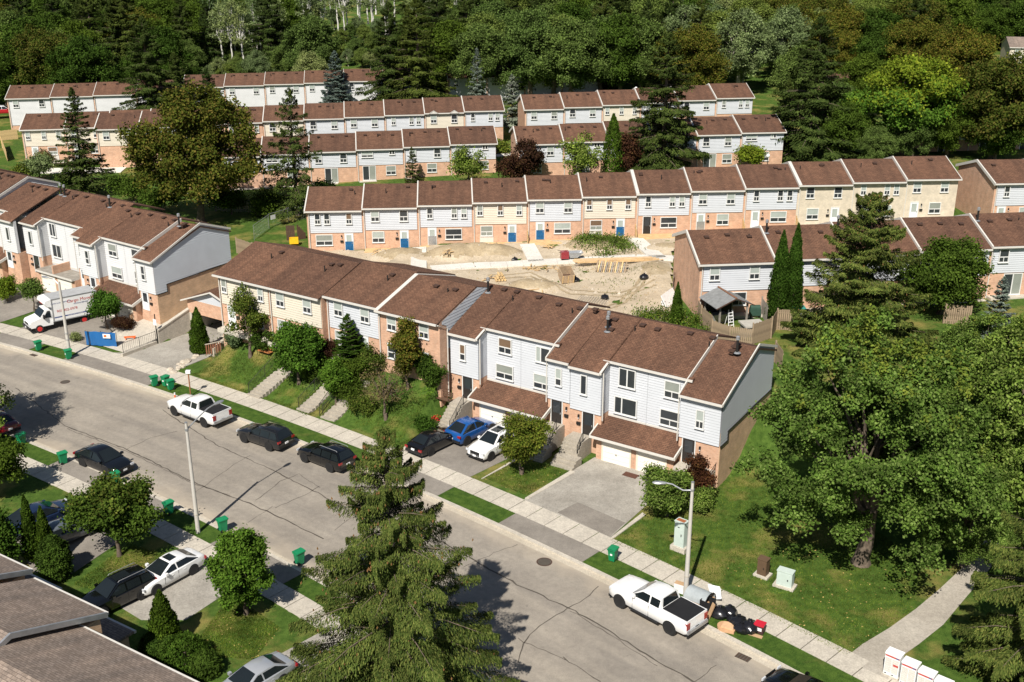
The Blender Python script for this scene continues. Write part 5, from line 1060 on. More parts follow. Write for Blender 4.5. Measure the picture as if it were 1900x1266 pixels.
plant('spruce_tree', conifer('baby', 104, 5.0, 1.5, [L_SPRD], 4000, .26, 13, .03, .2, .9, per=7, hang=.2), GT(766, 338), 'small young spruce before the left second-row houses')
# ---- the wood behind: trees one by one, sharing a few crowns
BIR = deciduous('birch', 110, 17, 3.4, 3.5, 2600, .34, [L_PALE], 30, 'egg', .30, sub=9, limbs=9, bark=M_BIRCH, trunk_r=.22)
for k, (u, v, sc) in enumerate([(432, 128, 1), (455, 135, .95), (478, 130, 1.05), (500, 120, 1), (520, 112, .9), (412, 118, .9), (575, 85, 1), (600, 78, .95), (640, 72, 1), (668, 66, 1.05), (695, 62, .95), (720, 60, 1), (850, 70, .85)]):
    z = plateau(*G(u, v, 4)); plant('birch_tree', BIR, (*G(u, v, z), z-.2), 'slender white-stemmed birch in the wood behind the houses', 'tree', 'birches of the wood', sc=sc)
FOR = [(GM, 'leafy green tree in the wood behind the houses'), (DM2, 'dark leafy tree in the wood behind the houses'), (BIGS, 'dark spruce in the wood behind the houses'), (PM_, 'pale leafy tree in the wood behind the houses'), (DM, 'browning tree in the wood behind the houses')]
for k in range(20):
    u, v = (400+k*14 if k < 9 else 560+(k-9)*17)+rng.uniform(-6, 6), (112 if k < 9 else 52)+rng.uniform(-14, 12); z = plateau(*G(u, v, 4)); plant('birch_tree', BIR, (*G(u, v, z), z-.2), 'slender white-stemmed birch in the wood behind the houses', 'tree', 'birches of the wood', sc=rng.uniform(.8, 1.05))
for k in range(64):
    u = 392+(k*14) % 360+rng.uniform(-5, 5); v = (152 if u < 540 else 122)+rng.uniform(-70 if k > 26 else -8, 6); z = plateau(*G(u, v, 4)); plant('understorey_tree', GM if k % 3 else PM_, (*G(u, v, z), z-.3), 'low leafy tree under the white birches', 'tree', 'low trees under the birches', sc=rng.uniform(.26, .42))
wr = random.Random(11); n_w = 0
for row in range(17):
    d = 226+row*12.5; half = d*.47+8; st = 7.4+row*.16; x = -half+wr.uniform(0, st)
    while x < half:
        y = d+wr.uniform(-5, 5); xx = x+wr.uniform(-2.2, 2.2); x += st*wr.uniform(.85, 1.35)
        u = 950+F_PX*xx/(y*_cp); fu_ = u/1900
        if fu_ > .935 and d < 262: continue
        if (d < 300 and 385 < u < 540) or (d < 345 and 560 < u < 745) or (d < 262 and 330 < u < 520): continue
        fu = u/1900
        w = [.30, .22, .20, .14, .14]
        if fu < .28: w = [.22, .40, .26, .06, .06]
        elif .30 < fu < .42 and row > 3: w = [.1, .0, .08, .0, .0, 1.0]
        elif .45 < fu < .64: w = [.5, .22, .22, .02, .04]
        elif .66 < fu < .86: w = [.25, .15, .12, .34, .14]
        elif fu > .86: w = [.12, .38, .1, .1, .3]
        k = wr.choices(range(len(w)), w)[0]; z = plateau(xx, y)
        if n_w > 285: break
        ms, lab = FOR[k] if k < 5 else (BIR, 'slender white-stemmed birch in the wood behind the houses')
        t = plant(['wood_tree', 'wood_tree', 'wood_spruce', 'wood_tree', 'wood_tree', 'birch_tree'][k], ms, (xx, y, z-.2), lab, 'tree', {0: 'green trees of the wood', 1: 'dark trees of the wood', 2: 'spruces of the wood', 3: 'pale trees of the wood', 4: 'browning trees of the wood', 5: 'birches of the wood'}[k], sc=wr.uniform(.72, 1.08), rz=wr.uniform(0, 6.28)); n_w += 1
# ---------------------------------------------------------------- vehicles (x forward, y left, wheels on z = 0)
SPEC = {
 'sedan': dict(L=4.75, W=1.82, H=1.45, wb=2.78, r=.33, st=[(-.5, .60, .74, .40), (-.488, .86, .86, .30), (-.45, .97, .92, .24), (-.33, 1.0, .98, .2), (-.12, .97, 1, .19), (.08, .95, 1, .19), (.21, .94, .995, .19), (.34, .87, .97, .2), (.44, .78, .90, .22), (.485, .64, .80, .26), (.5, .5, .66, .34)], cab=(-.405, -.22, .015, .225), zb=.95, bp=(-.04,), wr=.66),
 'suv': dict(L=4.6, W=1.86, H=1.68, wb=2.68, r=.36, st=[(-.5, .70, .80, .45), (-.492, 1.0, .90, .34), (-.47, 1.08, .94, .28), (-.33, 1.08, .99, .25), (-.1, 1.06, 1, .24), (.1, 1.04, 1, .24), (.22, 1.04, .995, .24), (.35, .99, .97, .25), (.45, .90, .92, .27), (.488, .74, .84, .30), (.5, .56, .72, .38)], cab=(-.488, -.40, .02, .215), zb=1.04, bp=(-.07, -.285), wr=.70),
 'coupe': dict(L=4.75, W=1.92, H=1.62, wb=2.89, r=.37, st=[(-.5, .66, .76, .42), (-.488, .98, .88, .30), (-.455, 1.06, .94, .25), (-.33, 1.06, .99, .22), (-.1, 1.02, 1, .22), (.1, .99, 1, .22), (.24, .97, .99, .22), (.36, .89, .96, .23), (.45, .78, .90, .25), (.487, .64, .80, .28), (.5, .5, .66, .34)], cab=(-.455, -.22, .03, .26), zb=1.0, bp=(-.05,), wr=.66),
 'pickup': dict(L=5.9, W=2.03, H=1.93, wb=3.74, r=.41, st=[(-.5, .95, .93, .55), (-.496, 1.30, .96, .52), (-.46, 1.32, .985, .42), (-.3, 1.31, 1, .38), (-.11, 1.30, 1, .36), (.08, 1.26, 1, .36), (.2, 1.26, 1, .36), (.33, 1.23, .985, .36), (.44, 1.16, .96, .38), (.488, 1.05, .90, .42), (.5, .78, .84, .5)], cab=(-.175, -.15, .072, .215), zb=1.27, bp=(-.03,), wr=.74),
}
_WH = {}
def wheel(parent, x, y, r, side):
    k = (round(r, 2),)
    if k not in _WH:
        mb = MB(); ring = [(.62, -.10), (.93, -.115), (1, -.08), (1, .08), (.93, .115), (.62, .10)]
        mb.grid([[(math.cos(a)*q*r, w, math.sin(a)*q*r) for a in [2*math.pi*j/20 for j in range(20)]] for q, w in ring], M_RUB, True); ty = mb.mesh('tyre', 40)
        mb = MB(); mb.grid([[(math.cos(a)*q*r, w, math.sin(a)*q*r) for a in [2*math.pi*j/20 for j in range(20)]] for q, w in [(.02, .05), (.63, .05)]], M_BLK, True)
        mb.grid([[(math.cos(a)*q*r, w, math.sin(a)*q*r) for a in [2*math.pi*j/20 for j in range(20)]] for q, w in [(.56, .085), (.66, .10)]], M_RIM, True)
        for j in range(5):
            a = 2*math.pi*j/5; c, s = math.cos(a), math.sin(a); n = (-s*.07*r, c*.07*r); p = [(c*.06*r+n[0], .088, s*.06*r+n[1]), (c*.06*r-n[0], .088, s*.06*r-n[1]), (c*.62*r-n[0]*1.2, .092, s*.62*r-n[1]*1.2), (c*.62*r+n[0]*1.2, .092, s*.62*r+n[1]*1.2)]; mb.face(p, M_RIM)
        mb.grid([[(math.cos(a)*q*r, w, math.sin(a)*q*r) for a in [2*math.pi*j/10 for j in range(10)]] for q, w in [(.0, .10), (.12, .095)]], M_RIM, True); _WH[k] = (ty, mb.mesh('rim', 40))
    o = link('wheel', _WH[k][0], parent, (x, y, r)); rm = link('rim', _WH[k][1], o)
    o.rotation_euler = (0, 0, 0 if side > 0 else math.pi); return o
def car(kind, label, cat, loc, rz, col, group=None, roof=None, rims=True, sunroof=False, rails=False, plate=True, name='parked_car', trim=None, cover=None, L=None, rough=.13, metal=.0, darkrim=False):
    sp = dict(SPEC[kind]); L_ = L or sp['L']; Wd, Hh = sp['W'], sp['H']; pm = m_paint('paint_%d_%d_%d' % tuple(int(c*9999) for c in col), col, rough, .7, metal); rm = pm if roof is None else m_paint('paint_%d_%d_%d' % tuple(int(c*999) for c in roof), roof)
    t = thing(name, label, cat, loc, rz, group); mb = MB(); rows = []
    for fx, zt, hw, zb in sp['st']:
        h = hw*Wd/2; cr = .035; zm = zb+(zt-zb)*.55
        half = [(0, zt+cr), (h*.55, zt+cr*.8), (h*.86, zt+.005), (h*.97, zt-.07), (h, zm), (h*.985, zb+.10), (h*.90, zb), (0, zb)]
        rows.append([(fx*L_, y, z) for y, z in half]+[(fx*L_, -y, z) for y, z in half[-2:0:-1]])
    mb.grid(rows, pm, True); mb.face([p for p in rows[0]], pm); mb.face([p for p in rows[-1]][::-1], pm); body = mb.obj('body', t, smooth=42)
    # cabin
    xb, xrr, xrf, xf = [c*L_ for c in sp['cab']]; zb = sp['zb']-.02; wb_, wr = Wd/2*.93, Wd/2*sp['wr']; mb = MB()
    ys = [-1, -.72, -.3, 0, .3, .72, 1]; zc = [-.085, -.02, -.003, 0, -.003, -.02, -.085]
    def arch(x, w, z, k=1): return [(x, y*w, z+c*k) for y, c in zip(ys, zc)]
    xm = (xrr+xrf)/2
    mb.grid([arch(xb, wb_, zb, .3), arch(xrr, wr*.97, Hh-.05), arch(xm, wr*1.02, Hh), arch(xrf, wr, Hh-.05), arch(xf, wb_*.98, zb, .3)], rm)
    for s in (-1, 1):
        P = [(xb, s*wb_, zb-.025), (xrr, s*wr*.97, Hh-.135), (xm, s*wr*1.02, Hh-.085), (xrf, s*wr, Hh-.135), (xf, s*wb_*.98, zb-.025)]; mb.face(P if s < 0 else P[::-1], rm)
    mb.obj('cabin', t, smooth=50)
    def pane(nm, pts, k=.010, m=M_CARG):
        P = [Vector(p) for p in pts]; n = (P[1]-P[0]).cross(P[-1]-P[0]).normalized(); c = sum(P, Vector())/len(P)
        if n.dot(c-Vector((xm, 0, zb-.4))) < 0: n = -n; P = P[::-1]
        mb = MB(); mb.face([p+n*k for p in P], m); return mb.obj(nm, t)
    def lerp(a, b, f): return tuple(a[i]+(b[i]-a[i])*f for i in range(3))
    def quad(a0, a1, b0, b1, f0, f1, g0, g1):   # a: bottom edge, b: top edge
        A0, A1 = lerp(a0, a1, g0), lerp(a0, a1, g1); B0, B1 = lerp(b0, b1, g0), lerp(b0, b1, g1); return [lerp(A0, B0, f0), lerp(A1, B1, f0), lerp(A1, B1, f1), lerp(A0, B0, f1)]
    zr = Hh-.055
    pane('windshield', quad((xf, -wb_*.96, zb), (xf, wb_*.96, zb), (xrf, -wr*.9, zr), (xrf, wr*.9, zr), .07, .95, .05, .95), .022)
    pane('rear_window', quad((xb, -wb_*.96, zb), (xb, wb_*.96, zb), (xrr, -wr*.9, zr), (xrr, wr*.9, zr), .14, .92, .08, .92), .022)
    cuts = [xf]+[c*L_ for c in sp['bp']]+[xb]
    for s in (-1, 1):
        def top(x):
            x2 = min(max(x, xrr), xrf); f = 0
            return (x2, s*wr, Hh-.125)
        def side(x, f):
            bx = x; 
            if x > xrf: zt = zb+(Hh-.13-zb)*(xf-x)/(xf-xrf)
            elif x < xrr: zt = zb+(Hh-.13-zb)*(x-xb)/(xrr-xb)
            else: zt = Hh-.125
            z = zb+.03+(zt-zb-.05)*f; g = (z-zb)/(Hh-.12-zb); return (bx, s*(wb_+(wr-wb_)*g), z)
        for a, b in zip(cuts, cuts[1:]):
            a2 = a-(.30 if a == xf else .05); b2 = b+(.16 if b == xb else .05); xs_ = sorted({a2, b2, *[q for q in (xrf, xrr) if b2 < q < a2]}, reverse=True)
            lo = [side(x, .04) for x in xs_]; hi = [side(x, .93) for x in xs_]; pane('side_window', lo+hi[::-1], .014)
    # wheels, arches, lamps, mirrors, plates
    wx = sp['wb']/2; r = sp['r']
    for sx in (-1, 1):
        for s in (-1, 1):
            xx = sx*wx+.02*L_; mb = MB(); yo = s*(Wd/2-.012)
            mb.tube([(xx, yo-s*.12, r+.02), (xx, yo+s*.018, r+.02)], r*1.15, M_BLK, 20); mb.obj('wheel_arch', t); wheel(t, xx, s*(Wd/2-.095), r, s)
    xl = .5*L_; hb = .74 if kind in ('sedan', 'coupe') else (.86 if kind == 'suv' else 1.02)
    for s in (-1, 1):
        mb = MB(); mb.box((xl*.955, s*Wd*.39-.17, hb-.15), (xl*.985, s*Wd*.39+.13 if s < 0 else s*Wd*.39+.13, hb), M_LAMP); mb.obj('headlight', t)
        mb = MB(); zt = .80 if kind in ('sedan',) else (.98 if kind != 'pickup' else 1.22); hh = .16 if kind != 'pickup' else .42; mb.box((-xl*1.004, s*Wd*.40-.15, zt-hh), (-xl*.955, s*Wd*.40+.15, zt), M_RED); mb.obj('taillight', t)
        mb = MB(); mb.box((xf-.45, s*(wb_+.10)-.09, zb+.02), (xf-.27, s*(wb_+.10)+.09, zb+.17), pm); mb.obj('side_mirror', t)
    mb = MB(); mb.box((xl*.985, -Wd*.24, .48 if kind != 'pickup' else .72), (xl*1.0, Wd*.24, hb-.03), M_BLK); mb.obj('grille', t)
    mb = MB(); mb.box((xl*.97, -Wd*.42, .30), (xl*1.012, Wd*.42, .46), trim or M_BLK); mb.box((-xl*1.012, -Wd*.44, .36), (-xl*.97, Wd*.44, .56), trim or M_BLK); mb.obj('bumper', t)
    if plate:
        MB().box((-xl*1.018, -.16, .60), (-xl*.99, .16, .74), M_WHITEP).obj('licence_plate', t); MB().box((xl*1.012, -.16, .44), (xl*1.02, .16, .58), M_WHITEP).obj('licence_plate', t)
    mb = MB()
    for s in (-1, 1):
        for xx in (.05*L_, -.14*L_): mb.box((xx-.09, s*Wd*.497-.012, zb-.20), (xx+.09, s*Wd*.497+.012, zb-.16), pm)
    tag(mb.obj('door_handle', t), kind='stuff')
    mb = MB()
    for s in (-1, 1):
        for xx in [c*L_ for c in sp['bp']]+[xf-.25]: mb.box((xx-.008, s*Wd*.494-.006, .38), (xx+.008, s*Wd*.494+.010, zb-.06), M_BLK)
    tag(mb.obj('door_seam', t), kind='stuff')
    if sunroof: MB().box((xm-.05, -.36, Hh-.012), (xrf-.06, .36, Hh+.004), M_CARG).obj('sunroof', t)
    if rails:
        for s in (-1, 1): mb = MB(); mb.tube([(xrr+.05, s*wr*.86, Hh-.02), (xrr+.15, s*wr*.86, Hh+.05), (xrf-.15, s*wr*.86, Hh+.05), (xrf-.05, s*wr*.86, Hh-.02)], .022, M_GALV if rails == 2 else M_BLK, 6); mb.obj('roof_rail', t)
    if kind == 'pickup':
        b0, b1 = -.487*L_, -.185*L_
        MB().box((b0, -Wd*.425, 1.28), (b1, Wd*.425, 1.372), M_BLK).obj('tonneau_cover', t); mb = MB(); mb.box((b0-.02, -Wd*.46, 1.25), (b1, -Wd*.43, 1.365), pm); mb.box((b0-.02, Wd*.43, 1.25), (b1, Wd*.46, 1.365), pm); mb.box((b0-.06, -Wd*.46, 1.05), (b0-.01, Wd*.46, 1.38), pm); mb.obj('bed_rail', t)
        for s in (-1, 1): MB().box((-.16*L_, s*Wd*.49-.09, .34), (.2*L_, s*Wd*.49+.09, .40), M_BLK).obj('side_step', t)
        MB().box((-xl*1.035, -Wd*.46, .55), (-xl*.985, Wd*.46, .74), trim or M_GALV).obj('rear_bumper', t)
    return t
def wheels_at(a, b, za=0.0):
    """place a car by the photographed foot points of its near-side rear and front wheels; returns centre and heading"""
    p, q = Vector(G(*a, za)), Vector(G(*b, za)); d = (q-p).normalized(); return (p+q)/2, d
def park(kind, rear, front, side, *args, z=0.0, **kw):
    m, d = wheels_at(rear, front, z); n = Vector((-d.y, d.x))*(-side); hw = SPEC[kind]['W']/2-.02; c = m+n*hw
    return car(kind, *args[:2], (c.x, c.y, z), math.atan2(d.y, d.x), *args[2:], **kw)
WHT = (.80, .80, .79); BLKP = (.004, .0045, .005)
# side: +1 when the seen side is the car's left
park('pickup', (1244, 1179), (1152, 1129), 1, 'white pickup truck with black bed cover beside the kerbside rubbish', 'pickup truck', WHT, z=.0, name='pickup_truck')
park('pickup', (380.5, 793.6), (325.5, 772), 1, 'white pickup truck with dark bed cover parked nearest the green bins on the far side', 'pickup truck', WHT, name='pickup_truck', L=5.9)
park('suv', (501, 838), (454, 822), 1, 'dark grey crossover parked on the far kerb between the white pickup and the black one', 'car', (.012, .013, .015), rails=1)
park('suv', (613, 877), (567, 859), 1, 'black crossover parked on the far kerb just behind the spruce top', 'car', BLKP, rails=2)
park('coupe', (152, 867), (199, 886), -1, 'black rounded crossover facing us on the near side of the road', 'car', (.006, .007, .009), name='parked_car')
park('sedan', (803, 845), (842, 826), -1, 'black sedan with its tail to the pavement in the shared driveway', 'car', (.007, .007, .008), z=.13)
x, y = G(872, 793, .9); car('coupe', 'bright blue hatchback parked close to the garage door', 'car', (x, y, .13), R_(50), (.012, .078, .27), sunroof=False, L=4.3)
m_, d_ = wheels_at((950, 826), (905, 859), .13)
x, y = G(912, 822, .9); car('suv', 'white crossover with dark sunroof facing the road in the shared driveway', 'car', (x+.2, y+.2, .13), R_(231), WHT, sunroof=True, rails=1)
park('sedan', (362, 1065), (295, 1102), 1, 'white sedan with open-looking dark sunroof on the near concrete drive', 'car', WHT, sunroof=True, z=.13)
x, y = G(214, 1098, .9); car('suv', 'black crossover nose to the near house in front of the white sedan', 'car', (x, y, .13), R_(229), BLKP, sunroof=True, rails=2)
x, y = G(75, 958, .8); car('coupe', 'dark blue car parked behind the upright cedars, far one of two', 'car', (x, y, .13), R_(51), (.012, .022, .055))
x, y = G(118, 985, .8); car('sedan', 'dark grey car parked beside the blue one behind the cedars', 'car', (x, y, .13), R_(51), (.10, .115, .13))
x, y = G(468, 1262, .8); car('sedan', 'silver sedan cut by the bottom edge of the photo', 'car', (x, y, .13), R_(229), (.42, .44, .47), metal=.3)
x, y = G(-8, 780, .7); car('sedan', 'dark red car in the tree shade at the left edge', 'car', (x, y, 0), R_(140), (.12, .012, .02))
x, y = G(1500, 1283, .8); car('sedan', 'black car roof just showing at the bottom edge behind the white pickup', 'car', (x, y, 0), R_(133), BLKP)
x, y = G(690, 1046, .8); car('sedan', 'black car hidden behind the near spruce beside the kerb', 'car', (x, y, 0), R_(-38), (.03, .035, .045))
x, y = G(8, 207, 3.0); car('suv', 'red and white car at the far left by the last houses', 'car', (x, y, 2.5), R_(20), (.42, .012, .025), roof=(.7, .7, .7))
# ---- moving truck
fr, rr = Vector(G(84, 616, .2)), Vector(G(158, 600, .2)); d = (fr-rr).normalized(); wbt = 3.9; n = Vector((d.y, -d.x)); c = fr-d*wbt
t = thing('moving_truck', 'white box truck with red lettering, dark stripe and red wheels on its drive', 'truck', (c.x-n.x*-.0+(-d.y)*-1.05*-1*0, c.y, .2), math.atan2(d.y, d.x))
t.location = ((c+Vector((-d.y, d.x))*-1.05).x, (c+Vector((-d.y, d.x))*-1.05).y, .2)
# local: x forward from the rear axle, left side (+y) faces the camera
PW = m_paint('truck_white', (.80, .80, .79), .3, .4); MG = plain('truck_grey_roof', (.36, .365, .37), .5)
mb = MB(); mb.box((-1.5, -1.15, .85), (2.95, 1.15, 3.15), PW, top=MG); mb.obj('cargo_box', t)
mb = MB(); mb.grid([[(2.95, y, 2.35), (3.35, y, 2.45), (3.62, y, 2.75), (3.5, y, 3.05), (2.95, y, 3.15)] for y in (-1.13, 1.13)], PW); mb.face([(2.95, 1.13, 2.35), (3.35, 1.13, 2.45), (3.62, 1.13, 2.75), (3.5, 1.13, 3.05), (2.95, 1.13, 3.15)][::-1], PW); mb.face([(2.95, -1.13, 2.35), (3.35, -1.13, 2.45), (3.62, -1.13, 2.75), (3.5, -1.13, 3.05), (2.95, -1.13, 3.15)], PW); mb.obj('box_nose', t)
mb = MB(); mb.box((-1.54, -1.18, .83), (2.98, 1.18, .93), M_GALV); mb.box((-1.54, 1.14, 3.08), (2.98, 1.18, 3.17), M_GALV); mb.box((2.9, 1.13, .9), (2.99, 1.18, 3.12), M_GALV); mb.obj('box_rail', t)
mb = MB(); prof = [(2.98, .55), (2.98, 1.95), (3.10, 2.12), (3.55, 2.12), (4.15, 1.40), (5.05, 1.18), (5.22, .95), (5.22, .55)]
for s in (-1, 1): q = [(x, s*.98*(1 if z < 1.45 else .88), z) for x, z in prof]; mb.face(q if s < 0 else q[::-1], PW)
mb.grid([[(x, s*.98*(1 if z < 1.45 else .88), z) for x, z in prof] for s in (1, -1)], PW); mb.obj('cab', t)
mb = MB(); mb.face([(3.60, .80, 2.07), (4.12, .90, 1.46), (4.12, -.90, 1.46), (3.60, -.80, 2.07)][::-1], M_CARG); o = mb.obj('windshield', t); o.location = (.03, 0, .03)
for s in (-1, 1):
    mb = MB(); q = [(3.12, s*.985, 1.36), (3.86, s*.985, 1.36), (3.42, s*.90, 2.0), (3.15, s*.90, 2.0)]; mb.face(q if s < 0 else q[::-1], M_CARG); o = mb.obj('side_window', t); o.location = (0, s*.03, 0)
    MB().box((3.75, s*1.15-.12, 1.35), (3.9, s*1.15+.12, 1.75), M_BLK).obj('side_mirror', t); MB().box((5.2, s*.7-.2, .82), (5.24, s*.7+.2, 1.0), M_LAMP).obj('headlight', t)
mb = MB(); mb.box((5.2, -.48, .80), (5.235, .48, 1.02), M_BLK); mb.obj('grille', t); mb = MB(); mb.box((5.15, -1.0, .42), (5.36, 1.0, .66), M_BLK); mb.obj('bumper', t); MB().box((5.36, -.16, .48), (5.37, .16, .62), M_WHITEP).obj('licence_plate', t)
MB().box((-1.4, -.5, .5), (3.2, .5, .85), M_BLK).obj('chassis', t)
MR = plain('red_wheel', (.52, .03, .03), .4)
for xx in (0, wbt+.45):
    for s in (-1, 1):
        o = wheel(t, xx, s*.92, .39, s); mb = MB(); mb.grid([[(math.cos(a)*q*.39, w, math.sin(a)*q*.39) for a in [2*math.pi*j/16 for j in range(16)]] for q, w in [(.0, .13), (.3, .12), (.62, .115)]], MR, True); mb.obj('hub', o)
rt = (R_(90), 0, R_(180))
text_obj('lettering', 'Cargo Movers', .46, M_LET_R, t, (.15, 1.158, 2.48), rt); text_obj('lettering', '905-402-0978', .36, M_LET_R, t, (1.55, 1.158, 1.72), rt); text_obj('lettering', 'MOVING SERVICE', .18, M_LET_B, t, (.15, 1.158, 2.22), rt); text_obj('lettering', 'LOCAL & LONG DISTANCE', .16, M_LET_B, t, (2.05, 1.158, 2.62), rt)
MB().box((-1.4, 1.151, 1.18), (2.85, 1.157, 1.30), M_LET_B).obj('stripe', t); text_obj('lettering', 'HOME - OFFICE - STORAGE', .12, M_WHITEP, t, (.8, 1.159, 1.19), rt); text_obj('lettering', 'Movers', .3, M_LET_R, t, (3.64, .0, 2.62), (R_(72), 0, R_(90)))
# ---------------------------------------------------------------- street furniture
def bin_(u, v, label, rz, z=.12, group='green wheeled bins put out along the road'):
    x, y = G(u, v, z); r_ = R_(rz); t = thing('wheeled_bin', label, 'bin', (x, y, z), r_, group); t.scale = (.86, .86, .88); mb = MB()
    lo = [(-.22, -.24), (.22, -.24), (.22, .24), (-.22, .24)]; hi = [(-.29, -.33), (.29, -.33), (.29, .33), (-.29, .33)]
    i = len(mb.v); mb.v += [(a, b, .06) for a, b in lo]+[(a, b, .98) for a, b in hi]
    for f in ((3, 2, 1, 0), (4, 5, 6, 7), (0, 1, 5, 4), (1, 2, 6, 5), (2, 3, 7, 6), (3, 0, 4, 7)): mb.f.append(tuple(i+k for k in f)); mb.m.append(mb.mi(M_BIN))
    mb.box((-.31, -.35, .93), (.31, .35, .985), M_BIN); mb.obj('bin_body', t)
    mb = MB(); mb.grid([[(-.33, yy, 1.0), (-.30, yy, 1.07), (0, yy, 1.10), (.30, yy, 1.07), (.34, yy, .99)] for yy in (.37, -.40)], M_BIN); mb.box((-.33, -.40, .985), (.33, .37, 1.045), M_BIN); mb.obj('lid', t)
    mb = MB(); mb.tube([(-.26, .40, .95), (.26, .40, .95)], .028, M_BIN, 6); mb.obj('handle', t)
    for s in (-1, 1): mb = MB(); mb.tube([(s*.27-.03, .22, .12), (s*.27+.03, .22, .12)], .12, M_BLK, 12); mb.obj('wheel', t)
    MB().box((-.09, -.325, .55), (.09, -.30, .68), M_WHITEP).obj('sticker', t); return t
for u, v, rz, lab in [(72, 650, -38, 'green wheeled bin at the kerb in front of the truck'), (128, 666, -38, 'green wheeled bin against the foot of the tall concrete pole'), (287, 716, -40, 'green wheeled bin, leftmost of the three at the garage drive'), (308, 716, -40, 'green wheeled bin, rear middle one of the three at the garage drive'), (317, 723, -40, 'green wheeled bin, front right one of the three at the garage drive'),
 (41, 825, 140, 'green wheeled bin on the near kerb in the big tree shade'), (118, 860, 140, 'green wheeled bin on the near kerb behind the black crossover'), (215, 898, 140, 'green wheeled bin at the nose of the black crossover'), (314, 953, 140, 'green wheeled bin on the near kerb left of the curved lamp post'), (414, 985, 140, 'green wheeled bin right of the lamp post on the shadow of its arm'),
 (556, 1046, 140, 'green wheeled bin half hidden by the left side of the near spruce'), (823, 1190, 130, 'green wheeled bin behind the lower right branches of the near spruce'), (1137, 1040, -42, 'green wheeled bin alone on the verge above the white pickup'), (981, 822, -35, 'green wheeled bin behind the low lawn tree by the garage')]:
    bin_(u, v, lab, rz+rng.uniform(-14, 14))
# lamp posts
def lamp(u, v, h, arm, label, droop=.0, m=M_POLE, r=.16, z=.1):
    x, y = G(u, v, z); t = thing('lamp_post', label, 'lamp post', (x, y, z)); mb = MB(); mb.tube([(0, 0, -.3), (0, 0, h*.5), (0, 0, h)], [r, r*.78, r*.55], m, 10); mb.tube([(0, 0, h), (0, 0, h+.05)], r*.6, M_GALV, 8); mb.obj('pole', t, smooth=40)
    mb = MB(); mb.tube([(0, 0, 1.35), (0, 0, 1.42)], r*.98, M_CONC, 10); mb.tube([(0, 0, h-.55), (0, 0, h-.40)], r*.75, M_GALV, 10); mb.obj('band', t)
    a = Vector(arm).normalized(); L = Vector(arm).length; P = [(0, 0, h-.5), (*(a*L*.35), h-.5+.42+droop), (*(a*L*.75), h-.5+.78+droop), (*(a*L), h-.5+.85+droop)]; mb = MB(); mb.tube(P, .045, M_GALV, 7); mb.obj('arm', t, smooth=50)
    hd = thing_part('lamp_head', t, (*(a*(L+.35)), h-.5+.84+droop), math.atan2(a.y, a.x)); return t
def thing_part(name, t, loc, rz):
    mb = MB(); sec = [(-.42, .05, .05), (-.3, .10, .08), (0, .17, .10), (.28, .15, .08), (.42, .06, .04)]
    mb.grid([[(x, math.cos(q)*w, math.sin(q)*h) for q in [2*math.pi*j/10 for j in range(10)]] for x, w, h in sec], M_GALV, True); o = mb.obj(name, t, loc, rz, smooth=50)
    mb = MB(); mb.grid([[(x, math.cos(q)*w, -abs(math.sin(q))*h-.03) for q in [math.pi*j/6 for j in range(7)]] for x, w, h in [(-.1, .10, .04), (.1, .13, .07), (.3, .08, .03)]], M_LAMP); mb.obj('lens', o, smooth=50); return o
lamp(368, 988, 8.05, (1.35, 2.15), 'concrete lamp post with long curved arm reaching over the road')
lamp(1272, 1105, 7.7, (-1.55, .15), 'concrete lamp post with short arm beside the white pickup and rubbish pile', -.45)
x, y = G(130, 662, .1); t = thing('utility_pole', 'tall bare concrete pole on the far verge in front of the truck', 'pole', (x, y, .1)); mb = MB(); mb.tube([(0, 0, -.3), (0, 0, 3), (0, 0, 7.3)], [.17, .14, .11], M_POLE, 10); mb.obj('pole', t, smooth=40); mb = MB(); mb.tube([(0, 0, 1.7), (0, 0, 1.76)], .19, M_GALV, 10); mb.tube([(0, 0, 2.3), (0, 0, 2.36)], .18, M_GALV, 10); mb.obj('band', t); mb = MB(); mb.tube([(0, 0, 7.0), (-.6, .3, 7.45), (-1.2, .6, 7.5)], .05, M_GALV, 6); mb.obj('arm', t); thing_part('lamp_head', t, (-1.5, .75, 7.5), 2.6)
x, y = G(354, 735, .1); t = thing('wooden_post', 'rusty brown post with small white box beside the pavement', 'post', (x, y, .1)); MB().tube([(0, 0, -.2), (0, 0, 2.1)], .06, plain('rusty_post', (.30, .13, .06), .9), 8).obj('post', t); MB().box((-.2, -.14, 2.1), (.2, .14, 2.36), M_WHITEP).obj('box', t)
x, y = G(325, 739, .1); t = thing('fire_marker', 'small orange and white marker post behind the white pickup', 'marker', (x, y, .1)); MB().tube([(0, 0, -.1), (0, 0, .32)], .07, M_ORANGE, 8).tube([(0, 0, .32), (0, 0, .5)], .07, M_WHITEP, 8).obj('post', t)
def cabinet(u, v, w, d, h, m, label, rz, z=.1, foot=.14, fm=None, slope=0):
    x, y = G(u, v, z); t = thing('utility_cabinet', label, 'utility cabinet', (x, y, z), R_(rz)); MB().box((-w/2-.18, -d/2-.15, -.2), (w/2+.18, d/2+.15, foot), fm or M_CONC).obj('plinth', t)
    MB().box((-w/2, -d/2, foot), (w/2, d/2, foot+h), m).obj('housing', t); MB().box((-w/2-.03, -d/2-.03, foot+h+.003), (w/2+.03, d/2+.03, foot+h+.07), m).obj('lid', t)
    MB().box((-w/2+.05, -d/2-.018, foot+.08), (w/2-.05, -d/2-.003, foot+h-.08), m).obj('door', t); MB().box((w*.2, -d/2-.05, foot+h*.45), (w*.27, -d/2-.019, foot+h*.55), M_DARKM).obj('handle', t); return t
MCAB = plain('cabinet_pale_green', (.50, .58, .53), .5, var=.06)
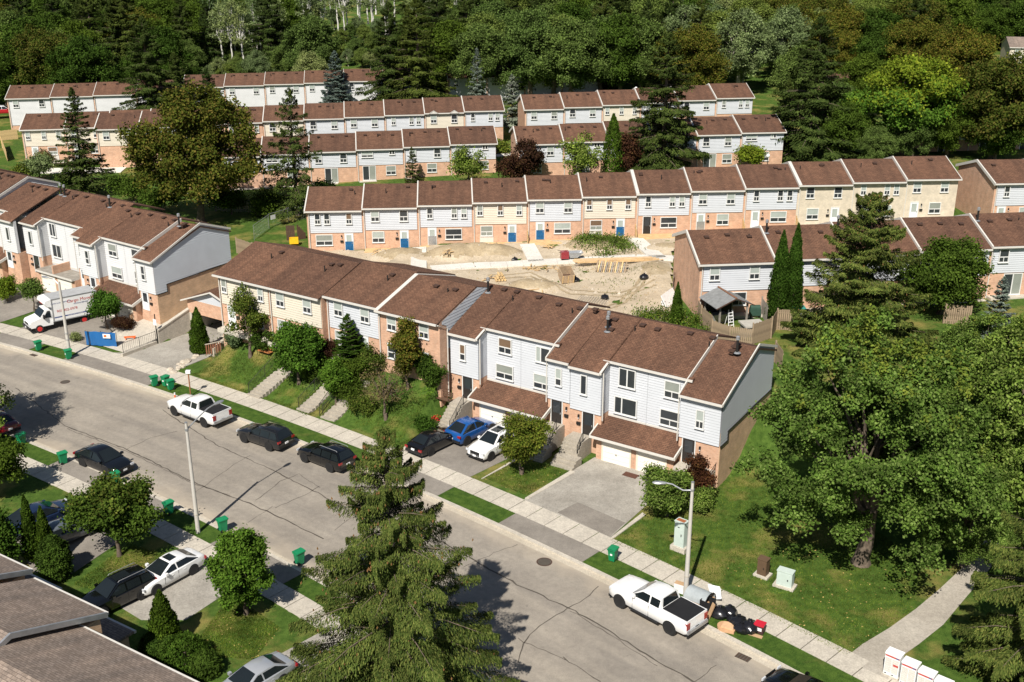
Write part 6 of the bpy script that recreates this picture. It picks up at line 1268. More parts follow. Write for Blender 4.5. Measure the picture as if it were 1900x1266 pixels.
c1 = cabinet(1262, 1020, .72, .5, 1.75, MCAB, 'tall pale green utility cabinet left of the lamp post on the lawn', -40, foot=.34); MB().box((-.12, -.275, 1.72), (.02, -.269, 1.78), M_DARKM).obj('label_plate', c1)
MB().box((-.3, -.18, 2.17), (.28, .12, 2.20), plain('rust', (.34, .12, .05), .95)).obj('rust_patch', c1)
cabinet(1415, 1068, .6, .5, 1.05, plain('cabinet_brown', (.12, .075, .045), .6), 'brown utility cabinet, left of the low pair on the lawn', -38)
c3 = cabinet(1456, 1088, .95, .5, .95, MCAB, 'low wide pale green utility cabinet, right of the brown one', -32)
# community mail boxes
for k in range(4):
    x, y = G(1655+30*k, 1253+18*k, .12); t = thing('mail_box', ['white community mailbox unit nearest the park path, leftmost of four', 'white community mailbox unit, second from the park path', 'white community mailbox unit, third from the park path', 'white community mailbox unit cut by the bottom edge, rightmost of four'][k], 'mailbox', (x, y, .12), R_(-41), 'community mailboxes')
    MB().box((-.46, -.34, -.2), (.46, .34, .12), M_CONC).obj('plinth', t); MB().box((-.41, -.27, .12), (.41, .27, 1.42), M_WHITEP).obj('housing', t); mb = MB(); mb.grid([[(-.43, yy, z) for yy, z in ((-.29, 1.42), (-.15, 1.49), (.29, 1.52), (.29, 1.42))], [(.43, yy, z) for yy, z in ((-.29, 1.42), (-.15, 1.49), (.29, 1.52), (.29, 1.42))]][::-1], M_WHITEP); mb.obj('cover', t)
    MB().box((-.39, -.276, 1.27), (.39, -.271, 1.36), M_LET_R).obj('red_band', t); MB().box((.18, -.279, 1.28), (.36, -.277, 1.35), M_LET_B).obj('blue_patch', t)
    for a in range(2):
        for b in range(7): MB().box((-.37+.38*a, -.278, .30+.13*b), (-.02+.38*a, -.271, .415+.13*b), M_TRIM).obj('letter_flap', t)
    for a in range(2): MB().box((-.36+.38*a, -.285, .17), (-.22+.38*a, -.279, .22), M_DARKM).obj('lock', t)
    if k == 0: MB().box((.08, -.285, .78), (.36, -.280, .90), M_LET_R).obj('red_notice', t)
# ---------------------------------------------------------------- kerbside rubbish
def bag(u, v, sc, label, z=.12):
    x, y = G(u, v, z); mb = MB(); r = random.Random(int(u*7+v)); rows = []
    for k, (q, h) in enumerate([(.35, 0), (.5, .12), (.52, .28), (.42, .44), (.2, .55), (.06, .6), (.12, .70)]): rows.append([(math.cos(a)*q*sc*r.uniform(.86, 1.14), math.sin(a)*q*sc*r.uniform(.86, 1.14), h*sc*r.uniform(.95, 1.05)) for a in [2*math.pi*j/11 for j in range(11)]])
    mb.grid(rows, M_BAG, True); mb.face(rows[-1], M_BAG); return tag(mb.obj('rubbish_bag', None, (x, y, z-.02), r.uniform(0, 6), smooth=28), label, 'rubbish bag', 'black rubbish bags at the kerb')
for u, v, s, lab in [(1335, 1143, 1.05, 'black rubbish bag next to the orange board, upper left of the heap'), (1353, 1141, 1.0, 'black rubbish bag with a red and white wrapper on it'), (1360, 1153, .75, 'small black rubbish bag between the two larger heaps'), (1370, 1160, 1.0, 'black rubbish bag behind the armchair seat'), (1376, 1171, .9, 'low black rubbish bag in the lower heap, left'), (1390, 1170, 1.1, 'shiny black rubbish bag next to the red box')]: bag(u, v, s, lab)
x, y = G(1297, 1122, .12); t = thing('fabric_drum', 'grey fabric drum with black rim leaning on white sheets', 'rubbish', (x, y, .12), R_(-40)); mb = MB(); mb.grid([[(xx, math.cos(a)*.62, .5+math.sin(a)*.52) for a in [math.pi*j/10 for j in range(11)]] for xx in (-.75, 0, .7)], plain('grey_fabric', (.33, .36, .37), .9)); mb.face([(-.75, math.cos(a)*.62, .5+math.sin(a)*.52) for a in [math.pi*j/10 for j in range(11)]], M_CARD); mb.obj('cover', t, smooth=40); mb = MB(); mb.tube([(.72, math.cos(a)*.64, .5+math.sin(a)*.54) for a in [math.pi*j/10 for j in range(11)]], .03, M_BLK, 5); mb.obj('rim', t); MB().box((-.7, -.6, 0), (.7, .6, .5), M_CARD).obj('base', t)
x, y = G(1318, 1112, .12); t = thing('white_sheet', 'crumpled white panels behind the grey drum', 'rubbish', (x, y, .12), R_(-35)); mb = MB(); mb.face([(-.2, 0, .9), (.5, .1, .95), (.75, -.1, .35), (.1, -.15, .1)], M_WHITEP); mb.face([(-.25, .03, .95), (.1, -.12, .12), (.75, -.07, .38), (.5, .13, 1.0)], M_WHITEP); mb.obj('panel', t)
x, y = G(1312, 1135, .12); t = thing('dark_box', 'black open box standing behind the orange board', 'rubbish', (x, y, .12), R_(-40)); mb = MB(); mb.box((-.35, -.35, 0), (.35, .35, .06), M_BLK); mb.box((-.35, -.35, .06), (-.3, .35, .85), M_BLK); mb.box((.3, -.35, .06), (.35, .35, .85), M_BLK); mb.box((-.3, .3, .06), (.3, .35, .85), M_BLK); mb.box((-.3, -.35, .06), (.3, -.3, .85), M_BLK); mb.obj('box_wall', t)
x, y = G(1313, 1147, .12); t = thing('wooden_board', 'orange-brown board leaning beside the pickup tail', 'rubbish', (x, y, .12), R_(-72)); mb = MB(); mb.face([(-.15, 0, 0), (.15, 0, 0), (.2, .3, .95), (-.1, .3, .95)], M_CARD); mb.face([(-.15, .04, 0), (-.1, .34, .95), (.2, .34, .95), (.15, .04, 0)], M_CARD); mb.face([(-.1, .3, .95), (.2, .3, .95), (.2, .34, .95), (-.1, .34, .95)], M_CARD); mb.obj('board', t)
x, y = G(1348, 1166, .12); t = thing('armchair_seat', 'tan padded chair seat lying on the verge', 'chair', (x, y, .12), R_(-28)); mt = plain('tan_fabric', (.52, .31, .17), .9); mb = MB(); P = [(math.cos(a)*.50-.05, math.sin(a)*.46) for a in [math.pi*(.5+j/8) for j in range(9)]]+[(.55, -.40), (.55, .40)]; mb.prism(P, 0, .16, mt); mb.obj('shell', t); MB().prism([(-.25, -.28), (.45, -.30), (.45, .30), (-.25, .28)], .165, .24, plain('tan_cushion', (.62, .40, .23), .9)).obj('cushion', t)
x, y = G(1409, 1172, .12); t = thing('red_box', 'red-lidded box with white print at the end of the rubbish row', 'box', (x, y, .12), R_(-32)); mt = plain('red_plastic', (.52, .02, .04), .45); mb = MB(); mb.box((-.28, -.25, 0), (.28, .25, .5), plain('dark_box', (.06, .03, .03), .6)); mb.obj('box_body', t); MB().box((-.3, -.27, .503), (.3, .27, .58), mt).obj('lid', t); MB().box((-.2, -.262, .2), (.2, -.253, .4), M_WHITEP).obj('print', t)
x, y = G(1402, 1180, .12); tag(MB().box((-.4, -.12, 0), (.4, .12, .05), M_CARD).obj('cardboard_piece', None, (x, y, .12), R_(-30)), 'flattened cardboard piece under the red box', 'cardboard')
x, y = G(1262, 1098, .12); tag(MB().box((-.35, -.2, 0), (.35, .2, .6), M_WHITEP, top=M_CARD).obj('white_crate', None, (x, y, .12), R_(-30)), 'white box standing beside the lamp post foot', 'box')
# ---------------------------------------------------------------- steps, railings, fences
def railing(P, label, h=.9, step=.14, m=M_DARKM, name='railing', group='black iron railings'):
    a = Vector(P[0]); t = thing(name, label, 'railing', tuple(a), 0, group); mb = MB(); mp = MB()
    for p, q in zip(P, P[1:]):
        p, q = Vector(p)-a, Vector(q)-a; mb.tube([p+Vector((0, 0, h)), q+Vector((0, 0, h))], .022, m, 5); mb.tube([p+Vector((0, 0, .12)), q+Vector((0, 0, .12))], .014, m, 4); n = max(2, int((q-p).length/step))
        for k in range(1, n): c = p.lerp(q, k/n); mp.tube([c+Vector((0, 0, .12)), c+Vector((0, 0, h))], .010, m, 4, False)
    mb.obj('hand_rail', t); tag(mp.obj('baluster', t), kind='stuff')
    for p in P: p = Vector(p)-a; MB().tube([p+Vector((0, 0, -.15)), p+Vector((0, 0, h+.05))], .028, m, 6).obj('post', t)
    return t
def steps(s, t0, t1, w, z0, z1, n, label, s1=None, land=1.2, rails=(), m=M_STEP, F=None):
    """a flight of separate concrete treads climbing away from the road"""
    F = F or FF; x, y = F.pt(s, t0); T_ = thing('stairway', label, 'stairway', (x, y, z0), F.a); ds = (s1-s) if s1 is not None else 0
    zt = 0
    for k in range(n):
        y0, y1 = (t1-t0)*k/n, (t1-t0)*(k+1)/n; zt = (z1-z0)*(k+1)/n+.06; zh = max(H(*F.pt(s+ds*k/n+q, t0+(y0+y1)/2)) for q in (-w/2, w/2))-z0+.10; zt = max(.15*(k+1), zh) if n > 9 else zt; MB().box((-w/2+ds*k/n, y0, -.6), (w/2+ds*k/n, y1+(.0 if k < n-1 else land), zt), m).obj('step', T_)
    for side, lab in rails: sg = side*(w/2-.06); railing([(*F.pt(s+sg+ds*f, t0+(t1-t0)*f), z0+(z1-z0)*f+.02) for f in (.05, .5, 1.0)], lab)
    return T_
steps(-30.2, -5.9, -2.2, 1.5, .1, 2.6, 11, 'long concrete stairway between the big lawn and the lush maple', -29.4, 2.2, [(-1, 'black railing along the left of the long stairway')])
steps(-24.6, -5.8, -2.0, 1.4, .1, 2.5, 11, 'curving concrete stairway left of the small green tree', -23.9, 1.8, [(-1, 'black railing on the curving stairway')])
steps(-21.8, -5.9, -1.6, 1.5, .1, 2.6, 11, 'concrete stairway rising between shrubs to the blue-white house', -21.2, 1.6, [(-1, 'black railing left of the shrub stairway')])
railing([(*FF.pt(-22.9, -5.6), .25), (*FF.pt(-22.9, -4.0), 1.2)], 'short black railing beside the yellowing strip of lawn')
steps(-18.9, -3.4, -.4, 1.2, .3, 2.3, 8, 'narrow stony stairway up to the reddish pear tree', -18.3, 1.2, m=M_STONE)
steps(-12.7, -2.4, -.4, 1.3, .1, 1.75, 8, 'concrete steps to the dark door beside the bench', None, 1.1, [(1, 'black railing by the steps next to the blue hatchback')])
steps(-4.1, -1.4, -.4, 1.5, .85, 1.8, 5, 'upper concrete steps to the door with the black mat', None, 1.1, [(1, 'black railing right of the upper steps with mat')])
steps(-1.75, -1.4, -.5, 1.6, .6, 1.47, 4, 'upper concrete steps to the door beside the short garage side', None, 1.2, [(1, 'black railing beside the right garage wall')])
steps(-1.55, -2.75, -1.9, 1.9, .1, .62, 3, 'low concrete steps down to the concrete driveway', None, .55)
steps(-4.0, -2.8, -1.9, 1.6, .1, .87, 4, 'low concrete steps behind the rounded lawn tree', None, .55)
x, y = FF.pt(-4.05, .05); tag(MB().box((-.5, -.28, 0), (.5, .28, .02), M_BLK).obj('door_mat', None, (x, y, 1.81), FF.a), 'black patterned door mat on the top landing', 'door mat')
x, y = FF.pt(7.6, -.3); t = thing('landing', 'concrete landing and steps at the end house door', 'landing', (x, y, .1), FF.a); MB().box((-1.2, -.1, -.3), (1.6, 1.05, 1.37), M_CONC).obj('platform', t)
for k in range(4): MB().box((-1.0, -.4-.3*k, -.3), (.2, -.1-.3*k, 1.1-.27*k), M_CONC).obj('step', t)
railing([(*FF.pt(9.15, -2.2), .15), (*FF.pt(9.15, -.5), .3), (*FF.pt(9.2, 1.0), .8)], 'tall black iron gate railing at the corner of the end house', 1.35)
MB_ = MB(); x, y = G(1170, 882, .14); tag(MB().box((-.55, -.32, 0), (.55, .32, .02), plain('brown_mat', (.10, .045, .03), .9)).obj('rubber_mat', None, (x, y, .138), FF.a), 'brown rectangular mat lying before the garage doors', 'mat')
# ramp railing with posts and sign
railing([(*FF.pt(-47.1, -5.7), .42), (*FF.pt(-47.1, -3.8), .42), (*FF.pt(-47.1, -1.9), .42)], 'black railing along the foot of the garage ramp', .95, .2)
x, y = FF.pt(-47.0, -1.8); t = thing('sign_post', 'black post with a blank white notice at the end of the railing', 'sign', (x, y, .1), FF.a); MB().tube([(0, 0, -.2), (0, 0, 3.0)], .05, M_DARKM, 6).obj('post', t); MB().box((-.22, -.07, 1.9), (.22, -.05, 2.5), M_WHITEP).obj('notice', t)
x, y = FF.pt(-52.2, -5.9); q = FF.pt(-49.4, -4.6); an = math.atan2(q[1]-y, q[0]-x); Lb = math.hypot(q[0]-x, q[1]-y); t = thing('site_barrier', 'bright blue tarpaulin site barrier with a white notice across the ramp', 'barrier', (x, y, .1), an); mb = MB(); n = 14
mb.grid([[(Lb*k/n, .05*math.sin(k*1.7)+.04*math.sin(k*.6+z*3), z) for k in range(n+1)] for z in (.1, .6, 1.1, 1.5)], m_paint('barrier_blue', (.012, .115, .33), .45, .1)); mb.obj('tarpaulin', t, smooth=60)
for k in (0, .5, 1): MB().tube([(Lb*k, .1, -.1), (Lb*k, .1, 1.55)], .03, M_DARKM, 6).obj('post', t)
MB().box((Lb*.60, -.14, .95), (Lb*.84, -.125, 1.38), M_WHITEP).obj('notice', t); MB().box((Lb*.63, -.145, 1.05), (Lb*.72, -.141, 1.28), M_ORANGE).obj('notice_print', t)
x, y = FF.pt(-49.6, -2.9); t = thing('road_barricade', 'low orange plastic barricade lying behind the blue barrier', 'barrier', (x, y, .45), R_(10)); t.scale = (.6, .6, .6); MB().box((-.9, -.06, .15), (.9, .06, .38), M_ORANGE).obj('rail', t); MB().box((-.7, -.2, -.1), (-.6, .2, .15), M_ORANGE).obj('foot', t); MB().box((.6, -.2, -.1), (.7, .2, .15), M_ORANGE).obj('foot', t)
# garden rocks along the sunken drive
rk_r = random.Random(4)
def rock(x, y, z, s, label=None, m=M_STONE, group='rocks edging the sunken drive'):
    mb = MB(); rows = []
    for q, h in [(.75, -.3), (1, .0), (.9, .35), (.5, .6), (.05, .66)]: rows.append([(math.cos(a)*q*s*rk_r.uniform(.75, 1.2), math.sin(a)*q*s*rk_r.uniform(.75, 1.2), h*s) for a in [2*math.pi*j/8 for j in range(8)]])
    mb.grid(rows, m, True); return tag(mb.obj('rock', None, (x, y, z), rk_r.uniform(0, 6)), label or 'rough pale rock in the border beside the sunken garage drive', 'rock', group)
for k in range(26):
    f = k/25; u, v = 318+(425-318)*f+rk_r.uniform(-4, 4), 690-(690-625)*f+rk_r.uniform(-5, 5); x, y, z = GT(u, v); rock(x, y, z, rk_r.uniform(.22, .48))
t = thing('low_fence', 'low reddish wooden fence piece at the garage drive corner', 'fence', (*FF.pt(-40.3, -1.8), .9), FF.a+1.2)
for k in range(7): MB().box((.22*k, -.03, -.5), (.22*k+.1, .03, .55), plain('red_wood', (.33, .14, .08), .9)).obj('picket', t)
MB().box((-.05, -.05, .5), (1.6, .05, .57), M_STONE).obj('rail', t)
# benches and planters
def bench(x, y, z, rz, m, label):
    t = thing('bench', label, 'bench', (x, y, z), rz)
    for k in range(4): MB().box((-.75, -.25+.13*k, .42), (.75, -.14+.13*k, .46), m).obj('seat_slat', t)
    for k in range(3): MB().box((-.75, .28+.03*k, .55+.14*k), (.75, .31+.03*k, .66+.14*k), m).obj('back_slat', t)
    for s in (-1, 1): MB().tube([(s*.68, -.25, 0), (s*.68, -.25, .62), (s*.68, .3, .66), (s*.68, .36, .98)], .025, M_DARKM, 5).obj('side_frame', t)
    return t
bench(*FF.pt(-14.0, -.55), 1.5, FF.a, plain('bench_wood', (.12, .07, .045), .7), 'dark wooden bench against the tall brick house by the steps')
x, y, z = GT(492, 660); bench(x, y, z, FF.a, plain('orange_wood', (.50, .20, .07), .7), 'orange-brown garden bench under the half-bare tree'); 
x, y, z = GT(805, 772); t = thing('planter', 'dark planter box full of red flowers by the steps', 'planter', (x, y, z), FF.a); MB().box((-.6, -.3, 0), (.6, .3, .5), M_VENT).obj('box', t); r = np.random.default_rng(1); C = np.c_[r.uniform(-.55, .55, 260), r.uniform(-.28, .28, 260), r.uniform(.5, .85, 260)]; mi = (r.random(260) < .55).astype(int); link('flowers', leaf_mesh('flowers', C, rand_unit(r, 260), rand_unit(r, 260), np.full(260, .13), .1, [L_MAPLE, plain('red_petal', (.60, .02, .03), .6)], mi), t)
x, y, z = GT(1268, 915); t = thing('planter', 'pot of red flowers under the purple shrub', 'planter', (x, y, z), 0); MB().tube([(0, 0, 0), (0, 0, .35)], [.16, .22], M_WHITEP, 10).obj('pot', t); C = np.c_[r.normal(0, .14, 120), r.normal(0, .14, 120), r.uniform(.35, .65, 120)]; link('flowers', leaf_mesh('flowers', C, rand_unit(r, 120), rand_unit(r, 120), np.full(120, .12), .1, [plain('red_petal', (.60, .02, .03), .6)]), t)
# flower and weed beds as loose ground cover
def bed(name, px, n, h, leaf, mats, label=None, frac=(1,), zf=None):
    P = [GT(*q)[:2] for q in px]; r = np.random.default_rng(len(px)*7+n); C = []
    x0, x1 = min(p[0] for p in P), max(p[0] for p in P); y0, y1 = min(p[1] for p in P), max(p[1] for p in P)
    cl = [(r.uniform(x0, x1), r.uniform(y0, y1), r.uniform(.35, .8)) for _ in range(60)]; cl = [c for c in cl if inpoly(c[0], c[1], P)]
    while len(C) < n:
        cx, cy, cr = cl[int(r.integers(len(cl)))]; x, y = cx+r.normal(0, cr), cy+r.normal(0, cr); C.append((x, y, (zf or H)(x, y)+abs(r.normal(0, 1))*h*.5))
    mi = r.choice(len(mats), n, p=frac); D = rand_unit(r, n); D[:, 2] = abs(D[:, 2])+.3; return tag(link(name, leaf_mesh(name, np.array(C), D, rand_unit(r, n)+np.array([0, 0, .8]), leaf*r.uniform(.6, 1.4, n), leaf*.5, mats, mi)), kind='stuff')
bed('weeds', [(1065, 465), (1085, 448), (1170, 446), (1175, 466), (1120, 478)], 5200, .7, .22, [L_MAPLE, L_WEED], frac=(.6, .4), zf=yardz)
bed('garden_flowers', [(1180, 585), (1240, 580), (1300, 600), (1330, 625), (1270, 625), (1200, 605)], 5200, .9, .2, [L_WEED, L_YTIP, L_LUSH], frac=(.4, .25, .35))
bed('weeds', [(1045, 482), (1150, 570), (1230, 560), (1215, 500)], 420, .25, .16, [L_WEED], zf=yardz)
bed('rock_plants', [(395, 650), (430, 610), (445, 620), (415, 655)], 1800, .4, .15, [L_PALE, L_WEED], frac=(.3, .7))
bed('garden_plants', [(520, 690), (600, 660), (720, 700), (760, 730), (700, 740), (610, 715)], 5200, .5, .15, [L_DARK, L_OLIVE, L_PURP], frac=(.5, .35, .15))
bed('planter_greens', [(795, 775), (815, 765), (835, 785), (812, 795)], 1500, .3, .13, [L_LUSH])
# fallen leaves on the lawns
def litter(px, n, z=.12):
    P = [G(*q, z) for q in px]; r = np.random.default_rng(n); x0, x1 = min(p[0] for p in P), max(p[0] for p in P); y0, y1 = min(p[1] for p in P), max(p[1] for p in P); C = []
    while len(C) < n:
        x, y = r.uniform(x0, x1), r.uniform(y0, y1)
        if inpoly(x, y, P): C.append((x, y, H(x, y)+.03))
    N = np.tile([0, 0, 1.0], (n, 1))+r.normal(0, .25, (n, 3)); return tag(link('fallen_leaves', leaf_mesh('fallen_leaves', np.array(C), rand_unit(r, n)*np.array([1, 1, .1]), N, r.uniform(.06, .16, n), .08, [plain('fallen_leaf', (.50, .36, .12), .8), L_DRY], r.integers(0, 2, n))), kind='stuff')
litter([(345, 1215), (410, 1125), (430, 1105), (520, 1165), (470, 1235)], 110); litter([(1310, 1080), (1400, 1000), (1700, 1050), (1720, 1110), (1580, 1220)], 260); litter([(890, 890), (960, 850), (1050, 870), (975, 920)], 90); pass
# short grass blades standing on the near lawns so that they have a pile
def turf(px, n, z=.1, zf=None, m=None):
    P = [G(*q, z) if not zf else GT(*q)[:2] for q in px]; r = np.random.default_rng(n+1); x0, x1 = min(p[0] for p in P), max(p[0] for p in P); y0, y1 = min(p[1] for p in P), max(p[1] for p in P); XY = []
    while len(XY) < n:
        c = r.uniform([x0, y0], [x1, y1], (4000, 2))
        XY += [p for p in c if inpoly(p[0], p[1], P)]
    C = np.array([(x, y, max(H(x, y), .1)+.035) for x, y in XY[:n]]); D = r.normal(0, .55, (n, 3)); D[:, 2] = 1; N = rand_unit(r, n); N[:, 2] = .3
    return C, D, N, r.uniform(.07, .15, n)
L_TURF = m_leaf('turf_blades', [(.048, .088, .012), (.08, .13, .019), (.11, .16, .028), (.15, .175, .045)], .2, .5)
TU = [turf([(1130, 1005), (1195, 958), (1330, 870), (1500, 900), (1720, 1050), (1700, 1130), (1570, 1218), (1420, 1140), (1280, 1066)], 42000), turf([(345, 1215), (410, 1128), (430, 1105), (520, 1165), (470, 1225)], 11000), turf([(895, 886), (958, 852), (1060, 872), (976, 920)], 7000), turf([(135, 1085), (240, 1010), (330, 1035), (210, 1105)], 7000), turf([(353, 695), (420, 650), (530, 665), (470, 735)], 9000, zf=1), turf([(645, 790), (730, 740), (820, 790), (742, 830)], 7000, zf=1), turf([(485, 738), (530, 700), (620, 750), (568, 772)], 4000, zf=1)]
tag(link('grass', leaf_mesh('grass', np.vstack([t[0] for t in TU]), np.vstack([t[1] for t in TU]), np.vstack([t[2] for t in TU]), np.hstack([t[3] for t in TU]), .03, [L_TURF])), kind='stuff')
# ---------------------------------------------------------------- building-site clutter
def at_yard(u, v): x, y, z = GT(u, v); return x, y, yardz(x, y)
x, y, z = at_yard(1050, 523); t = thing('wooden_crate', 'open wooden crate standing on the bare soil', 'crate', (x, y, z), R_(14)); mw = plain('crate_wood', (.46, .34, .22), .85, var=.25)
t.rotation_euler = (R_(17), 0, R_(14)); t.location.z += .25; t.scale = (.82, .82, .82)
for a, b in (((-.8, -.9, 0), (.8, -.86, 1.1)), ((-.8, .86, 0), (.8, .9, 1.35)), ((-.8, -.86, 0), (-.76, .86, 1.2)), ((.76, -.86, 0), (.8, .86, 1.2))): MB().box(a, b, mw).obj('side_panel', t)
MB().box((-.76, -.86, .02), (.76, .86, .1), M_VENT).obj('floor', t)  # floor coloured dark brown to deepen the shade inside the open crate
for xx in (-.7, 0, .7): MB().box((xx-.06, -.94, 0), (xx+.06, -.902, 1.12), M_WOOD).obj('batten', t)
def ybag(u, v, s, lab): o = bag(u, v, s*.72, lab); x, y, z = at_yard(u, v); o.location = (x, y, z-.03); o['group'] = 'dark bags on the building site'
ybag(1067, 522, 1.25, 'black sack slumped against the wooden crate'); ybag(1195, 521, 1.3, 'black sack lying alone on the bare soil'); ybag(1122, 556, 1.1, 'grey-black sack near the roof edge on the soil'); ybag(955, 484, 1.0, 'small dark bundle on the dirt mound beside the walk')
x, y, z = at_yard(930, 522); t = thing('log_pile', 'small pallet of cut logs at the edge of the dirt heap', 'log pile', (x, y, z), R_(10))
for j in range(3):
    for k in range(4-j): MB().tube([(-.55+.3*k+.15*j, -.4, .18+.27*j), (-.55+.3*k+.15*j, .4, .18+.27*j)], .13, M_WOOD, 8).obj('log', t)
lr = random.Random(9)
x, y, z = at_yard(1150, 490); t = thing('lumber_stack', 'long pale planks laid along the walk', 'lumber', (x, y, z+.22), R_(6))
for k in range(9): MB().box((-4.6+lr.uniform(-.5, .5), -.5+.12*k, .05+.07*(k % 3)), (4.0+lr.uniform(-.6, .8), -.40+.12*k, .11+.07*(k % 3)), M_PLY).obj('plank', t)
x, y, z = at_yard(1135, 503); t = thing('fence_panel', 'fallen picket fence panel leaning on the lumber', 'fence panel', (x, y, z+.25), R_(-14)); t.rotation_euler = (R_(30), 0, R_(-14))
for k in range(16): MB().box((-1.6+.2*k, -.8+lr.uniform(-.2, .1), .16+lr.uniform(0, .05)), (-1.47+.2*k, .75+lr.uniform(-.1, .2), .20+lr.uniform(0, .05)), (M_FENCE, M_WOOD, M_FENCEG)[k % 3]).obj('picket', t)
MB().box((-1.7, -.3, .06), (1.7, -.2, .15), M_FENCE).obj('rail', t); MB().box((-1.7, .4, .06), (1.7, .5, .15), M_FENCE).obj('rail', t)
t = thing('scrap_heap', 'scatter of broken boards beside the walk', 'scrap wood', (*at_yard(1000, 500),), 0)
for k in range(46): a = lr.uniform(0, 3.1); L = lr.uniform(.3, .9); o = MB().box((-L/2, -.05, 0), (L/2, .05, .05), [M_WOOD, M_FENCE, M_PLY][k % 3]).obj('board', t, (lr.gauss(.6, 1.7), lr.gauss(0, .55), lr.uniform(.04, .3)), a)
t = thing('wheelbarrow', 'grey wheelbarrow with a red motor unit on the walk', 'wheelbarrow', (*at_yard(1062, 484),), R_(8)); mb = MB(); lo = [(-.3, -.3), (.5, -.3), (.5, .3), (-.3, .3)]; hi = [(-.5, -.5), (1.1, -.5), (1.1, .5), (-.5, .5)]; mb.v += [(a, b, .35) for a, b in lo]+[(a, b, .95) for a, b in hi]
for f in ((3, 2, 1, 0), (0, 1, 5, 4), (1, 2, 6, 5), (2, 3, 7, 6), (3, 0, 4, 7)): mb.f.append(f); mb.m.append(mb.mi(M_GALV))
mb.obj('tray', t); MB().box((-1.3, -.4, .3), (-.45, .4, 1.05), m_paint('machine_red', (.26, .02, .03), .5)).obj('motor', t); MB().tube([(.5, -.06, .22), (.5, .06, .22)], .22, M_RUB, 12).obj('wheel', t); MB().tube([(-1.0, -.3, .2), (-1.0, .3, .2)], .2, M_RUB, 12).obj('wheel', t)
for s in (-1, 1): MB().tube([(-.9, s*.35, .9), (-1.6, s*.4, 1.1)], .03, M_DARKM, 6).obj('handle', t)
for k, (u, v) in enumerate([(830, 482), (905, 520), (848, 460), (700, 470), (1015, 462), (990, 547)]):
    x, y, z = at_yard(u, v); t = thing('board_scatter', ['loose boards on the dirt mound left of the walk', 'loose boards by the log pallet', 'plywood offcut on the edge of the deck', 'blue and grey offcuts near the first middle-row house', 'planks leaning on the dirt by the deck', 'broken boards near the roof ridge'][k], 'boards', (x, y, z), lr.uniform(0, 3))
    for j in range(5): MB().box((-.7, -.06, 0), (.7, .06, .05), [M_WOOD, M_PLY, M_FENCE][j % 3]).obj('board', t, (lr.gauss(0, .5), lr.gauss(0, .4), .03+.05*j), lr.uniform(0, 3))
for k in range(5):     # wooden dividers between the little front yards
    kk = (4, 6, 8, 9, 10)[k]; x, y = FA.pt(WA*kk+.05, -1.3); t = thing('divider_board', ['short wooden divider between the fourth and fifth middle-row houses', 'short wooden divider between the sixth and seventh middle-row houses', 'short wooden divider left of the ninth middle-row house', 'short wooden divider left of the first beige house', 'short wooden divider between the first two beige houses'][k], 'divider', (x, y, 2.3+.25*kk), FA.a)
    for j in range(4): MB().box((-.04, .3*j, 0), (.04, .3*j+.28, 1.3-.22*(3-j)), M_WOOD).obj('board', t)
x, y, z = at_yard(1247, 566); t = thing('metal_sheet', 'white metal sheets leaning at the pink brick gable', 'metal sheet', (x, y, z), R_(60)); mb = MB(); mb.box((-1.4, -.04, 0), (1.4, .04, 1.3), M_WHITEP); o = mb.obj('sheet', t); o.rotation_euler = (R_(-28), 0, 0); o = MB().tube([(-.9, .5, .3), (.9, .7, .3)], .28, M_WHITEP, 12).obj('roll', t)
x, y, z = at_yard(1100, 545+15); t = thing('mesh_panel', 'grey wire panels lying on the soil near the roof', 'wire panel', (x, y, z+.05), R_(-20))
for k in range(12): MB().tube([(-1.4+.25*k, -.9, .05), (-1.4+.25*k, .9, .05)], .02, M_GALV, 4).obj('wire', t)
# loose stones and clods on the bare soil
rb = np.random.default_rng(3); C = []
while len(C) < 900:
    u, v = rb.uniform(600, 1240), rb.uniform(450, 600); x, y, z = GT(u, v)
    if inpoly(x, y, YARD): C.append((x, y, yardz(x, y)))
mb = MB()
for x, y, z in C:
    s = rb.uniform(.04, .16)*(2 if rb.random() < .06 else 1); a = rb.uniform(0, 6); P = [(x+s*math.cos(a+k*1.57)*rb.uniform(.6, 1.2), y+s*math.sin(a+k*1.57)*rb.uniform(.6, 1.2), z-.02) for k in range(4)]; top = (x, y, z+s*rb.uniform(.5, 1.0)); mm = M_SOIL2 if rb.random() < .7 else M_STONE
    for k in range(4): mb.face([P[k], P[(k+1) % 4], top], mm)
tag(mb.obj('rubble'), kind='stuff')
# wheel ruts pressed into the soil
mb = MB()
for k, px in enumerate([[(905, 512), (985, 508), (1060, 540), (1150, 545), (1225, 520)], [(905, 518), (985, 514), (1058, 547), (1150, 552), (1228, 527)], [(1090, 585), (1150, 560), (1180, 530), (1200, 500)], [(1102, 588), (1160, 562), (1190, 532), (1211, 502)]]):
    P = [Vector(GT(*q)[:2]) for q in px]; Q = []
    for a, b in zip(P, P[1:]): n = max(2, int((b-a).length/.4)); Q += [a.lerp(b, j/n) for j in range(n)]
    l, r2 = [], []
    for j, q in enumerate(Q[:-1]): d = (Q[j+1]-q).normalized(); nn = Vector((-d.y, d.x))*rb.uniform(.10, .2); l.append((*(q+nn), yardz(*(q+nn))+.02)); r2.append((*(q-nn), yardz(*(q-nn))+.02))
    mb.grid([l, r2], M_SOIL2)
tag(mb.obj('wheel_rut'), kind='stuff')
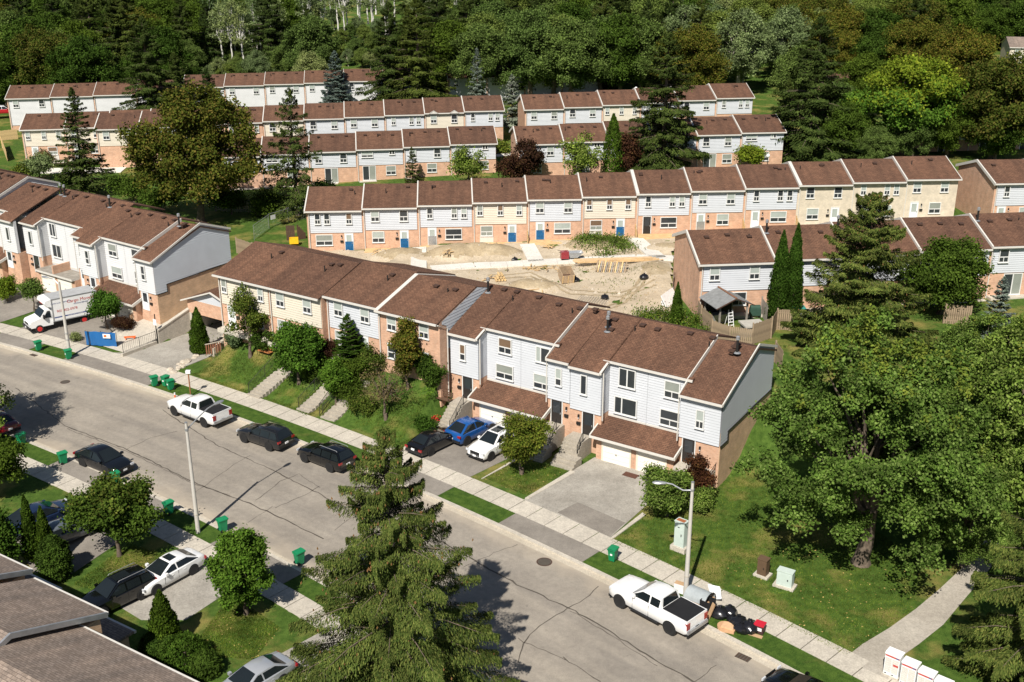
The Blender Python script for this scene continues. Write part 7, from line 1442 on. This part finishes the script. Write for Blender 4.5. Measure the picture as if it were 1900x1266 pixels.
# fences
def picket_fence(P, h, label, m=M_FENCE, step=.16, maxp=300, group='wooden garden fences'):
    a = Vector((*P[0], H(*P[0]))); t = thing('wooden_fence', label, 'fence', tuple(a), 0, group); cnt = 0; pm = MB().box((-.07, -.012, 0), (.07, .012, h), m).mesh('picket')
    for p, q in zip(P, P[1:]):
        p, q = Vector(p), Vector(q); d = q-p; L = d.length; n = int(L/step); an = math.atan2(d.y, d.x)
        for k in range(n):
            c = p.lerp(q, (k+.5)/n); z = H(c.x, c.y); o = link('picket', pm, t, (c.x-a.x, c.y-a.y, z-a.z+lr.uniform(-.04, .04)), an)
        mb = MB(); zp, zq = H(p.x, p.y), H(q.x, q.y); nn = Vector((-d.y, d.x)).normalized()*.05
        for hh in (.3, h-.3): mb.tube([(p.x-a.x+nn.x, p.y-a.y+nn.y, zp-a.z+hh), (q.x-a.x+nn.x, q.y-a.y+nn.y, zq-a.z+hh)], .04, m, 4)
        mb.obj('rail', t); MB().box((-.06, -.06, 0), (.06, .06, h+.12), m).obj('post', t, (p.x-a.x, p.y-a.y, zp-a.z))
    return t
gx = lambda u, v: GT(u, v)[:2]
picket_fence([gx(1292, 588), gx(1300, 604), gx(1320, 622)], 1.8, 'weathered fence along the left side of the gazebo yard')
picket_fence([gx(1320, 624), gx(1352, 636), gx(1395, 642)], 1.5, 'weathered low fence in front of the gazebo yard')
picket_fence([gx(1395, 640), gx(1430, 628), gx(1440, 612), gx(1470, 614)], 1.9, 'weathered fence right of the little shed')
picket_fence([gx(1412, 585), gx(1422, 600)], 1.7, 'grey fence between the gazebo yard and the cedars', M_FENCEG)
picket_fence([gx(1437, 672), gx(1450, 690)], 1.8, 'weathered fence behind the end of the garage row')
picket_fence([gx(1255, 508), gx(1248, 540)], 1.7, 'old fence panels leaning beside the pink brick gable', M_FENCEG)
picket_fence([gx(440, 470), gx(470, 480), gx(478, 492)], 1.8, 'weathered fence behind the left terrace end wall')
picket_fence([gx(400, 392), gx(470, 394), gx(560, 392)], 1.8, 'dark fence in the shade under the thin spruce', M_FENCEG, .3)
picket_fence([gx(1750, 600), gx(1800, 604)], 1.8, 'weathered fence behind the right-hand maples')
picket_fence([gx(5, 275), gx(14, 300)], 1.8, 'wooden fence at the left edge by the courtyard house', M_WOOD)
picket_fence([gx(-5, 262), gx(34, 258)], 1.7, 'new wooden fence behind the left courtyard house', M_WOOD)
picket_fence([gx(942, 226), gx(962, 226)], 1.7, 'new wooden gate in the gap between the rear rows', M_WOOD)
# gazebo, ladder, shed
x, y, z = GT(1345, 600); z = 4.0; t = thing('gazebo', 'garden gazebo with grey metal roof and rusty ridge', 'gazebo', (x, y, z), R_(18))
for sx in (-1, 1):
    for sy in (-1, 1): MB().box((sx*1.35-.07, sy*1.4-.07, -.5), (sx*1.35+.07, sy*1.4+.07, 2.05), M_FENCEG).obj('post', t)
MGR = plain('weathered_grey_roof', (.21, .215, .215), .8, var=.2)
for s in (-1, 1):
    for k in range(9): y0 = -1.75+k*.39; q = [(s*1.85, y0, 1.95), (s*1.85, y0+.385, 1.95), (0, y0+.385, 2.75), (0, y0, 2.75)]; mb = MB(); mb.face(q if s < 0 else q[::-1], MGR); q2 = [(a, b, c-.04) for a, b, c in q]; mb.face(q2[::-1] if s < 0 else q2, MGR); mb.obj('roof_panel', t)
mb = MB(); mb.tube([(0, -1.78, 2.77), (0, 1.78, 2.77)], .09, plain('rusty_ridge', (.20, .10, .06), .9), 6); mb.tube([(-1.9, -1.78, 1.93), (0, -1.78, 2.73), (1.9, -1.78, 1.93)], .06, M_VENT, 4); mb.obj('ridge_cap', t)
MB().box((-1.3, 1.3, -.3), (1.3, 1.36, 1.9), M_BLK).obj('back_screen', t); MB().box((-1.1, .2, -.2), (.4, 1.0, .6), M_GALV).obj('table', t)
x, y = G(1356, 604, 4.0); t = thing('step_ladder', 'white step ladder standing under the gazebo', 'ladder', (x, y, 4.0), R_(20))
for s in (-1, 1): MB().tube([(s*.28, -.1, -.3), (s*.18, .2, 1.45)], .035, M_WHITEP, 5).obj('rail', t); MB().tube([(s*.28, .65, -.3), (s*.18, .25, 1.4)], .03, M_WHITEP, 5).obj('rear_rail', t)
for k in range(5): MB().box((-.25, -.08+.06*k, .0+.28*k), (.25, .04+.06*k, .04+.28*k), M_WHITEP).obj('rung', t)
x, y = G(1395, 618, 4.0); t = thing('garden_shed', 'small grey shed with a pale flat-pitched roof', 'shed', (x, y, 3.7), R_(12)); MB().box((-.85, -.7, -.5), (.85, .7, 1.1), M_FENCEG).obj('wall', t); mb = MB(); mb.prism([(-1.0, -.85), (1.0, -.85), (1.0, .85), (-1.0, .85)], 1.1, lambda a, b: 1.25+.18*(1-abs(a)), plain('pale_felt', (.42, .40, .35), .9)); mb.obj('roof', t)
MB().box((-2.3, -.95, -.4), (-.95, -.9, .75), M_FENCEG).obj('screen', t)
x, y = G(1400, 588, 4.0); t = thing('barbecue', 'dark covered barbecue in the gazebo yard', 'barbecue', (x, y, 3.9), 0); MB().box((-.5, -.3, .3), (.5, .3, .9), plain('dark_green_cover', (.03, .07, .05), .7)).obj('body', t); MB().tube([(-.45, 0, .95), (.45, 0, .95)], .3, plain('dark_green_cover', (.03, .07, .05), .7), 10).obj('hood', t)
for s in (-1, 1): MB().box((s*.4-.04, -.2, 0), (s*.4+.04, .2, .3), M_DARKM).obj('leg', t)
x, y = G(1480, 590, 4); t = thing('playhouse', 'small white and teal play hut behind the cedars', 'play hut', (x, y, 4), 0); MB().box((-.5, -.4, 0), (.5, .4, 1.0), M_WHITEP).obj('wall', t); mb = MB(); mb.prism([(-.6, -.5), (.6, -.5), (.6, .5), (-.6, .5)], 1.0, lambda a, b: 1.05+.5*(1-abs(a)/.6), plain('teal', (.02, .25, .22), .5)); mb.obj('roof', t)
x, y = G(1792, 562, 4.4); t = thing('garden_table', 'orange garden table behind the right garden row', 'table', (x, y, 4.3), 0); MB().box((-.6, -.5, .7), (.6, .5, .78), M_ORANGE).obj('table_top', t)
for sx in (-1, 1):
    for sy in (-1, 1): MB().box((sx*.5-.04, sy*.4-.04, 0), (sx*.5+.04, sy*.4+.04, .7), M_WOOD).obj('leg', t)
# site fence panels, yellow crate and bins by the first middle-row house
for k in range(3):
    p, q = [((472, 446), (500, 424)), ((500, 424), (536, 412)), ((536, 412), (572, 408))][k]; a, b = Vector(GT(*p)), Vector(GT(*q)); d = b-a; L = Vector((d.x, d.y)).length; t = thing('site_fence', ['temporary wire fence panel nearest the weathered fence', 'temporary wire fence panel with a white notice, middle one', 'temporary wire fence panel beside the first middle-row house'][k], 'wire fence', tuple(a), math.atan2(d.y, d.x), 'temporary wire fence panels')
    mb = MB(); mb.tube([(0, 0, 0), (0, 0, 1.8), (L-.1, 0, 1.8), (L-.1, 0, 0)], .03, M_GALV, 6); mb.obj('frame', t); mb = MB()
    for j in range(int(L/.22)): mb.tube([(.1+.22*j, 0, .1), (.1+.22*j, 0, 1.78)], .007, M_GALV, 3, False)
    for j in range(4): mb.tube([(0, 0, .3+.4*j), (L-.1, 0, .3+.4*j)], .007, M_GALV, 3, False)
    tag(mb.obj('wire', t), kind='stuff')
    if k == 1: MB().box((.3, -.03, 1.0), (1.1, -.02, 1.55), M_WHITEP).obj('notice', t)
x, y, z = GT(546, 456); t = thing('yellow_crate', 'bright yellow plastic crate by the first middle-row house', 'crate', (x, y, z+.3), R_(10)); t.scale = (.85, .85, .85)
for a, b in (((-.6, -.45, 0), (.6, -.40, .75)), ((-.6, .40, 0), (.6, .45, .75)), ((-.6, -.40, 0), (-.55, .40, .75)), ((.55, -.40, 0), (.6, .40, .75)), ((-.55, -.40, .02), (.55, .40, .06))): MB().box(a, b, M_YEL).obj('side_panel', t)
for k, (u, v) in enumerate([(540, 446), (560, 444)]): x, y, z = GT(u, v); t = thing('garden_gate', ['dark gate leaf behind the yellow crate', 'dark tipped panel beside the first middle-row house'][k], 'gate', (x, y, z), R_(4+20*k)); [MB().box((-.5+.2*j, -.03, 0), (-.32+.2*j, .03, 1.8-.25*k*j), M_VENT).obj('board', t) for j in range(5)]
x, y, z = GT(500, 462); tag(MB().box((-1.6, -1.2, 0), (1.6, 1.2, .05), M_PATH).obj('concrete_pad', None, (x, y, z+.03), R_(15)), 'pale concrete pad beside the first middle-row house', 'pad')
x, y, z = GT(372, 536); t = thing('patio_chair', 'white plastic chair on the terrace above the garage', 'chair', (x, y, z), R_(-60)); MB().box((-.28, -.28, .4), (.28, .28, .45), M_WHITEP).obj('seat', t); MB().box((-.28, .25, .45), (.28, .30, .95), M_WHITEP).obj('backrest', t)
for sx in (-1, 1):
    for sy in (-1, 1): MB().box((sx*.25-.03, sy*.25-.03, 0), (sx*.25+.03, sy*.25+.03, .4), M_WHITEP).obj('leg', t)
x, y, z = GT(385, 527); t = thing('patio_table', 'dark green round table beside the white plastic chair', 'table', (x, y, z), 0); MB().tube([(0, 0, .70), (0, 0, .75)], .6, plain('dark_green_cover', (.03, .07, .05), .7), 16).obj('table_top', t); MB().tube([(0, 0, 0), (0, 0, .7)], .06, M_DARKM, 8).obj('leg', t)
# white garden lights on poles behind the rows
for k, (u, v) in enumerate([(1425, 292), (1258, 290), (860, 186), (1180, 166), (102, 150), (110, 148)]):
    z = plateau(*G(u, v, 4)); x, y = G(u, v, z+2.5); t = thing('garden_light', ['white globe light behind the beige middle-row houses', 'white globe light beside the tall dark spruce', 'white globe light before the far right roofs', 'white globe light behind the right rear row', 'white globe light above the far left roofs, left', 'white globe light above the far left roofs, right'][k], 'garden light', (x, y, z), 0, 'white globe lights'); MB().tube([(0, 0, 0), (0, 0, 2.5)], .05, M_DARKM, 6).obj('pole', t); mb = MB(); mb.grid([[(math.cos(a)*q*.28, math.sin(a)*q*.28, 2.7+h*.28) for a in [2*math.pi*j/10 for j in range(10)]] for q, h in [(.05, -1), (.7, -.7), (1, 0), (.7, .7), (.05, 1)]], M_WHITEP, True); mb.obj('globe', t, smooth=60)
